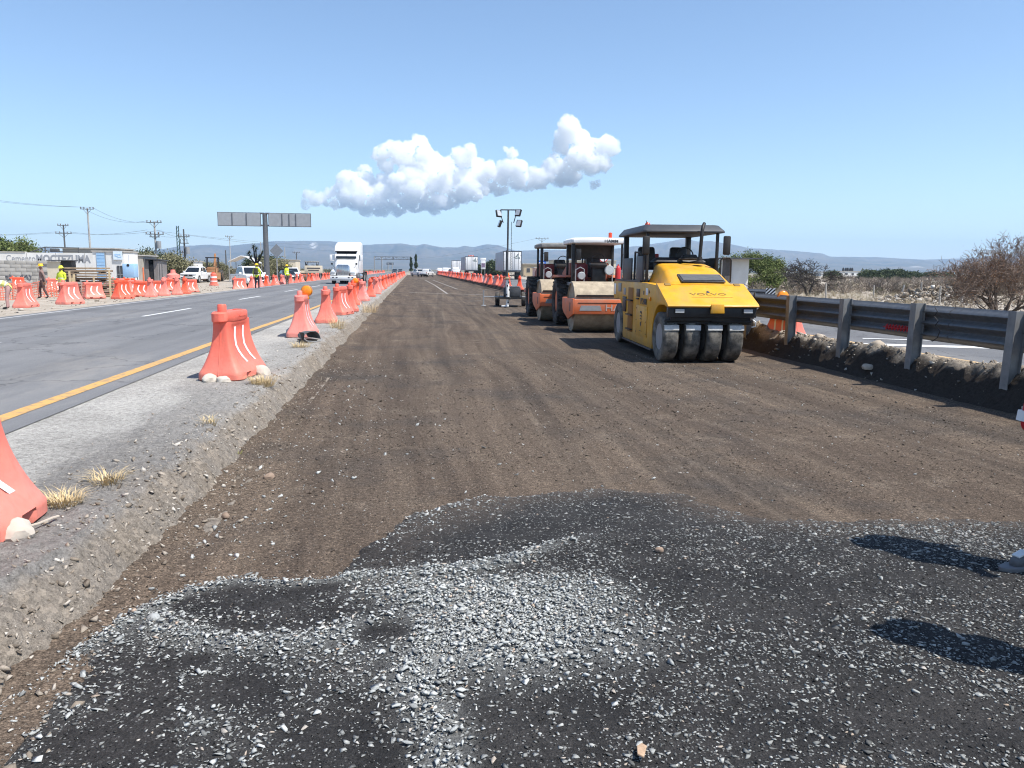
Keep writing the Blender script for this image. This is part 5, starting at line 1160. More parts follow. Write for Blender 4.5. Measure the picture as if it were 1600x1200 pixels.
for k, (px, py, s, lb) in enumerate(((14, 846, .20, 'big cream rock against the barrier at the left frame edge'), (327, 597, .20, 'left of two white stones at the nearest barrier foot'), (348, 597, .17, 'right of two white stones at the nearest barrier foot'), (405, 586, .26, 'tan stone half hidden by dry grass beside the nearest barrier'),
                                    (455, 521, .26, 'largest pale stone at the foot of the barrier by the bucket'), (466, 527, .17, 'small stone in front of the barrier by the bucket'), (478, 526, .16, 'stone at the right corner of the barrier by the bucket'), (493, 520, .2, 'pale stone right of the barrier by the bucket'),
                                    (560, 477, .25, 'pale stone at the foot of the second lamp barrier'))):
    g = G(px, py, ZL); rock((g.x, g.y+s*.25, ZL+.02), (s, s*.85, s*.95), 50+k, lb, .8, None, RG)
for k, (px, py, s, lb) in enumerate(((420, 737, .085, 'brown fist sized stone alone on the brown bed'), (55, 945, .085, 'white stone on the crumbled slope at the lower left'), (160, 930, .05, 'small brown stone near the slope foot at the lower left'), (352, 798, .06, 'small brown stone among pebbles on the left of the bed'), (240, 960, .07, 'angular grey stone on the rim of the gravel layer'), (1030, 855, .05, 'brown clod on the black layer'))):
    g = G(px, py, .05); rock((g.x, g.y, [.005, .16, .02, .01, .03, .03][k]), (s, s*.8, s), 80+k, lb, .8, [mat('brown_stone', (.26, .19, .14), .9, var=.2, vs=12, bump=.5), rockm, mat('brown_stone', (.26, .19, .14)), mat('brown_stone', (.26, .19, .14)), mat('grey_stone', (.34, .35, .34), .85, var=.15, vs=15, bump=.5), mat('brown_stone', (.26, .19, .14))][k], 'single stones on the bed')
for k, (X_, Y_, s) in enumerate(((7.58, 13.55, .24), (7.22, 11.35, .20), (7.55, 11.0, .15), (7.60, 11.75, .22))):
    rock((X_, Y_, float(gz(rx, ry, RZ, np.array([X_]), np.array([Y_]))[0])-.01), (s, s, s*.9), 120+k, ('rounded stone on the bank beside the second guardrail post', 'pale boulder stuck in the dark bank face below the guardrail', 'tan stone on the bank top between two guardrail posts', 'broad tan lump of rubble on top of the right bank')[k], .8, mat('bank_stone', (.40, .34, .27), .9, var=.2, vs=9, dust=(.2, .15, .11), da=.6, bump=.6, bs=30), 'larger stones of the right bank')
def wood_chip(px, py, rz):
    g = G(px, py, .04); b = MB(); b.prism([(-.045, -.012), (.04, -.016), (.05, .004), (.015, .018), (-.04, .012)], 0, .008, 'z'); o = b.build('wood_chip', mat('pale_wood_chip', (.42, .29, .19), .8, var=.25, vs=40), bevel=.002)
    o.location = (g.x, g.y, .035); o.rotation_euler = (.2, .15, rz); tag(o, 'pale splinter of wood on the black layer near the bottom edge', 'wood chip')
wood_chip(1002, 1172, 1.2)
# dry grass tufts
gm = mat('dry_grass', (.60, .47, .27), .9, var=.3, vs=15, spec=.1)
def tuft(px, py, h, rr, n, label, seed, zz=ZL, green=False):
    r_ = np.random.default_rng(seed); g = G(px, py, zz); V, F = [], []
    for k in range(n):
        a = r_.random()*6.283; rad = rr*math.sqrt(r_.random()); bx_, by_ = rad*math.cos(a)*.6, rad*math.sin(a)*.6
        ln = h*(.45+.7*r_.random()); le = ln*(.3+1.3*r_.random()); da = a+r_.normal()*.6; w_ = .0016+.0014*r_.random()
        p0 = np.array([bx_, by_, -.01]); p1 = p0+np.array([math.cos(da)*le*.35, math.sin(da)*le*.35, ln*.7]); p2 = p0+np.array([math.cos(da)*le, math.sin(da)*le, ln*(.75+.25*r_.random())])
        s = np.array([-math.sin(da), math.cos(da), 0])*w_; i = len(V)
        V += [p0-s, p0+s, p1-s*.8, p1+s*.8, p2]; F += [(i, i+1, i+3), (i, i+3, i+2), (i+2, i+3, i+4)]
    o = npmesh('grass_tuft', np.array(V), np.array(F), mat('green_grass', (.25, .27, .03), .8, var=.2) if green else gm); o.location = (g.x, g.y, zz-.02); return tag(o, label, 'grass tuft', 'dry grass tufts on the left shoulder')
tuft(100, 788, .115, .14, 330, 'thick straw coloured grass tuft beside the nearest left barrier', 1)
tuft(168, 755, .125, .13, 190, 'sparse straw coloured grass tuft next to the thick one', 2)
tuft(410, 600, .15, .22, 320, 'dry grass tuft right of the nearest whole barrier', 3)
tuft(327, 662, .11, .10, 70, 'thin dry tuft alone on the grey shoulder', 4)
tuft(470, 543, .15, .25, 240, 'dry grass tuft beside the black bucket', 5)
tuft(527, 512, .3, .3, 180, 'dry grass tuft on the crumbled edge beyond the bucket', 6)
tuft(578, 487, .35, .4, 180, 'dry grass tuft on the edge near the second lamp', 7)
tuft(372, 711, .06, .05, 16, 'tiny yellow green weed at the foot of the crumbled edge', 8, .03, True)
b = MB(); q = [G(*p, ZL+.03) for p in ((0, 838), (30, 826), (60, 818), (82, 809), (92, 806))]; b.tube([(p.x, p.y, p.z) for p in q], .006, 5); tag(b.build('dry_straw', mat('pale_stem', (.5, .44, .36), .9)), 'long pale dry stem lying in front of the grass tuft', 'straw')
# ================================================================== PEOPLE
BONES = [('pelvis', 'chest', 'torso'), ('chest', 'neck', 'torso'), ('neck', 'head', 'skin'), ('head', 'crown', 'skin'), ('chest', 'shoulder_l', 'torso'), ('chest', 'shoulder_r', 'torso')]
for s in 'lr':
    BONES += [('shoulder_'+s, 'elbow_'+s, 'sleeve'), ('elbow_'+s, 'wrist_'+s, 'sleeve'), ('wrist_'+s, 'palm_'+s, 'skin'), ('pelvis', 'hip_'+s, 'leg'), ('hip_'+s, 'knee_'+s, 'leg'), ('knee_'+s, 'ankle_'+s, 'leg'), ('ankle_'+s, 'toe_'+s, 'shoe')]
RAD = dict(pelvis=(.155, .12), chest=(.175, .125), neck=(.055, .058), head=(.078, .095), crown=(.07, .08), shoulder=(.068, .068), elbow=(.047, .047), wrist=(.030, .034), palm=(.036, .018), hip=(.10, .105), knee=(.062, .065), ankle=(.046, .05), toe=(.045, .032))
def person(name_label, cat_loc, rz, colors, J=None, group='people on the site', hat=None, vest=None, extra=None, scale=1.0):
    """one continuous skinned body facing -y; colours by garment; hat and vest as children"""
    P = dict(pelvis=(0, 0, .95), chest=(0, -.01, 1.30), neck=(0, .005, 1.49), head=(0, -.015, 1.60), crown=(0, -.01, 1.69))
    for s, g in (('l', -1), ('r', 1)):
        P.update({'shoulder_'+s: (g*.185, .005, 1.425), 'elbow_'+s: (g*.245, .03, 1.13), 'wrist_'+s: (g*.25, -.06, .88), 'palm_'+s: (g*.25, -.085, .80),
                  'hip_'+s: (g*.095, 0, .90), 'knee_'+s: (g*.11, -.02, .49), 'ankle_'+s: (g*.12, .02, .085), 'toe_'+s: (g*.135, -.15, .035)})
    if J: P.update(J)
    names = list(P); V = [Vector(P[n]) for n in names]; idx = {n: i for i, n in enumerate(names)}
    E_ = [(idx[a], idx[b]) for a, b, _ in BONES]; rad = []
    for n in names: rad.append(RAD[n.split('_')[0]])
    kinds = [k for _, _, k in BONES]
    # nose, and five fingers on each hand
    V.append(V[idx['head']]+(V[idx['crown']]-V[idx['head']]).orthogonal()*0+Vector((0, -.105, -.005)) if not J or 'head' not in J else V[idx['head']]+Vector((0, -.10, -.01))); rad.append((.012, .016)); E_.append((idx['head'], len(V)-1)); kinds.append('skin')
    for s, g in (('l', -1), ('r', 1)):
        w_, p = V[idx['wrist_'+s]], V[idx['palm_'+s]]; d = (p-w_).normalized(); sd = d.cross(Vector((1, 0, 0)) if abs(d.x) < .8 else Vector((0, 0, 1))).normalized(); fw_ = sd
        inn = d.cross(sd).normalized()
        for k, ln in enumerate((.062, .072, .068, .052)):
            o = fw_*(.030-.02*k); a = p+o+d*.025; m_ = a+d*ln*.55+inn*.004; e = m_+d*ln*.4+inn*.014*(1 if k else .8)
            i0 = len(V); V.extend([a, m_, e]); rad.extend([(.0095, .0095), (.0085, .0085), (.007, .007)]); E_.extend([(idx['palm_'+s], i0), (i0, i0+1), (i0+1, i0+2)]); kinds.extend(['skin']*3)
        i0 = len(V); a = w_+d*.035+fw_*.036; V.extend([a, a+fw_*.022+d*.035]); rad.extend([(.011, .011), (.009, .009)]); E_.extend([(idx['palm_'+s], i0), (i0, i0+1)]); kinds.extend(['skin']*2)
    me = bpy.data.meshes.new('person'); me.from_pydata([v[:] for v in V], E_, [])
    tmp = bpy.data.objects.new('person', me); col.objects.link(tmp)
    tmp.modifiers.new('skin', 'SKIN'); sub = tmp.modifiers.new('sub', 'SUBSURF'); sub.levels = 2; sub.render_levels = 2
    for i, r_ in enumerate(rad): me.skin_vertices[0].data[i].radius = r_
    me.skin_vertices[0].data[idx['pelvis']].use_root = True
    dg = bpy.context.evaluated_depsgraph_get(); dg.update()
    nm = bpy.data.meshes.new_from_object(tmp.evaluated_get(dg)); bpy.data.objects.remove(tmp)
    order = ['skin', 'torso', 'sleeve', 'leg', 'shoe']
    nm.materials.clear()
    for o in order: nm.materials.append(colors[o])
    n = len(nm.vertices); co = np.empty(n*3); nm.vertices.foreach_get('co', co); co = co.reshape(-1, 3)
    fc = np.array([p.center[:] for p in nm.polygons]); best = np.full(len(fc), 1e9); tg = np.zeros(len(fc), int)
    for (a, b), kd in zip(E_, kinds):
        A_, B_ = np.array(V[a]), np.array(V[b]); L2 = ((B_-A_)**2).sum()+1e-9
        t_ = np.clip(((fc-A_)@(B_-A_))/L2, 0, 1); d = np.linalg.norm(fc-A_-t_[:, None]*(B_-A_), axis=1)
        if kd == 'torso': d = d-.05
        m_ = d < best; best[m_] = d[m_]; tg[m_] = order.index(kd)
    nm.polygons.foreach_set('material_index', tg); nm.shade_smooth()
    ob = bpy.data.objects.new('person', nm); col.objects.link(ob); ob.location = cat_loc; ob.rotation_euler = (0, 0, R(rz)); ob.scale = (scale,)*3
    tag(ob, name_label, 'person', group)
    ob['pose'] = 'x'; del ob['pose']
    if vest:
        keep = [p for p in nm.polygons if order[p.material_index] == 'torso']; vi = {}; vv, ff, mi = [], [], []
        zc = [p.center.z for p in keep]; ax_ = (Vector(P['neck'])-Vector(P['pelvis'])); L_ = ax_.length; ax_.normalize()
        for p in keep:
            f = []
            for i in p.vertices:
                if i not in vi: vi[i] = len(vv); v = nm.vertices[i]; vv.append((v.co+v.normal*.016)[:])
                f.append(vi[i])
            ff.append(f); t_ = (p.center-Vector(P['pelvis'])).dot(ax_)/L_; mi.append(1 if (.12 < t_ < .22 or .40 < t_ < .49) else 0)
        vm = bpy.data.meshes.new('safety_vest'); vm.from_pydata(vv, [], ff); vm.materials.append(vest); vm.materials.append(whp); vm.polygons.foreach_set('material_index', mi); vm.shade_smooth()
        vo = bpy.data.objects.new('safety_vest', vm); col.objects.link(vo); vo.parent = ob
    hd_ = Vector(P['crown']); hdir = (Vector(P['crown'])-Vector(P['neck'])).normalized()
    if hat:
        b = MB(); b.lathe([(.150, -.02), (.125, -.012), (.118, .02), (.105, .06), (.07, .095), (.001, .11)], 'z', (0, 0, 0), 18); b.box((0, -.14, -.016), (.19, .10, .012)); b.box((0, 0, .085), (.03, .2, .05))
        h = b.build('hard_hat', hat, ob); h.location = hd_+hdir*.025; h.rotation_euler = Vector((0, 0, 1)).rotation_difference(hdir).to_euler()
    else:
        b = MB(); b.lathe([(.085, -.10), (.094, -.05), (.096, .0), (.08, .05), (.04, .075), (.001, .08)], 'z', (0, .012, 0), 16); h = b.build('hair', mat('dark_hair', (.02, .015, .012), .7), ob); h.location = hd_
    # eyes, mouth, ears
    b = MB(); hc = Vector(P['head'])
    for s in (-1, 1): b.ball(hc+Vector((s*.032, -.088, .018)), .011, 8, 6)
    b.build('eyes', mat('dark_eye', (.02, .015, .012), .3), ob)
    b = MB(); b.box(hc+Vector((0, -.088, -.045)), (.045, .012, .012)); b.build('mouth', mat('lip', (.32, .13, .10), .6), ob)
    b = MB()
    for s in (-1, 1): b.ball(hc+Vector((s*.088, .01, .0)), .022, 8, 6, 1.4)
    b.build('ears', colors['skin'], ob)
    return ob, P
skin = mat('skin', (.30, .15, .09), .55, var=.06)
bro = mat('faded_brown_shirt', (.24, .16, .14), .9, var=.15, vs=8); brod = mat('brown_trousers', (.10, .06, .055), .9, var=.2, vs=8)
navy = mat('dark_navy_cloth', (.02, .024, .035), .9, var=.2, vs=8); blkshoe = mat('black_shoe', (.02, .02, .02), .5); grysh = mat('grey_sport_shoe', (.13, .13, .135), .6, var=.2, vs=20)
hiv = mat('fluorescent_yellow', (.62, .72, .05), .8, var=.06); hivy = mat('pale_yellow_vest', (.70, .70, .20), .8, var=.06); hatY = mat('yellow_helmet', (.80, .50, .02), .35); hatYL = mat('lime_helmet', (.72, .72, .06), .35)
pink = mat('dusty_pink_cloth', (.42, .25, .23), .9, var=.15, vs=8); redc = mat('red_jacket', (.52, .015, .025), .8, var=.12, vs=12)
g = G(68, 467, 0)
person('worker in brown clothes and yellow helmet walking left past the barriers', (g.x, g.y, .0), -62, dict(skin=skin, torso=bro, sleeve=bro, leg=brod, shoe=blkshoe), J={'knee_l': (-.10, -.12, .50), 'ankle_l': (-.11, -.10, .10), 'toe_l': (-.12, -.26, .05), 'knee_r': (.10, .05, .49), 'ankle_r': (.11, .22, .11), 'toe_r': (.12, .07, .04), 'elbow_r': (.25, .10, 1.14), 'wrist_r': (.24, .12, .90), 'palm_r': (.24, .11, .82)}, hat=hatY)
p = AT(98, 455, 41); person('worker in bright yellow vest and lime helmet standing behind the second left barrier', (p.x, 41, -.02), -20, dict(skin=skin, torso=hiv, sleeve=hiv, leg=navy, shoe=blkshoe), J={'elbow_l': (-.27, -.04, 1.13), 'wrist_l': (-.12, -.22, 1.08), 'palm_l': (-.05, -.25, 1.07), 'elbow_r': (.27, -.04, 1.13), 'wrist_r': (.14, -.22, 1.06), 'palm_r': (.07, -.25, 1.05)}, vest=hiv, hat=hatYL, scale=.96)
p = AT(11, 470, 33)
person('worker bending over in pale yellow vest at the far left edge', (p.x, 33, -.02), -75, dict(skin=skin, torso=pink, sleeve=pink, leg=pink, shoe=blkshoe), J={'pelvis': (0, .10, .92), 'chest': (0, -.28, 1.10), 'neck': (0, -.48, 1.10), 'head': (0, -.58, 1.04), 'crown': (0, -.66, 1.0), 'shoulder_l': (-.18, -.40, 1.08), 'shoulder_r': (.18, -.40, 1.08), 'elbow_l': (-.2, -.46, .80), 'elbow_r': (.2, -.46, .80), 'wrist_l': (-.15, -.56, .58), 'wrist_r': (.15, -.56, .58), 'palm_l': (-.15, -.58, .50), 'palm_r': (.15, -.58, .50), 'hip_l': (-.095, .10, .87), 'hip_r': (.095, .10, .87), 'knee_l': (-.11, -.02, .47), 'knee_r': (.11, .02, .47)}, vest=hivy, hat=hatYL)
wk, P_ = person('worker in yellow vest with black backpack standing with back turned beside the white pickup', (-10.9, 56.5, .2), 172, dict(skin=skin, torso=hiv, sleeve=hiv, leg=navy, shoe=blkshoe), vest=hiv, hat=hatY)
bp = T('backpack', 'black backpack worn by the worker beside the white pickup', 'backpack', (-10.9, 56.5, .2), R(172))
b = MB(); b.box((0, .20, 1.27), (.30, .17, .44)); b.build('bag', mat('olive_black_cloth', (.045, .045, .03), .8, var=.2), bp, bevel=.05)
b = MB(); b.box((0, .30, 1.18), (.22, .05, .2)); b.build('front_pocket', mat('olive_black_cloth', (.045, .045, .03)), bp, bevel=.02)
for s in (-1, 1):
    b = MB(); b.tube([(s*.10, .16, 1.45), (s*.11, .02, 1.50), (s*.12, -.15, 1.40), (s*.14, -.16, 1.25), (s*.14, .12, 1.10)], .02, 6); b.build('strap', mat('olive_black_cloth', (.045, .045, .03)), bp)
person('worker in bright green yellow vest standing among the barriers by the road', (-10.95, 70.0, .2), 60, dict(skin=skin, torso=hiv, sleeve=hiv, leg=brod, shoe=blkshoe), vest=hiv, hat=hatY)
# two people at the right, mostly beyond the frame; their shadows fall across the gravel
person('person in red jacket with white reflective band, grey shoes, at the right frame edge', (3.66, 3.74, .012), -80, dict(skin=skin, torso=redc, sleeve=redc, leg=navy, shoe=grysh), group='people at the right frame edge', J={'elbow_l': (-.27, .0, 1.10), 'wrist_l': (-.285, -.05, .80), 'palm_l': (-.23, .03, .77), 'ankle_l': (-.12, -.08, .085), 'toe_l': (-.12, -.25, .035), 'knee_l': (-.11, -.09, .49)}, vest=redc)
sh_ = bpy.data.objects[[o.name for o in col.objects if o.get('label', '').startswith('person in red')][0]]
b = MB(); b.loft([[(-.125+sx2*math.cos(a), -.165+sy2*math.sin(a), z) for a in [k*math.pi/12 for k in range(24)]] for z, sx2, sy2 in ((.0, .052, .155), (.03, .055, .16))]); b.build('shoe_sole', mat('pale_sole', (.17, .17, .175), .7), sh_, bevel=.006)
b = MB(); b.box((-.118, -.19, .098), (.05, .075, .012), rx=.35); b.build('shoe_tongue', whp, sh_, bevel=.004)
b = MB(); b.tube([(-.283, -.038, .895), (-.285, -.045, .835)], .052, 12); b.build('reflective_band', white_r, bpy.data.objects[[o.name for o in col.objects if o.get('label', '').startswith('person in red')][0]])
person('person in dark clothes whose shadow falls across the gravel', (3.07, 2.58, .012), -70, dict(skin=skin, torso=navy, sleeve=navy, leg=navy, shoe=grysh), group='people at the right frame edge', vest=redc)

# ================================================================== TREES
def branch_tree(seed, h, stems, spread, levels, r0, kids, lean=.5, droop=0.0, low=.0):
    r_ = np.random.default_rng(seed); S = []; tips = []
    def grow(p, d, ln, r, lv):
        n = 3
        for k in range(n):
            d2 = d+r_.normal(size=3)*(.16+.05*lv)+np.array([0, 0, -droop*lv*.1]); d2 /= np.linalg.norm(d2)
            q = p+d2*ln/n; rr = r*(1-.18)
            S.append((p, q, r, rr, lv)); p, d, r = q, d2, rr
            if lv >= levels-1: tips.append((p, d))
            if lv < levels and k > 0:
                for _ in range(kids if k == n-1 else max(1, kids-1)):
                    a = r_.normal(size=3); a -= d*a.dot(d); a /= np.linalg.norm(a)+1e-9
                    nd = d*math.cos(.65)+a*math.sin(.35+.6*r_.random())+np.array([0, 0, .12]); nd /= np.linalg.norm(nd)
                    grow(p, nd, ln*(.58+.22*r_.random()), r*.62, lv+1)
    for s in range(stems):
        a = s/stems*6.283+r_.random(); t_ = lean*(.45+.75*r_.random()) if stems > 1 else lean*.3
        grow(np.array([.05*math.cos(a), .05*math.sin(a), 0]), np.array([math.sin(t_)*math.cos(a), math.sin(t_)*math.sin(a), math.cos(t_)]), h*.42, r0, 0)
    return S, tips, r_
def segs(S, n=4):
    P0, P1 = np.array([s[0] for s in S]), np.array([s[1] for s in S]); r0, r1 = np.array([s[2] for s in S]), np.array([s[3] for s in S])
    d = P1-P0; d /= np.linalg.norm(d, axis=1)[:, None]+1e-9; u = np.cross(d, np.array([.31, .95, .05])); u /= np.linalg.norm(u, axis=1)[:, None]+1e-9; v = np.cross(d, u)
    a = np.arange(n)*2*math.pi/n; ring = u[:, None]*np.cos(a)[None, :, None]+v[:, None]*np.sin(a)[None, :, None]
    V = np.concatenate([P0[:, None]+ring*r0[:, None, None], P1[:, None]+ring*r1[:, None, None]], 1).reshape(-1, 3)
    k = np.arange(n); F = np.stack([k, (k+1) % n, (k+1) % n+n, k+n], 1)
    return V, (F[None]+(np.arange(len(S))*2*n)[:, None, None]).reshape(-1, 4)
def leafmesh(tips, r_, per, rad, size):
    T_ = np.array([t[0] for t in tips]); c = np.repeat(T_, per, 0)+r_.normal(size=(len(T_)*per, 3))*rad
    a = r_.normal(size=c.shape); a /= np.linalg.norm(a, axis=1)[:, None]; b_ = np.cross(a, r_.normal(size=c.shape)); b_ /= np.linalg.norm(b_, axis=1)[:, None]+1e-9
    s = size*(.5+r_.random((len(c), 1)))
    V = np.stack([c-a*s, c+b_*s*.42, c+a*s, c-b_*s*.42], 1).reshape(-1, 3); F = np.arange(len(V)).reshape(-1, 4)
    return V, F, np.repeat(r_.random(len(c)), 4)
def m_leaf(name, stops):
    b = NB(name); at = b.n('Attribute', attribute_name='tint').outputs['Fac']
    m_ = b.done(b.ramp(at, stops), .7, spec=.15); b.b.inputs['Transmission Weight'].default_value = 0
    return m_
bark = mat('grey_bark', (.10, .08, .065), .95, var=.25, vs=14, bump=.5, bs=30); bark_d = mat('dark_bark', (.035, .03, .028), .95, var=.25, vs=14)
twig_m = mat('pale_twig', (.20, .155, .12), .9, var=.3, vs=9)
lf_mesq = m_leaf('mesquite_leaf', [(0, (.07, .10, .03)), (.6, (.14, .175, .055)), (1, (.24, .26, .10))])
lf_dry = m_leaf('dry_red_leaf', [(0, (.20, .09, .045)), (.6, (.30, .15, .08)), (1, (.34, .24, .14))])
lf_dark = m_leaf('dark_green_leaf', [(0, (.03, .045, .02)), (.7, (.065, .085, .038)), (1, (.12, .14, .07))])
lf_olive = m_leaf('olive_leaf', [(0, (.12, .12, .06)), (.6, (.21, .20, .11)), (1, (.32, .29, .18))])
def tree(name, label, loc, seed, h, stems, levels, r0, kids, lean, leaf=None, per=0, lrad=.1, lsize=.05, bk=bark, tw=twig_m, group='trees and shrubs', cat='tree', droop=0.0, sxy=1.0, every=1, rmin=.004):
    t = T(name, label, cat, loc, random.random()*6, group)
    S, tips, r_ = branch_tree(seed, h, stems, 1, levels, r0, kids, lean, droop)
    zmax = max(s[1][2] for s in S); k = h/zmax; kx = k*sxy
    S = [(s[0]*[kx, kx, k], s[1]*[kx, kx, k], max(s[2], rmin), max(s[3], rmin), s[4]) for s in S]; tips = [(p*[kx, kx, k], d) for p, d in tips]
    V, F = segs([s for s in S if s[4] <= 1], 6); npmesh('trunk', V, F, bk, smooth=True, parent=t)
    V, F = segs([s for s in S if s[4] > 1], 3); cr_ = npmesh('branches', V, F, tw, parent=t)
    if leaf:
        V, F, tn = leafmesh(tips[::every], r_, per, lrad, lsize); npmesh('crown', V, F, leaf, {'tint': tn}, parent=t)
    return t
tree('bare_tree', 'big sprawling leafless tree with reddish dry leaf clumps behind the guardrail', (17.95, 21.6, .30), 5, 2.75, 9, 4, .05, 3, .95, lf_dry, 2, .10, .020, bark, mat('brown_twig', (.21, .155, .12), .9, var=.3, vs=9), sxy=1.0, every=5, rmin=.0052)
g = G(1188, 455, .33); tree('mesquite_tree', 'green leafy mesquite tree right of the yellow roller', (g.x, g.y+2, .3), 8, 2.9, 4, 4, .07, 3, .85, lf_mesq, 7, .16, .055, bark, twig_m, sxy=1.15)
g = G(1263, 462, .33); tree('gnarled_tree', 'dark gnarled bare tree standing right of the green mesquite', (g.x, g.y, .3), 21, 2.3, 2, 4, .085, 3, .6, lf_olive, 1, .06, .03, bark_d, mat('dark_twig', (.05, .043, .04), .95), sxy=1.3, every=8, rmin=.010)
g = G(1382, 462, .33); tree('dry_shrub', 'dark dry shrub between the fence stakes', (g.x, g.y, .3), 31, 1.15, 5, 4, .02, 2, .9, None, bk=bark_d, tw=mat('dark_twig', (.05, .043, .04)), cat='shrub')
g = G(1480, 440, .33)
for k, (px, Y, h, kind) in enumerate(((1362, 150, 1.55, 0), (1384, 165, 1.7, 0), (1396, 165, 1.8, 0), (1407, 170, 1.75, 0), (1428, 190, 1.3, 0), (1455, 210, 1.35, 0), (1480, 205, 1.4, 0), (1302, 200, 1.3, 0))):
    p = AT(px, 430, Y); tree('dark_tree', ('dark round tree just left of the far tree trio', 'left one of the three dark trees on the far plain', 'middle one of the three dark trees on the far plain', 'right one of the three dark trees on the far plain', 'low dark tree right of the far trio', 'small dark tree between the far trio and the big bare tree', 'dark tree half hidden by the big bare tree', 'low dark tree in front of the far white buildings')[k], (p.x, Y, .28), 200+k, h, 3, 3, .1, 3, .8, lf_dark, 8, .35, .22, bark_d, bark_d, 'dark trees on the far plain', sxy=1.7)
# left side trees
for k, (px, Y, h, kind, lb) in enumerate(((10, 88, 4.6, 0, 'leafy green tree behind the white lettered wall at the left edge'), (28, 95, 4.2, 1, 'dark leafy tree next to the green one behind the lettered wall'), (212, 104, 3.4, 2, 'scraggly olive tree behind the pale blue tank'), (230, 118, 4.4, 1, 'dark thin tree rising behind the open shed'), (255, 100, 3.4, 2, 'broad olive tree right of the open shed'), (270, 112, 3.0, 2, 'olive tree by the dark double pole'), (315, 130, 2.6, 2, 'low olive tree behind the white pickup'), (340, 140, 2.6, 2, 'low tree above the orange backhoe'), (410, 120, 3.4, 1, 'dark tree behind the sign post'), (422, 118, 3.0, 2, 'thin olive tree right of the sign post'), (196, 100, 3.2, 2, 'bare olive tree behind the shop with the blue shutter'))):
    p = AT(px, 430, Y); tree('roadside_tree', lb, (p.x, Y, -.02), 300+k, h, 4, 3, .09, 3, .75, (lf_mesq, lf_dark, lf_olive)[kind], 7 if kind < 2 else 5, .28, .13, bark, twig_m, 'trees on the left site', sxy=1.2)
for k, px in enumerate((642.5, 650)):
    Y = 300; p = AT(px, 425, Y); t = T('cypress_tree', ('left', 'right')[k]+' one of two slender dark trees at the far end of the bed', 'tree', (p.x, Y, .2), 0, 'slender dark trees')
    b = MB(); b.cyl((0, 0, 0), (0, 0, 2), .2, 6); b.build('trunk', bark_d, t)
    r_ = np.random.default_rng(9+k); q = r_.random(700); zz = 1.0+(4.8+k*1.2)*q; rr = 1.0*(1-q*.75)*(.6+.4*np.sin(zz*2.2+k)); a = r_.random(700)*6.28; rr *= np.sqrt(r_.random(700))
    V, F, tn = leafmesh([(np.array([x_*math.cos(y_), x_*math.sin(y_), z_]), 0) for x_, y_, z_ in zip(rr, a, zz)], r_, 1, .05, .4); npmesh('crown', V, F, lf_dark, {'tint': tn}, parent=t)
# joshua-like yucca
p = AT(401, 420, 84); yu = T('yucca_tree', 'branching yucca with spiky round heads left of the sign post', 'tree', (p.x, 84, 0))
b = MB(); b.tube([(0, 0, 0), (.05, 0, 1.5), (0, 0, 2.3)], [.16, .13, .11], 7)
hd2 = [(0, 0, 3.6), (-.75, 0, 3.2), (.6, .1, 3.3), (-.3, .3, 3.9), (.35, -.2, 2.9), (-.55, -.2, 2.7)]
for h in hd2: b.tube([(0, 0, 2.0), (h[0]*.6, h[1]*.6, 2.3+.3*(h[2]-2.3)), h], [.10, .08, .06], 6)
b.build('trunk', bark_d, yu)
r_ = np.random.default_rng(4); V, F = [], []
for h in hd2:
    for k in range(70):
        d = r_.normal(size=3); d[2] = d[2]*.8+.25; d /= np.linalg.norm(d); s = np.cross(d, [0.3, .2, .9]); s /= np.linalg.norm(s); i = len(V); h_ = np.array(h)
        V += [h_-s*.03, h_+s*.03, h_+d*.42]; F.append((i, i+1, i+2))
npmesh('crown', np.array(V), np.array(F), lf_dark, {'tint': r_.random(len(V))}, parent=yu)

# ---- scrub and dry grass as masses
def scatter_protos(name, protos, X, Y, Z, S, m_, label, seed):
    r_ = np.random.default_rng(seed); pk_ = r_.integers(0, len(protos), len(X)); Vs, Fs, Ts, off = [], [], [], 0
    for k, (pv_, pf) in enumerate(protos):
        i = np.where(pk_ == k)[0]
        if not len(i): continue
        a = r_.random(len(i))*6.283; ca, sa = np.cos(a)[:, None]*S[i, None], np.sin(a)[:, None]*S[i, None]
        v = np.stack([pv_[None, :, 0]*ca-pv_[None, :, 1]*sa+X[i, None], pv_[None, :, 0]*sa+pv_[None, :, 1]*ca+Y[i, None], pv_[None, :, 2]*S[i, None]*(.75+.5*r_.random((len(i), 1)))+Z[i, None]], -1)
        Vs.append(v.reshape(-1, 3)); Fs.append((pf[None]+(off+np.arange(len(i))*len(pv_))[:, None, None]).reshape(-1, pf.shape[1])); off += len(i)*len(pv_); Ts.append(np.repeat(r_.random(len(i)), len(pv_)))
    return tag(npmesh(name, np.concatenate(Vs), np.concatenate(Fs), m_, {'tint': np.concatenate(Ts)}), label, kind='stuff')
bp_ = []
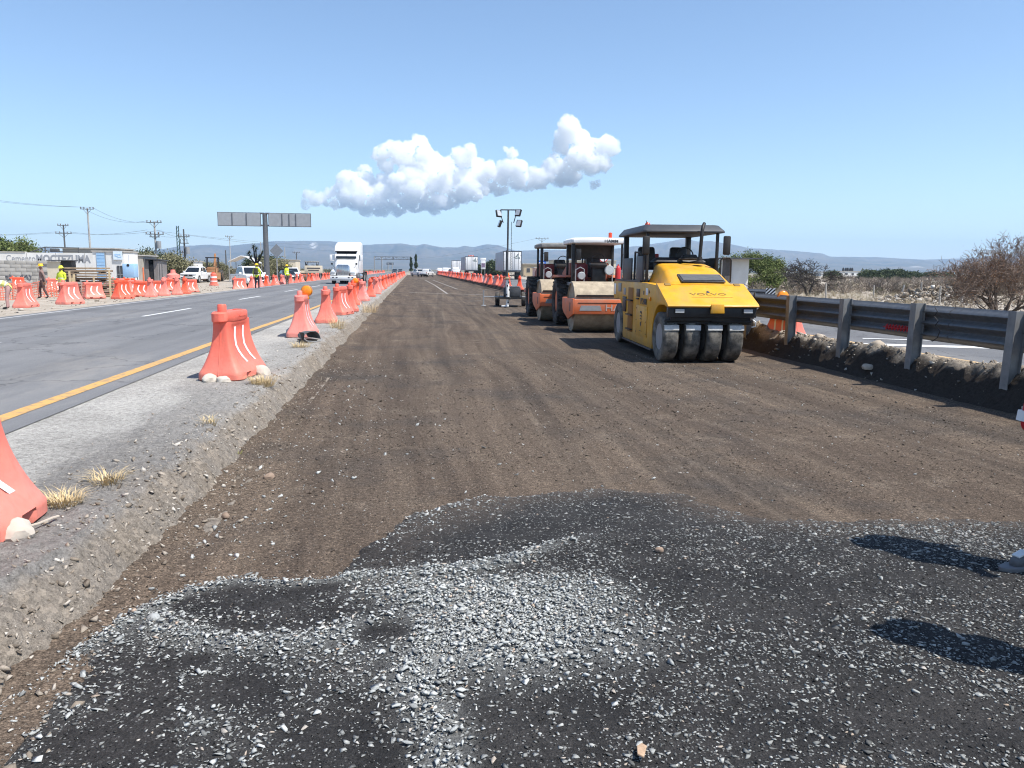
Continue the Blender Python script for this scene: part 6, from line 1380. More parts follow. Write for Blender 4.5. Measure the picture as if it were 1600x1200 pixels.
for k in range(7):
    r_ = np.random.default_rng(500+k); V, F = [], []
    for q in range(32):
        a, e = r_.random()*6.283, .35+1.1*r_.random(); ln = .55+.45*r_.random(); d = np.array([math.cos(a)*math.cos(e), math.sin(a)*math.cos(e), math.sin(e)])
        p0 = d*ln*.25*r_.random()+np.array([0, 0, .02]); p1 = d*ln; 
        for w_ in (.015,):
            s = np.cross(d, r_.normal(size=3)); s /= np.linalg.norm(s); i = len(V); V += [p0-s*w_, p0+s*w_, p1+s*w_*.6, p1-s*w_*.6]; F.append((i, i+1, i+2, i+3))
        for _ in range(3):
            f = .4+.6*r_.random(); c = d*ln*f; d3 = d+r_.normal(size=3)*.7; d3 /= np.linalg.norm(d3); s = np.cross(d3, r_.normal(size=3)); s /= np.linalg.norm(s)+1e-9; i = len(V); w_ = .010+.03*r_.random()
            V += [c-s*w_, c+s*w_, c+d3*.25+s*w_*.4, c+d3*.25-s*w_*.4]; F.append((i, i+1, i+2, i+3))
    bp_.append((np.array(V), np.array(F)))
r_ = np.random.default_rng(61); n = 2300; yb = 46+ (r_.random(n)**1.5)*170; xb = 17+r_.random(n)*(.95*yb+25)
k = xb > 21+0*yb; xb, yb = xb[k], yb[k]
sc_m = m_leaf('scrub_twigs', [(0, (.13, .105, .085)), (.5, (.25, .205, .165)), (.85, (.33, .275, .22)), (1, (.17, .17, .09))])
scatter_protos('dry_scrub', bp_, xb, yb, np.full(len(xb), .26), .45+.55*r_.random(len(xb)), sc_m, 'grey brown leafless scrub covering the plain on the right', 62)
n = 900; yb = 100+r_.random(n)*330; xb = -18-r_.random(n)*(.62*yb); scatter_protos('left_scrub', bp_, xb, yb, np.full(n, -.05), .7+1.2*r_.random(n), m_leaf('left_scrub_twigs', [(0, (.07, .075, .04)), (.5, (.15, .135, .09)), (1, (.22, .19, .14))]), 'sparse olive scrub on the plain behind the left site', 63)
gp_ = []
for k in range(5):
    r_ = np.random.default_rng(700+k); V, F = [], []
    for q in range(40):
        a = r_.random()*6.283; b0 = np.array([r_.normal()*.10, r_.normal()*.10, 0]); d = np.array([math.cos(a)*.45, math.sin(a)*.45, .6+.5*r_.random()])*(.5+.5*r_.random()); s = np.array([-math.sin(a), math.cos(a), 0])*.008; i = len(V)
        V += [b0-s, b0+s, b0+d]; F.append((i, i+1, i+2))
    gp_.append((np.array(V), np.array(F)))
r_ = np.random.default_rng(64); n = 4200; yb = 24+r_.random(n)**1.3*50; xb = 17.5+r_.random(n)*(.85*yb); k = N1.fbm(xb*.12, yb*.12, 3) > -.02
scatter_protos('dry_grass', gp_, xb[k], yb[k], np.full(k.sum(), .28), .22+.35*r_.random(k.sum()), m_leaf('straw_blades', [(0, (.30, .245, .16)), (.6, (.43, .36, .25)), (1, (.54, .48, .37))]), 'dry straw coloured grass beyond the right road', 65)
# rubble heap and stony ground behind the guardrail
n = 1500; r_ = np.random.default_rng(66); c = G(1462, 472, .3); xx = c.x+r_.normal(size=n)*2.1; yy_ = c.y+r_.normal(size=n)*1.6; hh = .85*np.exp(-((xx-c.x)/1.9)**2-((yy_-c.y)/1.6)**2)
stones('rubble_heap', np.stack([xx, yy_, .28+hh*r_.random(n)**.5], 1), np.clip(.17*np.exp(.5*r_.normal(size=n)), .06, .6), .7+.3*r_.random(n), np.full(n, .4), tanst, 'heap of pale rubble behind the guardrail near the stakes', 67)
n = 2600; yy_ = 19+22*r_.random(n); xx = 16.2+r_.random(n)*.62*yy_
stones('verge_stones', np.stack([xx, yy_, np.full(n, .30)], 1), np.clip(.09*np.exp(.6*r_.normal(size=n)), .03, .4), .6+.3*r_.random(n), np.full(n, .3), tanst, 'loose pale stones strewn over the right verge', 68)
n = 2200; yy_ = 24+55*r_.random(n); xx = -12.6-r_.random(n)*.5*yy_
stones('site_stones', np.stack([xx, yy_, np.full(n, -.0)+.0], 1), np.clip(.08*np.exp(.6*r_.normal(size=n)), .03, .4), .6+.3*r_.random(n), np.full(n, .3), tanst, 'loose stones and clods on the left site', 69)
# fence stakes on the right
stk = mat('grey_stake', (.38, .35, .31), .9, var=.2, vs=6)
for k, (px, yt, yb_, dx) in enumerate(((1291, 442, 468, 0), (1407, 445, 469, 6), (1440, 441, 472, 0), (1468, 447, 477, 2), (1502, 453, 482, 3), (1365, 446, 466, 1))):
    g = G(px, yb_, .3); top = AT(px+dx, yt, g.y); b = MB(); b.tube([(0, 0, -.1), ((top.x-g.x)*.5, .02, (top.z-.3)*.5), (top.x-g.x, 0, top.z-.3)], [.05, .047, .04], 7); o = b.build('fence_stake', stk); o.location = (g.x, g.y, .3)
    tag(o, ('pale stake right of the dark gnarled tree', 'leaning stake at the left of the rubble heap', 'tall grey stake in front of the rubble heap', 'thick pale stake on the right of the rubble heap', 'short stake right of the rubble heap under the big bare tree', 'thin stake behind the dark dry shrub')[k], 'stake', 'wooden fence stakes on the right')
# ================================================================== POLES AND WIRES
pm = mat('concrete_pole', (.40, .385, .36), .9, var=.12); pdk = mat('dark_pole', (.10, .10, .10), .8, var=.15); pgr = mat('green_steel', (.035, .075, .07), .6)
insul = mat('insulator', (.12, .07, .05), .4)
TOPS = {}
def pole(px, ybase, ytop, Y, label, m_=pm, arms=((0, 1.6),), r=.15, extra=None, key=None, z0=0.0):
    b_ = AT(px, ybase, Y); tp = AT(px-(ybase-ytop)*.075*(1 if px < 400 else 0), ytop, Y); h = tp.z-z0
    t = T('utility_pole', label, 'utility pole', (b_.x, Y, z0), 0, 'utility poles'); b = MB(); b.tube([(0, 0, 0), (0, 0, h*.5), (0, 0, h)], [r, r*.85, r*.65], 10); b.build('shaft', m_, t)
    for dz, hw in arms:
        b = MB(); b.box((0, -.12, h+dz-.15), (hw*2, .08, .085)); b.tube([(-hw*.6, -.12, h+dz-.2), (0, -.1, h+dz-.8)], .025, 5); b.tube([(hw*.6, -.12, h+dz-.2), (0, -.1, h+dz-.8)], .025, 5); a = b.build('crossarm', pdk, t)
        for x in (-hw*.92, -hw*.45, hw*.45, hw*.92):
            b = MB(); b.lathe([(.03, 0), (.07, .05), (.05, .10), (.08, .16), (.04, .24), (.001, .25)], 'z', (x, -.12, h+dz-.10), 8); b.build('insulator', insul, a)
    if extra == 'transformer':
        b = MB(); b.lathe([(.001, -.5), (.30, -.5), (.32, 0), (.30, .45), (.001, .5)], 'z', (.42, -.1, h-3.0), 12); b.build('transformer', steelp, t)
        b = MB()
        for s in (-1, 0, 1): b.box((s*.45, -.2, h-1.7), (.07, .07, .6))
        b.box((0, -.15, h-2.0), (1.3, .1, .1)); b.build('fuse_bank', pdk, t)
    TOPS[key or px] = Vector((b_.x, Y-.12, z0+h)); return t
pole(143, 418, 325, 112, 'tall pale single arm pole above the end of the lettered wall', arms=((0, .85),), key='A')
pole(104, 420, 351, 130, 'shorter pole with two crossarms above the middle of the lettered wall', pdk, arms=((0, .8), (-1.2, 1.2)), key='B')
pole(246, 432, 346, 108, 'pole with stacked crossarms and fuses by the open shed', arms=((0, .95), (-1.5, 1.15)), extra='transformer', key='C')
pole(290, 420, 358, 118, 'pole with crossarms and transformer next to the dark green mast', pdk, arms=((-.9, .8), (-3.2, .6)), extra='transformer', key='D')
gp = AT(281, 425, 112); t = T('lattice_mast', 'dark green twin post mast left of the transformer pole', 'utility pole', (gp.x, 112, 0), 0, 'utility poles'); b = MB(); hM = AT(278, 353, 112).z
for s in (-.22, .22): b.tube([(s, 0, 0), (s*.6, 0, hM)], [.09, .06], 6)
for k in range(14): b.tube([(-.2*(1-.4*k/14), 0, .5+k*hM/15), (.2*(1-.4*k/14), 0, .5+(k+1)*hM/15)], .03, 4)
b.build('lattice', pgr, t)
pole(361, 425, 369, 190, 'thin pale pole behind the white tent', arms=((0, .9),), key='E', r=.12)
pole(354, 425, 391, 150, 'short thick post behind the white tent', pdk, arms=(), key='F'); pole(409, 425, 378, 170, 'thin pale pole just left of the sign post', arms=(), key='G', r=.12)
pole(446, 425, 386, 180, 'thin pale lamp pole right of the diamond sign', arms=(), key='H', r=.11); pole(464, 425, 394, 200, 'pole with crossarm above the distant compactor', pdk, arms=((0, .9),), key='I')
pole(846, 430, 372, 165, 'thin pole with crossarm behind the blue road sign', pdk, arms=((0, 1.4),), key='J', z0=.3, r=.10)
def wire(a, c, sag, label, off=(0, 0, 0)):
    q = [(a+(c-a)*(k/14))-Vector((0, 0, sag*4*(k/14)*(1-k/14)))+Vector(off) for k in range(15)]; b = MB(); b.tube(q, .016, 4, cap=False); return tag(b.build('power_line', wire_m, smooth=0), label, 'wire', 'overhead power lines')
L0 = AT(-120, 296, 105)
for k, o in enumerate(((-.7, 0, .1), (.7, 0, .1))): wire(L0, TOPS['A'], .5, ('left', 'right')[k]+' one of two wires from the left frame edge to the tall pale pole', o); wire(TOPS['A'], TOPS['C'], .9, ('left', 'right')[k]+' one of two wires between the tall pale pole and the fuse pole', o)
for k, o in enumerate(((-.9, 0, -1.1), (.9, 0, -1.1))):
    wire(AT(-100, 355, 132), TOPS['B'], .3, ('left', 'right')[k]+' low overhead wire from the left edge to the two arm pole', o); wire(TOPS['B'], TOPS['C'], .5, ('left', 'right')[k]+' overhead wire between the two arm pole and the fuse pole', o); wire(TOPS['C']+Vector((0, 0, -.2)), TOPS['D'], .3, ('left', 'right')[k]+' short overhead wire by the dark green mast', o)
wire(TOPS['D']+Vector((0, 0, -.8)), AT(640, 392, 330), 1.5, 'long overhead wire running away above the pickups'); wire(TOPS['C']+Vector((0, 0, -1.2)), AT(560, 380, 300), 1.2, 'long overhead wire crossing behind the big sign')
wire(TOPS['J']+Vector((-.8, 0, 0)), AT(655, 404, 330), .6, 'thin overhead wire across the mountains left of the blue sign')
# ================================================================== SIGNS AND GANTRIES
galv = mat('sign_back', (.34, .355, .37), .55, metal=.25, var=.08, vs=3); frm = mat('sign_frame', (.10, .11, .125), .6)
sg = T('overhead_sign', 'big butterfly road sign seen from behind on one thick pole', 'road sign', (-14.95, 82.8, .1))
b = MB(); b.tube([(0, 0, 0), (0, 0, 7.15)], [.30, .24], 16); b.build('pole', steel, sg)
for s in (-1, 1):
    w_ = 4.15; x0 = s*(.42+w_/2); b = MB(); b.box((x0, -.25, 6.48), (w_, .05, 1.28)); pn = b.build('panel', galv, sg)
    b = MB(); b.box((x0, -.18, 7.12), (w_+.1, .12, .09)); b.box((x0, -.18, 5.84), (w_+.1, .12, .09)); b.box((x0-w_/2, -.18, 6.48), (.09, .12, 1.37)); b.box((x0+w_/2, -.18, 6.48), (.09, .12, 1.37)); b.build('panel_frame', frm, pn)
    for q in ((-.68, 0.72) if s < 0 else (-.75, -.05, .62)):
        b = MB(); b.box((x0+q, -.30, 6.48), (.07, .06, 1.2)); b.build('stiffener', frm, pn)
    b = MB()
    for z in (5.9, 7.1): b.box((s*.30, -.1, z), (.5, .18, .16))
    b.build('bracket', frm, sg)
p = AT(432, 392, 76); ds = T('diamond_sign', 'diamond shaped road sign seen from behind beside the thick sign pole', 'road sign', (p.x, 76, .15))
b = MB(); b.prism([(-.62, p.z-.15), (0, p.z-.15-.66), (.62, p.z-.15), (0, p.z-.15+.66)], -.02, .02, 'y'); b.build('plate', mat('sign_back_dark', (.22, .235, .25), .5, metal=.3), ds)
b = MB(); b.box((0, .06, p.z/2), (.09, .07, p.z+.3)); b.build('post', steelp, ds)
def gantry(px0, px1, ytop, ydep, Y, label, legs):
    a, c = AT(px0, ytop, Y), AT(px1, ytop, Y); dp = ydep*Y/1200; t = T('sign_gantry', label, 'gantry', ((a.x+c.x)/2, Y, ZL)); hw = (c.x-a.x)/2; zt = a.z-ZL
    b = MB(); n = 10
    for z in (zt, zt-dp): b.box((0, 0, z), (2*hw, .22, .22))
    for k in range(n+1): b.box((-hw+2*hw*k/n, 0, zt-dp/2), (.14, .14, dp))
    for k in range(n): b.tube([(-hw+2*hw*k/n, 0, zt-(dp if k % 2 else 0)), (-hw+2*hw*(k+1)/n, 0, zt-(0 if k % 2 else dp))], .07, 5)
    b.build('truss', frm, t)
    for l in legs:
        b = MB(); b.tube([(-hw+2*hw*l, 0, 0), (-hw+2*hw*l, 0, zt)], .26, 8); b.build('leg', steelp, t)
    b = MB(); b.box((hw*.02, -.15, zt-dp/2), (.5, .06, dp*1.25)); b.build('sign_plate', frm, t)
gantry(585, 642, 401, 4, 330, 'far sign gantry spanning the left road', (0, .2, 1)); gantry(604, 615, 410.5, 3, 420, 'smaller second gantry seen under the far one', (.2, .8))
def panel_sign(px, py, w_, h_, Y, z0, face, label, cat='road sign', posts=1, name='road_sign', deco=None):
    p = AT(px, py, Y); t = T(name, label, cat, (p.x, Y, z0)); zc = p.z-z0
    b = MB(); b.box((0, 0, zc), (w_, .06, h_)); pl_ = b.build('panel', face, t, bevel=.02)
    for s in ([0] if posts == 1 else [-w_*.38, w_*.38]):
        b = MB(); b.box((s, .08, zc/2), (.10, .08, zc)); b.build('post', steelp, t)
    return t, pl_, zc
blue = mat('sign_blue', (.015, .09, .38), .5)
t, pl_, zc = panel_sign(846, 413, 1.75, 1.5, 150, ZR, blue, 'blue service sign with white symbols on a post')
b = MB(); b.box((-.33, -.035, zc+.10), (.42, .012, .55)); b.box((.33, -.035, zc+.10), (.42, .012, .55)); b.box((0, -.035, zc-.42), (.7, .012, .18)); sy = b.build('symbol', white_r, pl_)
b = MB(); b.box((-.33, -.045, zc+.10), (.2, .012, .34)); b.box((.33, -.045, zc+.10), (.2, .012, .34)); b.build('symbol_detail', blue, sy)
t, pl_, zc = panel_sign(755, 412, 1.0, 2.4, 170, ZR, whp, 'white fuel price sign on two posts', 'price sign', 2, 'price_sign')
b = MB(); b.box((0, -.04, zc-.35), (.8, .012, .9)); b.build('price_board', mat('price_print', (.22, .16, .24), .6, var=.4, vs=4), pl_); b = MB(); b.box((0, -.04, zc+1.0), (1.25, .03, .5)); b.build('header', whp, pl_, bevel=.08)
t, pl_, zc = panel_sign(736, 401.5, 1.5, 1.0, 220, ZR, mat('faded_red_sign', (.55, .14, .10), .6), 'small red and white sign high on a pole', 'sign', 1, 'pole_sign')
b = MB(); b.box((-.3, -.04, zc+.2), (.5, .012, .2), ry=.6); b.box((.3, -.04, zc+.2), (.5, .012, .2), ry=-.6); b.box((0, -.04, zc-.25), (.7, .012, .16)); b.build('mark', white_r, pl_)
t, pl_, zc = panel_sign(490, 421, 2.2, .95, 100, 0, cream, 'small cream board with lines of text behind the left barriers', 'sign', 2, 'information_board')
b = MB(); b.box((0, -.04, zc+.15), (1.6, .012, .14)); b.box((0, -.04, zc-.12), (1.3, .012, .10)); b.build('text_line', lttr, pl_)
t, pl_, zc = panel_sign(932, 401, 1.6, 1.3, 120, ZR, whp, 'round speed limit style sign seen through the compactor', 'road sign') if False else (None, None, 0)
g = AT(943, 403, 110); t = T('round_sign', 'round white sign with red ring seen through the compactor cab', 'road sign', (g.x, 110, ZR)); zc = g.z-ZR
b = MB(); b.lathe([(.001, -.02), (.66, -.02), (.66, .02), (.001, .02)], 'y', (0, 0, zc), 28); d_ = b.build('disc', redp, t); b = MB(); b.lathe([(.001, -.03), (.52, -.03), (.52, -.02), (.001, -.02)], 'y', (0, 0, zc), 28); b.build('disc_face', whp, d_); b = MB(); b.box((0, .06, zc/2), (.08, .06, zc)); b.build('post', steelp, t)
text('lettering', '40', .62, lttr, d_, (0, -.034, zc), (R(90), 0, 0), .002, .01)
# ================================================================== LEFT SITE: BUILDINGS, FENCES, STOCK
def X_at(px, Y): return AT(px, 420, Y).x
def Z_at(py, px, Y): return AT(px, py, Y).z
Yw = 75; x0, x1 = X_at(-90, Yw), X_at(147, Yw); zt = Z_at(394.5, 70, Yw)
wl = T('lettered_wall', 'long white wall painted with big grey lettering', 'wall', ((x0+x1)/2, Yw, -.02)); hw = (x1-x0)/2
b = MB(); b.box((0, .15, zt/2), (2*hw, .3, zt)); b.build('wall', wstuc, wl)
b = MB(); b.box((-hw*.45+.0, .15, zt+.04), (hw*1.1, .4, .08)); b.build('coping', conc, wl)
for k in range(5):
    b = MB(); b.box((-hw+2*hw*(k+.9)/5.2, -.01, zt*.5), (.03, .02, zt)); b.build('joint', conc, wl)
gl_ = mat('grey_wall_print', (.30, .31, .33), .9, var=.12, vs=3)
text('lettering', 'Cemento', .80, gl_, wl, (X_at(34, Yw)-(x0+x1)/2, -.012, Z_at(404, 35, Yw)+.02), (R(90), 0, 0), .004, .0, .82)
text('lettering', 'MOCTEZUMA', .92, gl_, wl, (X_at(100, Yw)-(x0+x1)/2, -.012, Z_at(405, 100, Yw)+.02), (R(90), 0, 0), .004, .035, .80)
Yg = 66; x0, x1 = X_at(-60, Yg), X_at(76, Yg); zt = Z_at(406.5, 40, Yg)
gw = T('block_wall', 'low grey block wall with worn graffiti in front of the white wall', 'wall', ((x0+x1)/2, Yg, -.02)); hw = (x1-x0)/2
blkm = mat('grey_block', (.44, .42, .385), .95, var=.15, vs=1.5, dust=(.18, .16, .13), da=.6, ds=.8, bump=.4, bs=15); blkp = []
nr = 7; hb_ = zt/nr
proto_b = MB(); proto_b.box((0, 0, 0), (.78, .2, hb_-.02)); pbk = proto_b.build('block', blkm, gw, bevel=.01); firstb = True
for r in range(nr):
    for c in range(int(2*hw/.80)):
        xx_ = -hw+.4+c*.80+(.4 if r % 2 else 0)
        if xx_ > hw-.3: continue
        o = pbk if firstb else pbk.copy()
        if not firstb: col.objects.link(o); o.parent = gw
        firstb = False; o.location = (xx_, random.uniform(-.008, .008), hb_*(r+.5))
b = MB(); b.box((0, .03, zt/2), (2*hw, .12, zt-.02)); b.build('mortar', conc, gw)
b = MB(); r_ = np.random.default_rng(77)
for px in (14, 20, 27, 33, 40, 47):
    xx_ = X_at(px, Yg)-(x0+x1)/2; q = [(xx_+r_.normal()*.13, -.115, .55+.5*r_.random()) for _ in range(6)]; b.tube(q, .03, 4)
b.build('graffiti', mat('graffiti_paint', (.10, .10, .13), .8), gw)
# cream gate pier and dark doorway hut
x = X_at(84, 64); t = T('cream_kiosk', 'cream panel hut with dark doorway behind the workers', 'building', (x, 64, -.02)); zt = Z_at(408, 84, 64)
b = MB(); b.box((0, .5, zt/2), (.95, 1, zt)); b.build('wall', cream, t); b = MB(); b.box((.85, .6, Z_at(407, 84, 64)/2), (.75, .8, Z_at(407, 84, 64))); b.build('doorway', blk, t); b = MB(); b.box((.55, .3, zt+.08), (1.9, 1.0, .07)); b.build('awning', dgrey, t)
# steel frame above the wall
t = T('steel_frame', 'thin dark steel roof frame above the lettered wall', 'frame', (X_at(70, 80), 80, 0)); b = MB(); q0, q1, q2, q3 = [X_at(v, 80)-X_at(70, 80) for v in (38, 73, 125, 150)]; zz = Z_at(386, 70, 80)
b.tube([(q0, 0, zz-.75), (q1, 0, zz), (q2, 0, zz-.05)], .05, 5); b.tube([(q0+.5, 0, zz-.9), (q1-.8, 0, zz-.35), (q2, 0, zz-.40)], .04, 5); b.build('rafter', pdk, t)
b = MB(); b.cyl((q1, 0, 0), (q1, 0, zz), .06, 6); b.cyl((q2, 0, 0), (q2, 0, zz), .06, 6); b.build('post', pdk, t)
b = MB(); b.box((X_at(88, 80)-X_at(70, 80), 0, Z_at(391, 88, 80)), (.7, .5, .35)); b.build('junction_box', pdk, t, bevel=.04)
# shop with blue shutter
Ys = 72; sx0, sx1 = X_at(146, Ys), X_at(194, Ys); zt = Z_at(393, 165, Ys); sh = T('small_shop', 'small white shop with pale blue shutter and signboard', 'building', ((sx0+sx1)/2, Ys, -.02)); hw = (sx1-sx0)/2; xs = lambda v: X_at(v, Ys)-(sx0+sx1)/2
b = MB(); b.box((0, 1.8, zt/2), (2*hw, 3.6, zt)); b.build('wall', wstuc, sh)
b = MB(); b.box((0, 1.8, zt+.05), (2*hw+.16, 3.8, .10)); b.build('roof', conc, sh)
b = MB(); b.box(((xs(152)+xs(165))/2, -.02, zt*.56), (xs(165)-xs(152), .06, zt*.80)); sd_ = b.build('shutter', bluep, sh)
for k in range(9):
    b = MB(); b.box(((xs(152)+xs(165))/2, -.055, .45+.28*k), (xs(165)-xs(152)-.05, .02, .02)); b.build('shutter_slat', mat('blue_slat', (.24, .42, .63), .6), sd_)
b = MB(); b.box(((xs(179)+xs(193))/2, -.10, Z_at(399, 186, Ys)), (xs(193)-xs(179), .08, .72)); sb = b.build('signboard', mat('pale_sign', (.62, .72, .80), .5), sh)
b = MB(); b.box(((xs(179)+xs(193))/2, -.146, Z_at(397.5, 186, Ys)), (.5, .012, .08)); b.box(((xs(179)+xs(193))/2-.1, -.146, Z_at(400, 186, Ys)), (.32, .012, .07), ry=.3); b.box(((xs(179)+xs(193))/2+.15, -.146, Z_at(401.5, 186, Ys)), (.3, .012, .06), ry=-.2); b.build('sign_mark', bluep, sb)
b = MB(); b.box(((xs(183)+xs(192))/2, -.02, .9), (xs(192)-xs(183), .06, 1.8)); dr = b.build('door', dgrey, sh); b = MB(); b.box(((xs(183)+xs(192))/2, -.06, 1.0), (.04, .03, 1.6)); b.box(((xs(183)+xs(192))/2, -.06, 1.05), (xs(192)-xs(183), .03, .05)); b.build('door_bar', steelp, dr)
b = MB(); b.box((xs(165.8), -.03, zt*.5), (.08, .05, zt*.95)); b.build('downpipe', steelp, sh)
# brown buildings and rough wall behind the shop
for k, (p0_, p1_, Yb, yt, m_, lb) in enumerate(((100, 180, 90, 388, mat('raw_adobe', (.36, .335, .29), .95, var=.2, vs=.8), 'rough grey unfinished building behind the lettered wall'), (176, 216, 84, 399, mat('raw_adobe', (.30, .27, .22)), 'low grey building behind the pale blue tank'), (416, 462, 150, 406, cream, 'long cream building behind the distant compactor'), (270, 300, 120, 408, wstuc, 'small white hut behind the first pickup'))):
    bx0, bx1 = X_at(p0_, Yb), X_at(p1_, Yb); zt = Z_at(yt, p0_, Yb); t = T('low_building', lb, 'building', ((bx0+bx1)/2, Yb, -.02), 0, 'low buildings on the left'); w_ = bx1-bx0
    b = MB(); b.box((0, 3, zt/2), (w_, 6, zt)); b.build('wall', m_, t); b = MB(); b.box((0, 3, zt+.06), (w_+.3, 6.3, .12)); b.build('roof', conc, t)
    for q in range(3):
        b = MB(); b.box((-w_*.32+w_*.32*q, -.01, zt*.5), (w_*.12, .06, zt*.35)); b.build('window', dgrey, t)
# shed
Yd = 86; x0, x1 = X_at(216, Yd), X_at(246, Yd); zt = Z_at(406.5, 230, Yd); t = T('open_shed', 'dark open fronted grey shed right of the pale blue tank', 'shed', ((x0+x1)/2, Yd, -.02)); hw = (x1-x0)/2
shm = mat('shed_wall', (.20, .185, .18), .9, var=.15, vs=1)
b = MB(); b.box((-hw*.45, .0, zt/2), (hw*1.1, .12, zt)); b.box((-hw, 1.5, zt/2), (.12, 3, zt)); b.box((hw, 1.5, zt/2), (.12, 3, zt)); b.box((0, 3, zt/2), (2*hw, .12, zt)); b.box((hw*.85, 0, zt/2), (.4, .12, zt)); b.build('wall', shm, t)
b = MB(); b.box((0, 1.4, zt+.06), (2*hw+.5, 3.6, .09), rx=-.04); b.build('roof', dgrey, t)
b = MB(); b.box((hw*.35, .4, zt*.42), (.7, .7, zt*.8)); b.build('dark_cupboard', blk, t, bevel=.03)
# tank
Yt = 62; xt = X_at(200, Yt); t = T('water_tank', 'pale blue water tank box with a pipe on top', 'tank', (xt, Yt, -.02)); zt = Z_at(411.5, 200, Yt)
b = MB(); b.box((0, .5, (zt+.9)/2), (.86, .9, zt-.9)); b.build('tank', bluep, t, bevel=.06); b = MB(); b.cyl((0, .4, zt), (0, .4, zt+.65), .06, 8); b.build('pipe', whp, t); b = MB(); b.lathe([(.001, .02), (.1, .02), (.1, 0)], 'y', (0, .03, zt-.12), 12); b.build('port', blk, t)
b = MB()
for s in (-.36, .36):
    for y in (.12, .86): b.box((s, y, .45), (.07, .07, .9))
b.build('stand', steelp, t)
# stack of formwork planks
Yp = 47; x0, x1 = X_at(103, Yp), X_at(178, Yp); t = T('plank_stack', 'stack of weathered formwork planks behind the left barriers', 'plank stack', ((x0+x1)/2, Yp, -.02), R(3)); hw = (x1-x0)/2; zt = Z_at(416, 140, Yp)
for k in range(11):
    b = MB(); z = .09+k*zt/11.2; ln = 2*hw*(1 if k < 7 else random.uniform(.8, .97)); b.box((random.uniform(-.06, .06)-(0 if k < 7 else .12), random.uniform(-.16, .12), z), (ln, .9, .085 if k % 3 else .11), rz=R(random.uniform(-1.5, 1.5)), ry=R(random.uniform(-.5, .5))); o = b.build('plank', [mat('weathered_wood', (0, 0, 0)), mat('dark_wood', (.11, .08, .055), .9, var=.3, vs=4), mat('tan_wood', (.34, .26, .17), .9, var=.25, vs=4)][random.choice((0, 0, 1, 2))], t, bevel=.006)
for x in (-hw*.6, hw*.5):
    for k in (3, 6, 9):
        b = MB(); b.box((x, -.05, .09+(k-.5)*zt/11.2), (.1, .95, .06)); b.build('spacer', mat('dark_wood', (.11, .08, .055)), t)
for k, (px, y0, y1, Y) in enumerate(((110, 423, 448, 43), (117, 428, 452, 41), (147.5, 432, 450, 46), (172, 422, 446, 44), (114, 433, 450, 42))):
    p = AT(px, y1, Y); h = Z_at(y0, px, Y); b = MB(); b.box((0, 0, h/2-.05), (.085, .05, h+.1)); o = b.build('wooden_stake', mat('pale_timber', (.58, .45, .27), .85, var=.15, vs=6)); o.location = (p.x, Y, -.02); tag(o, ('tall pale timber stake left of the plank stack', 'pale stake just right of the tall one by the worker', 'pale stake in front of the plank stack', 'pale stake at the right end of the plank stack', 'short pale stake between the two beside the worker')[k], 'stake', 'timber stakes on the left site')
# steel bars stuck in the ground
for k, (px, y0, Y) in enumerate(((227, 405, 58), (250, 410, 57), (254, 408, 57.5), (224.5, 418, 70))):
    p = AT(px, 440, Y); h = Z_at(y0, px, Y); b = MB(); b.cyl((0, 0, -.1), (.02, 0, h), .035 if k < 3 else .07, 6); o = b.build('marker_post', pdk if k < 3 else org_p); o.location = (p.x, Y, 0); tag(o, ('thin dark post in front of the open shed', 'left one of a close pair of dark posts', 'right one of a close pair of dark posts', 'orange marker post in front of the shed')[k], 'post', 'thin marker posts')
# orange safety netting
def netting(pts, h, label):
    b = MB(); acc = 0
    for (xa, ya), (xb, yb2) in zip(pts[:-1], pts[1:]):
        L_ = math.hypot(xb-xa, yb2-ya); n = int(L_/.16); d = Vector((xb-xa, yb2-ya, 0)).normalized(); nn = Vector((-d.y, d.x, 0))
        sag = lambda u: h*(1-.18*math.sin(u*math.pi*2.0)**2)+.05*math.sin(u*17)
        for k in range(n+1):
            u = k/n; c = Vector((xa, ya, 0))+d*(L_*u)+nn*.05*math.sin(u*11); b.quad(c-d*.03, c+d*.03, c+d*.03+Vector((0, 0, sag(u))), c-d*.03+Vector((0, 0, sag(u))))
        for r in range(7):
            for k in range(n):
                u0, u1 = k/n, (k+1)/n; c0 = Vector((xa, ya, 0))+d*(L_*u0)+nn*.05*math.sin(u0*11); c1 = Vector((xa, ya, 0))+d*(L_*u1)+nn*.05*math.sin(u1*11); f = r/6
                b.quad(c0+Vector((0, 0, sag(u0)*f-.022)), c1+Vector((0, 0, sag(u1)*f-.022)), c1+Vector((0, 0, sag(u1)*f+.022)), c0+Vector((0, 0, sag(u0)*f+.022)))
    t = T('safety_netting', label, 'netting'); n_ = b.build('net', mat('orange_net', (.62, .16, .10), .7, var=.15, dust=(.5, .38, .32), da=.5), t, fix=False, smooth=0)
    for x, y in pts:
        b = MB(); b.cyl((x, y+.03, -.1), (x, y+.03, h+.2), .025, 6); b.build('net_post', stk, t)
A2 = lambda px, py: (lambda g: (g.x, g.y))(G(px, py, 0))
netting([A2(-30, 470), A2(20, 468), A2(60, 464), A2(104, 463)], .85, 'sagging orange safety netting left of the walking worker')
netting([A2(104, 463), A2(128, 466), A2(176, 458), A2(212, 456)], .8, 'orange safety netting in front of the plank stack')
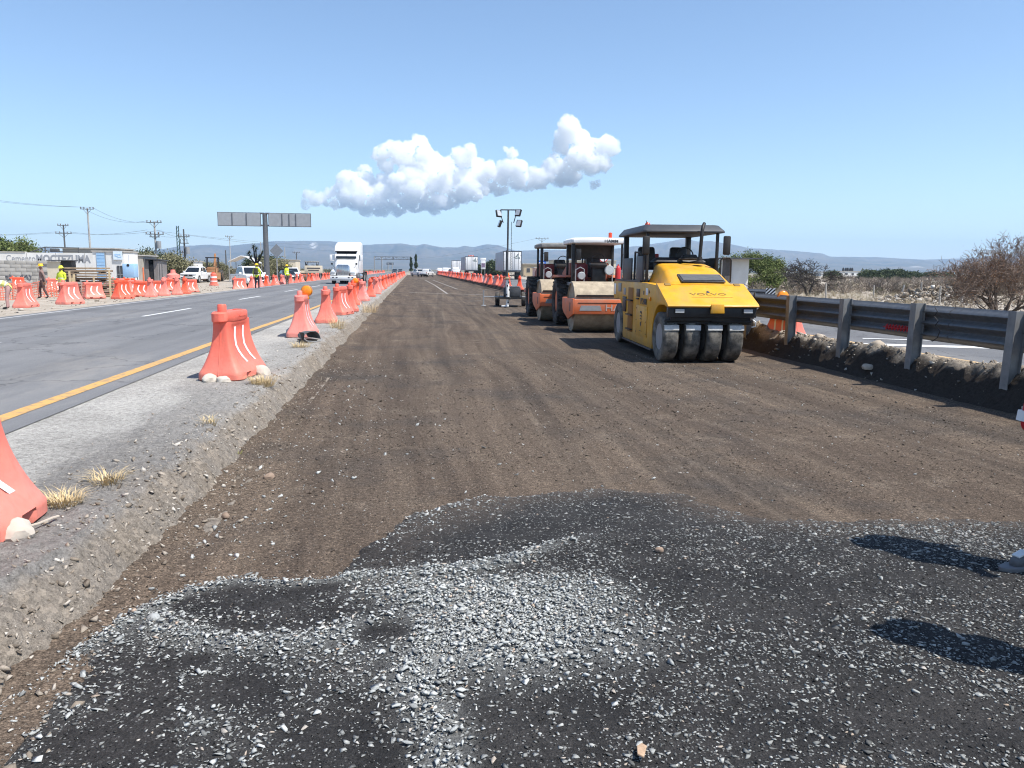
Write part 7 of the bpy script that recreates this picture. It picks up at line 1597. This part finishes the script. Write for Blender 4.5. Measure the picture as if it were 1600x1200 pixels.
# barriers of the left site
LG = 'orange barriers on the left site'
for px, py, rz, lb in ((41, 479, 4, 'leftmost big orange barrier at the far road edge'), (110, 474, -17, 'second big orange barrier at the far road edge, bright and turned broadside'), (192, 466, -16, 'third big orange barrier at the far road edge, standing apart'), (236, 463, 12, 'first of four close orange barriers at the far road edge'), (257, 461, 12, 'second of four close orange barriers at the far road edge'), (277, 459.5, 14, 'third of four close orange barriers at the far road edge'), (290, 458, 10, 'last of four close orange barriers at the far road edge')):
    g = G(px, py, .25); barrier(g.x, g.y, .22, R(rz), lb, LG)
for px, py, rz, lb, Y in ((27, 0, -60, 'orange barrier alone behind the netting at the left edge', 62), (84, 0, -62, 'orange barrier behind the worker in yellow vest', 56), (145, 0, -50, 'orange barrier with white marks between the second and third big ones', 44), (184, 0, -60, 'orange barrier in front of the shop door', 58), (201, 0, -65, 'orange barrier under the pale blue tank', 60), (211, 0, -60, 'orange barrier low behind the netting right of the third big one', 52), (270, 0, -70, 'orange barrier behind the last of the four close ones', 58), (297, 0, -68, 'orange barrier in front of the first white pickup', 56), (374, 0, -70, 'lone orange barrier in front of the bigger white pickup', 58), (262, 0, -30, 'orange barrier beside the pile of orange parts', 63), (220, 0, -75, 'orange barrier behind the first of the four close ones', 47), (246, 0, -70, 'orange barrier hidden behind the second of the four', 50)):
    p = AT(px, 430, Y); barrier(p.x, Y, .0 if px != 374 else .1, R(rz), lb, LG)
yy = 58.5; k = 0
while yy < 150:
    barrier(-11.5+random.uniform(-.25, .2)-.25*(k % 5 == 3), yy, .2, R(random.uniform(-22, 14)), (ORD[k]+' orange barrier past the backpack worker along the far road edge') if k < 16 else 'orange barrier in the packed line along the far road edge before the truck', LG, yy > 95); yy += random.uniform(2.0, 3.4)*(1.9 if 68 < yy < 73 else 1); k += 1
while yy < 330: barrier(-11.6+random.uniform(-.3, .3), yy, .2, R(random.uniform(-30, 30)), 'tiny orange barrier in the line along the far road edge beyond the truck', LG, True); yy += random.uniform(4, 6)
# channelling drum
p = AT(334, 440, 76); t = T('traffic_drum', 'orange and white channelling drum left of the bigger white pickup', 'drum', (p.x, 76, .02)); b = MB(); b.lathe([(.001, 0), (.42, 0), (.42, .10), (.34, .12), (.30, .5), (.26, 1.1), (.20, 1.16), (.001, 1.16)], 'z', (0, 0, 0), 20); b.box((0, 0, 1.2), (.22, .05, .1)); b.build('drum', plas, t)
for z, r_ in ((.38, .318), (.78, .292)):
    b = MB(); b.lathe([(r_, -.07), (r_-.01, .07)], 'z', (0, 0, z), 20) ; b.build('white_band', white_r, t)
p = AT(270, 422, 64); t = T('pipe_fitting', 'orange round pipe fitting piled on the barriers before the shed', 'pipe fitting', (p.x, 64, .85)); b = MB(); b.lathe([(.001, 0), (.5, 0), (.48, .25), (.2, .4), (.16, .65), (.001, .66)], 'z', (0, 0, 0), 16); b.build('fitting', plas, t)
# white tent
Yt = 98; x0, x1 = X_at(357, Yt), X_at(400, Yt); t = T('white_tent', 'white gabled shade tent behind the bigger white pickup', 'tent', ((x0+x1)/2, Yt, -.02)); hw = (x1-x0)/2; ze, zr = Z_at(408, 380, Yt), Z_at(399, 380, Yt)
b = MB(); b.loft([[(x, y, z) for x, z in ((-hw, ze), (-hw*.1, zr), (hw*.25, zr-.1), (hw, ze-.15), (hw, ze-.21), (hw*.25, zr-.17), (-hw*.1, zr-.07), (-hw, ze-.06))] for y in (0, 4)]); b.build('roof', whp, t)
for x in (-hw*.97, hw*.97):
    for y in (.05, 3.95):
        b = MB(); b.cyl((x, y, 0), (x, y, ze-.1), .05, 6); b.build('leg', steelp, t)
# ================================================================== RIGHT SIDE BUILDINGS
def flat_building(px0, px1, yt, Y, z0, m_, label, wins=3, group='buildings beyond the right road', depth=8, roofm=conc):
    bx0, bx1 = X_at(px0, Y), X_at(px1, Y); zt = Z_at(yt, px0, Y)-z0; w_ = bx1-bx0; t = T('flat_building', label, 'building', ((bx0+bx1)/2, Y, z0), 0, group)
    b = MB(); b.box((0, depth/2, zt/2), (w_, depth, zt)); b.build('wall', m_, t); b = MB(); b.box((0, depth/2, zt+.1), (w_+.5, depth+.5, .2)); b.build('roof', roofm, t)
    for q in range(wins):
        b = MB(); b.box((-w_*.36+w_*.72*q/max(1, wins-1), -.01, zt*.5), (w_*.10, .08, zt*.38)); wf = b.build('window', conc, t); b = MB(); b.box((-w_*.36+w_*.72*q/max(1, wins-1), -.06, zt*.5), (w_*.085, .02, zt*.33)); b.build('pane', dgrey, wf)
    return t
tanw = mat('tan_stucco', (.45, .36, .24), .9, var=.1, vs=.8); pinkw = mat('pink_stucco', (.58, .40, .36), .9, var=.08, vs=.8)
flat_building(818, 872, 413, 170, ZR, tanw, 'long tan building behind the blue sign', 4); flat_building(836, 900, 419, 140, ZR, pinkw, 'low pinkish wall building left of the compactors', 3, depth=3)
flat_building(866, 962, 407, 185, ZR, cream, 'cream building seen behind the compactor cabs', 5)
for k, (a, c, yt, lb) in enumerate(((1212, 1247, 423.5, 'white far building right of the green mesquite'), (1284, 1312, 425, 'left one of the far white buildings beyond the scrub'), (1308, 1348, 424, 'far white building with dark drums on its roof'))):
    t = flat_building(a, c, yt, 300, .25, wstuc, lb, 4)
b = MB(); zt = Z_at(425.5, 1330, 300)
for px in (1324, 1328, 1331, 1335, 1338): b.lathe([(.001, 0), (.5, 0), (.45, 1.2), (.2, 1.7), (.001, 1.75)], 'z', (X_at(px, 300)-t.location.x, 3, zt-.05), 8)
b.build('roof_drums', blk, t)
x0, x1 = X_at(1128, 52), X_at(1172, 52); t = T('roofed_stall', 'white walled stall with flat dark roof behind the yellow roller', 'building', ((x0+x1)/2, 52, .3), 0, 'buildings beyond the right road'); hw = (x1-x0)/2; zt = Z_at(405, 1150, 52)-.3
b = MB(); b.box((hw*.25, .8, zt/2), (hw*1.3, 1.6, zt)); b.build('wall', wstuc, t); b = MB(); b.box((-hw*.72, -.15, zt/2), (hw*.42, .5, zt)); b.build('pillar', mat('dark_pillar', (.09, .08, .075), .9, var=.2), t); b = MB(); b.box((.15, .5, zt+.05), (2*hw+.8, 2.6, .09)); b.build('roof', dgrey, t)
# roadside vehicles far away on the right
for k, (px, Y) in enumerate(((693, 215), (700, 235), (684, 260))):
    p = AT(px, 428, Y); o = copy_tree(pk); place(o, (max(p.x, 8.9), Y, ZR), 180 if k else 178, ('first', 'second', 'third')[k]+' of three tiny white vehicles waiting on the far right road', PG)
for k, (px, Y) in enumerate(((762, 190), (768, 195), (772, 200))):
    p = AT(px, 428, Y); tree('dark_tree', ('left', 'middle', 'right')[k]+' one of the dark trees behind the big box trailer', (p.x, Y, .3), 240+k, 3.2, 3, 3, .1, 3, .8, lf_dark, 8, .35, .25, bark_d, bark_d, 'dark trees behind the trailer', sxy=1.1)
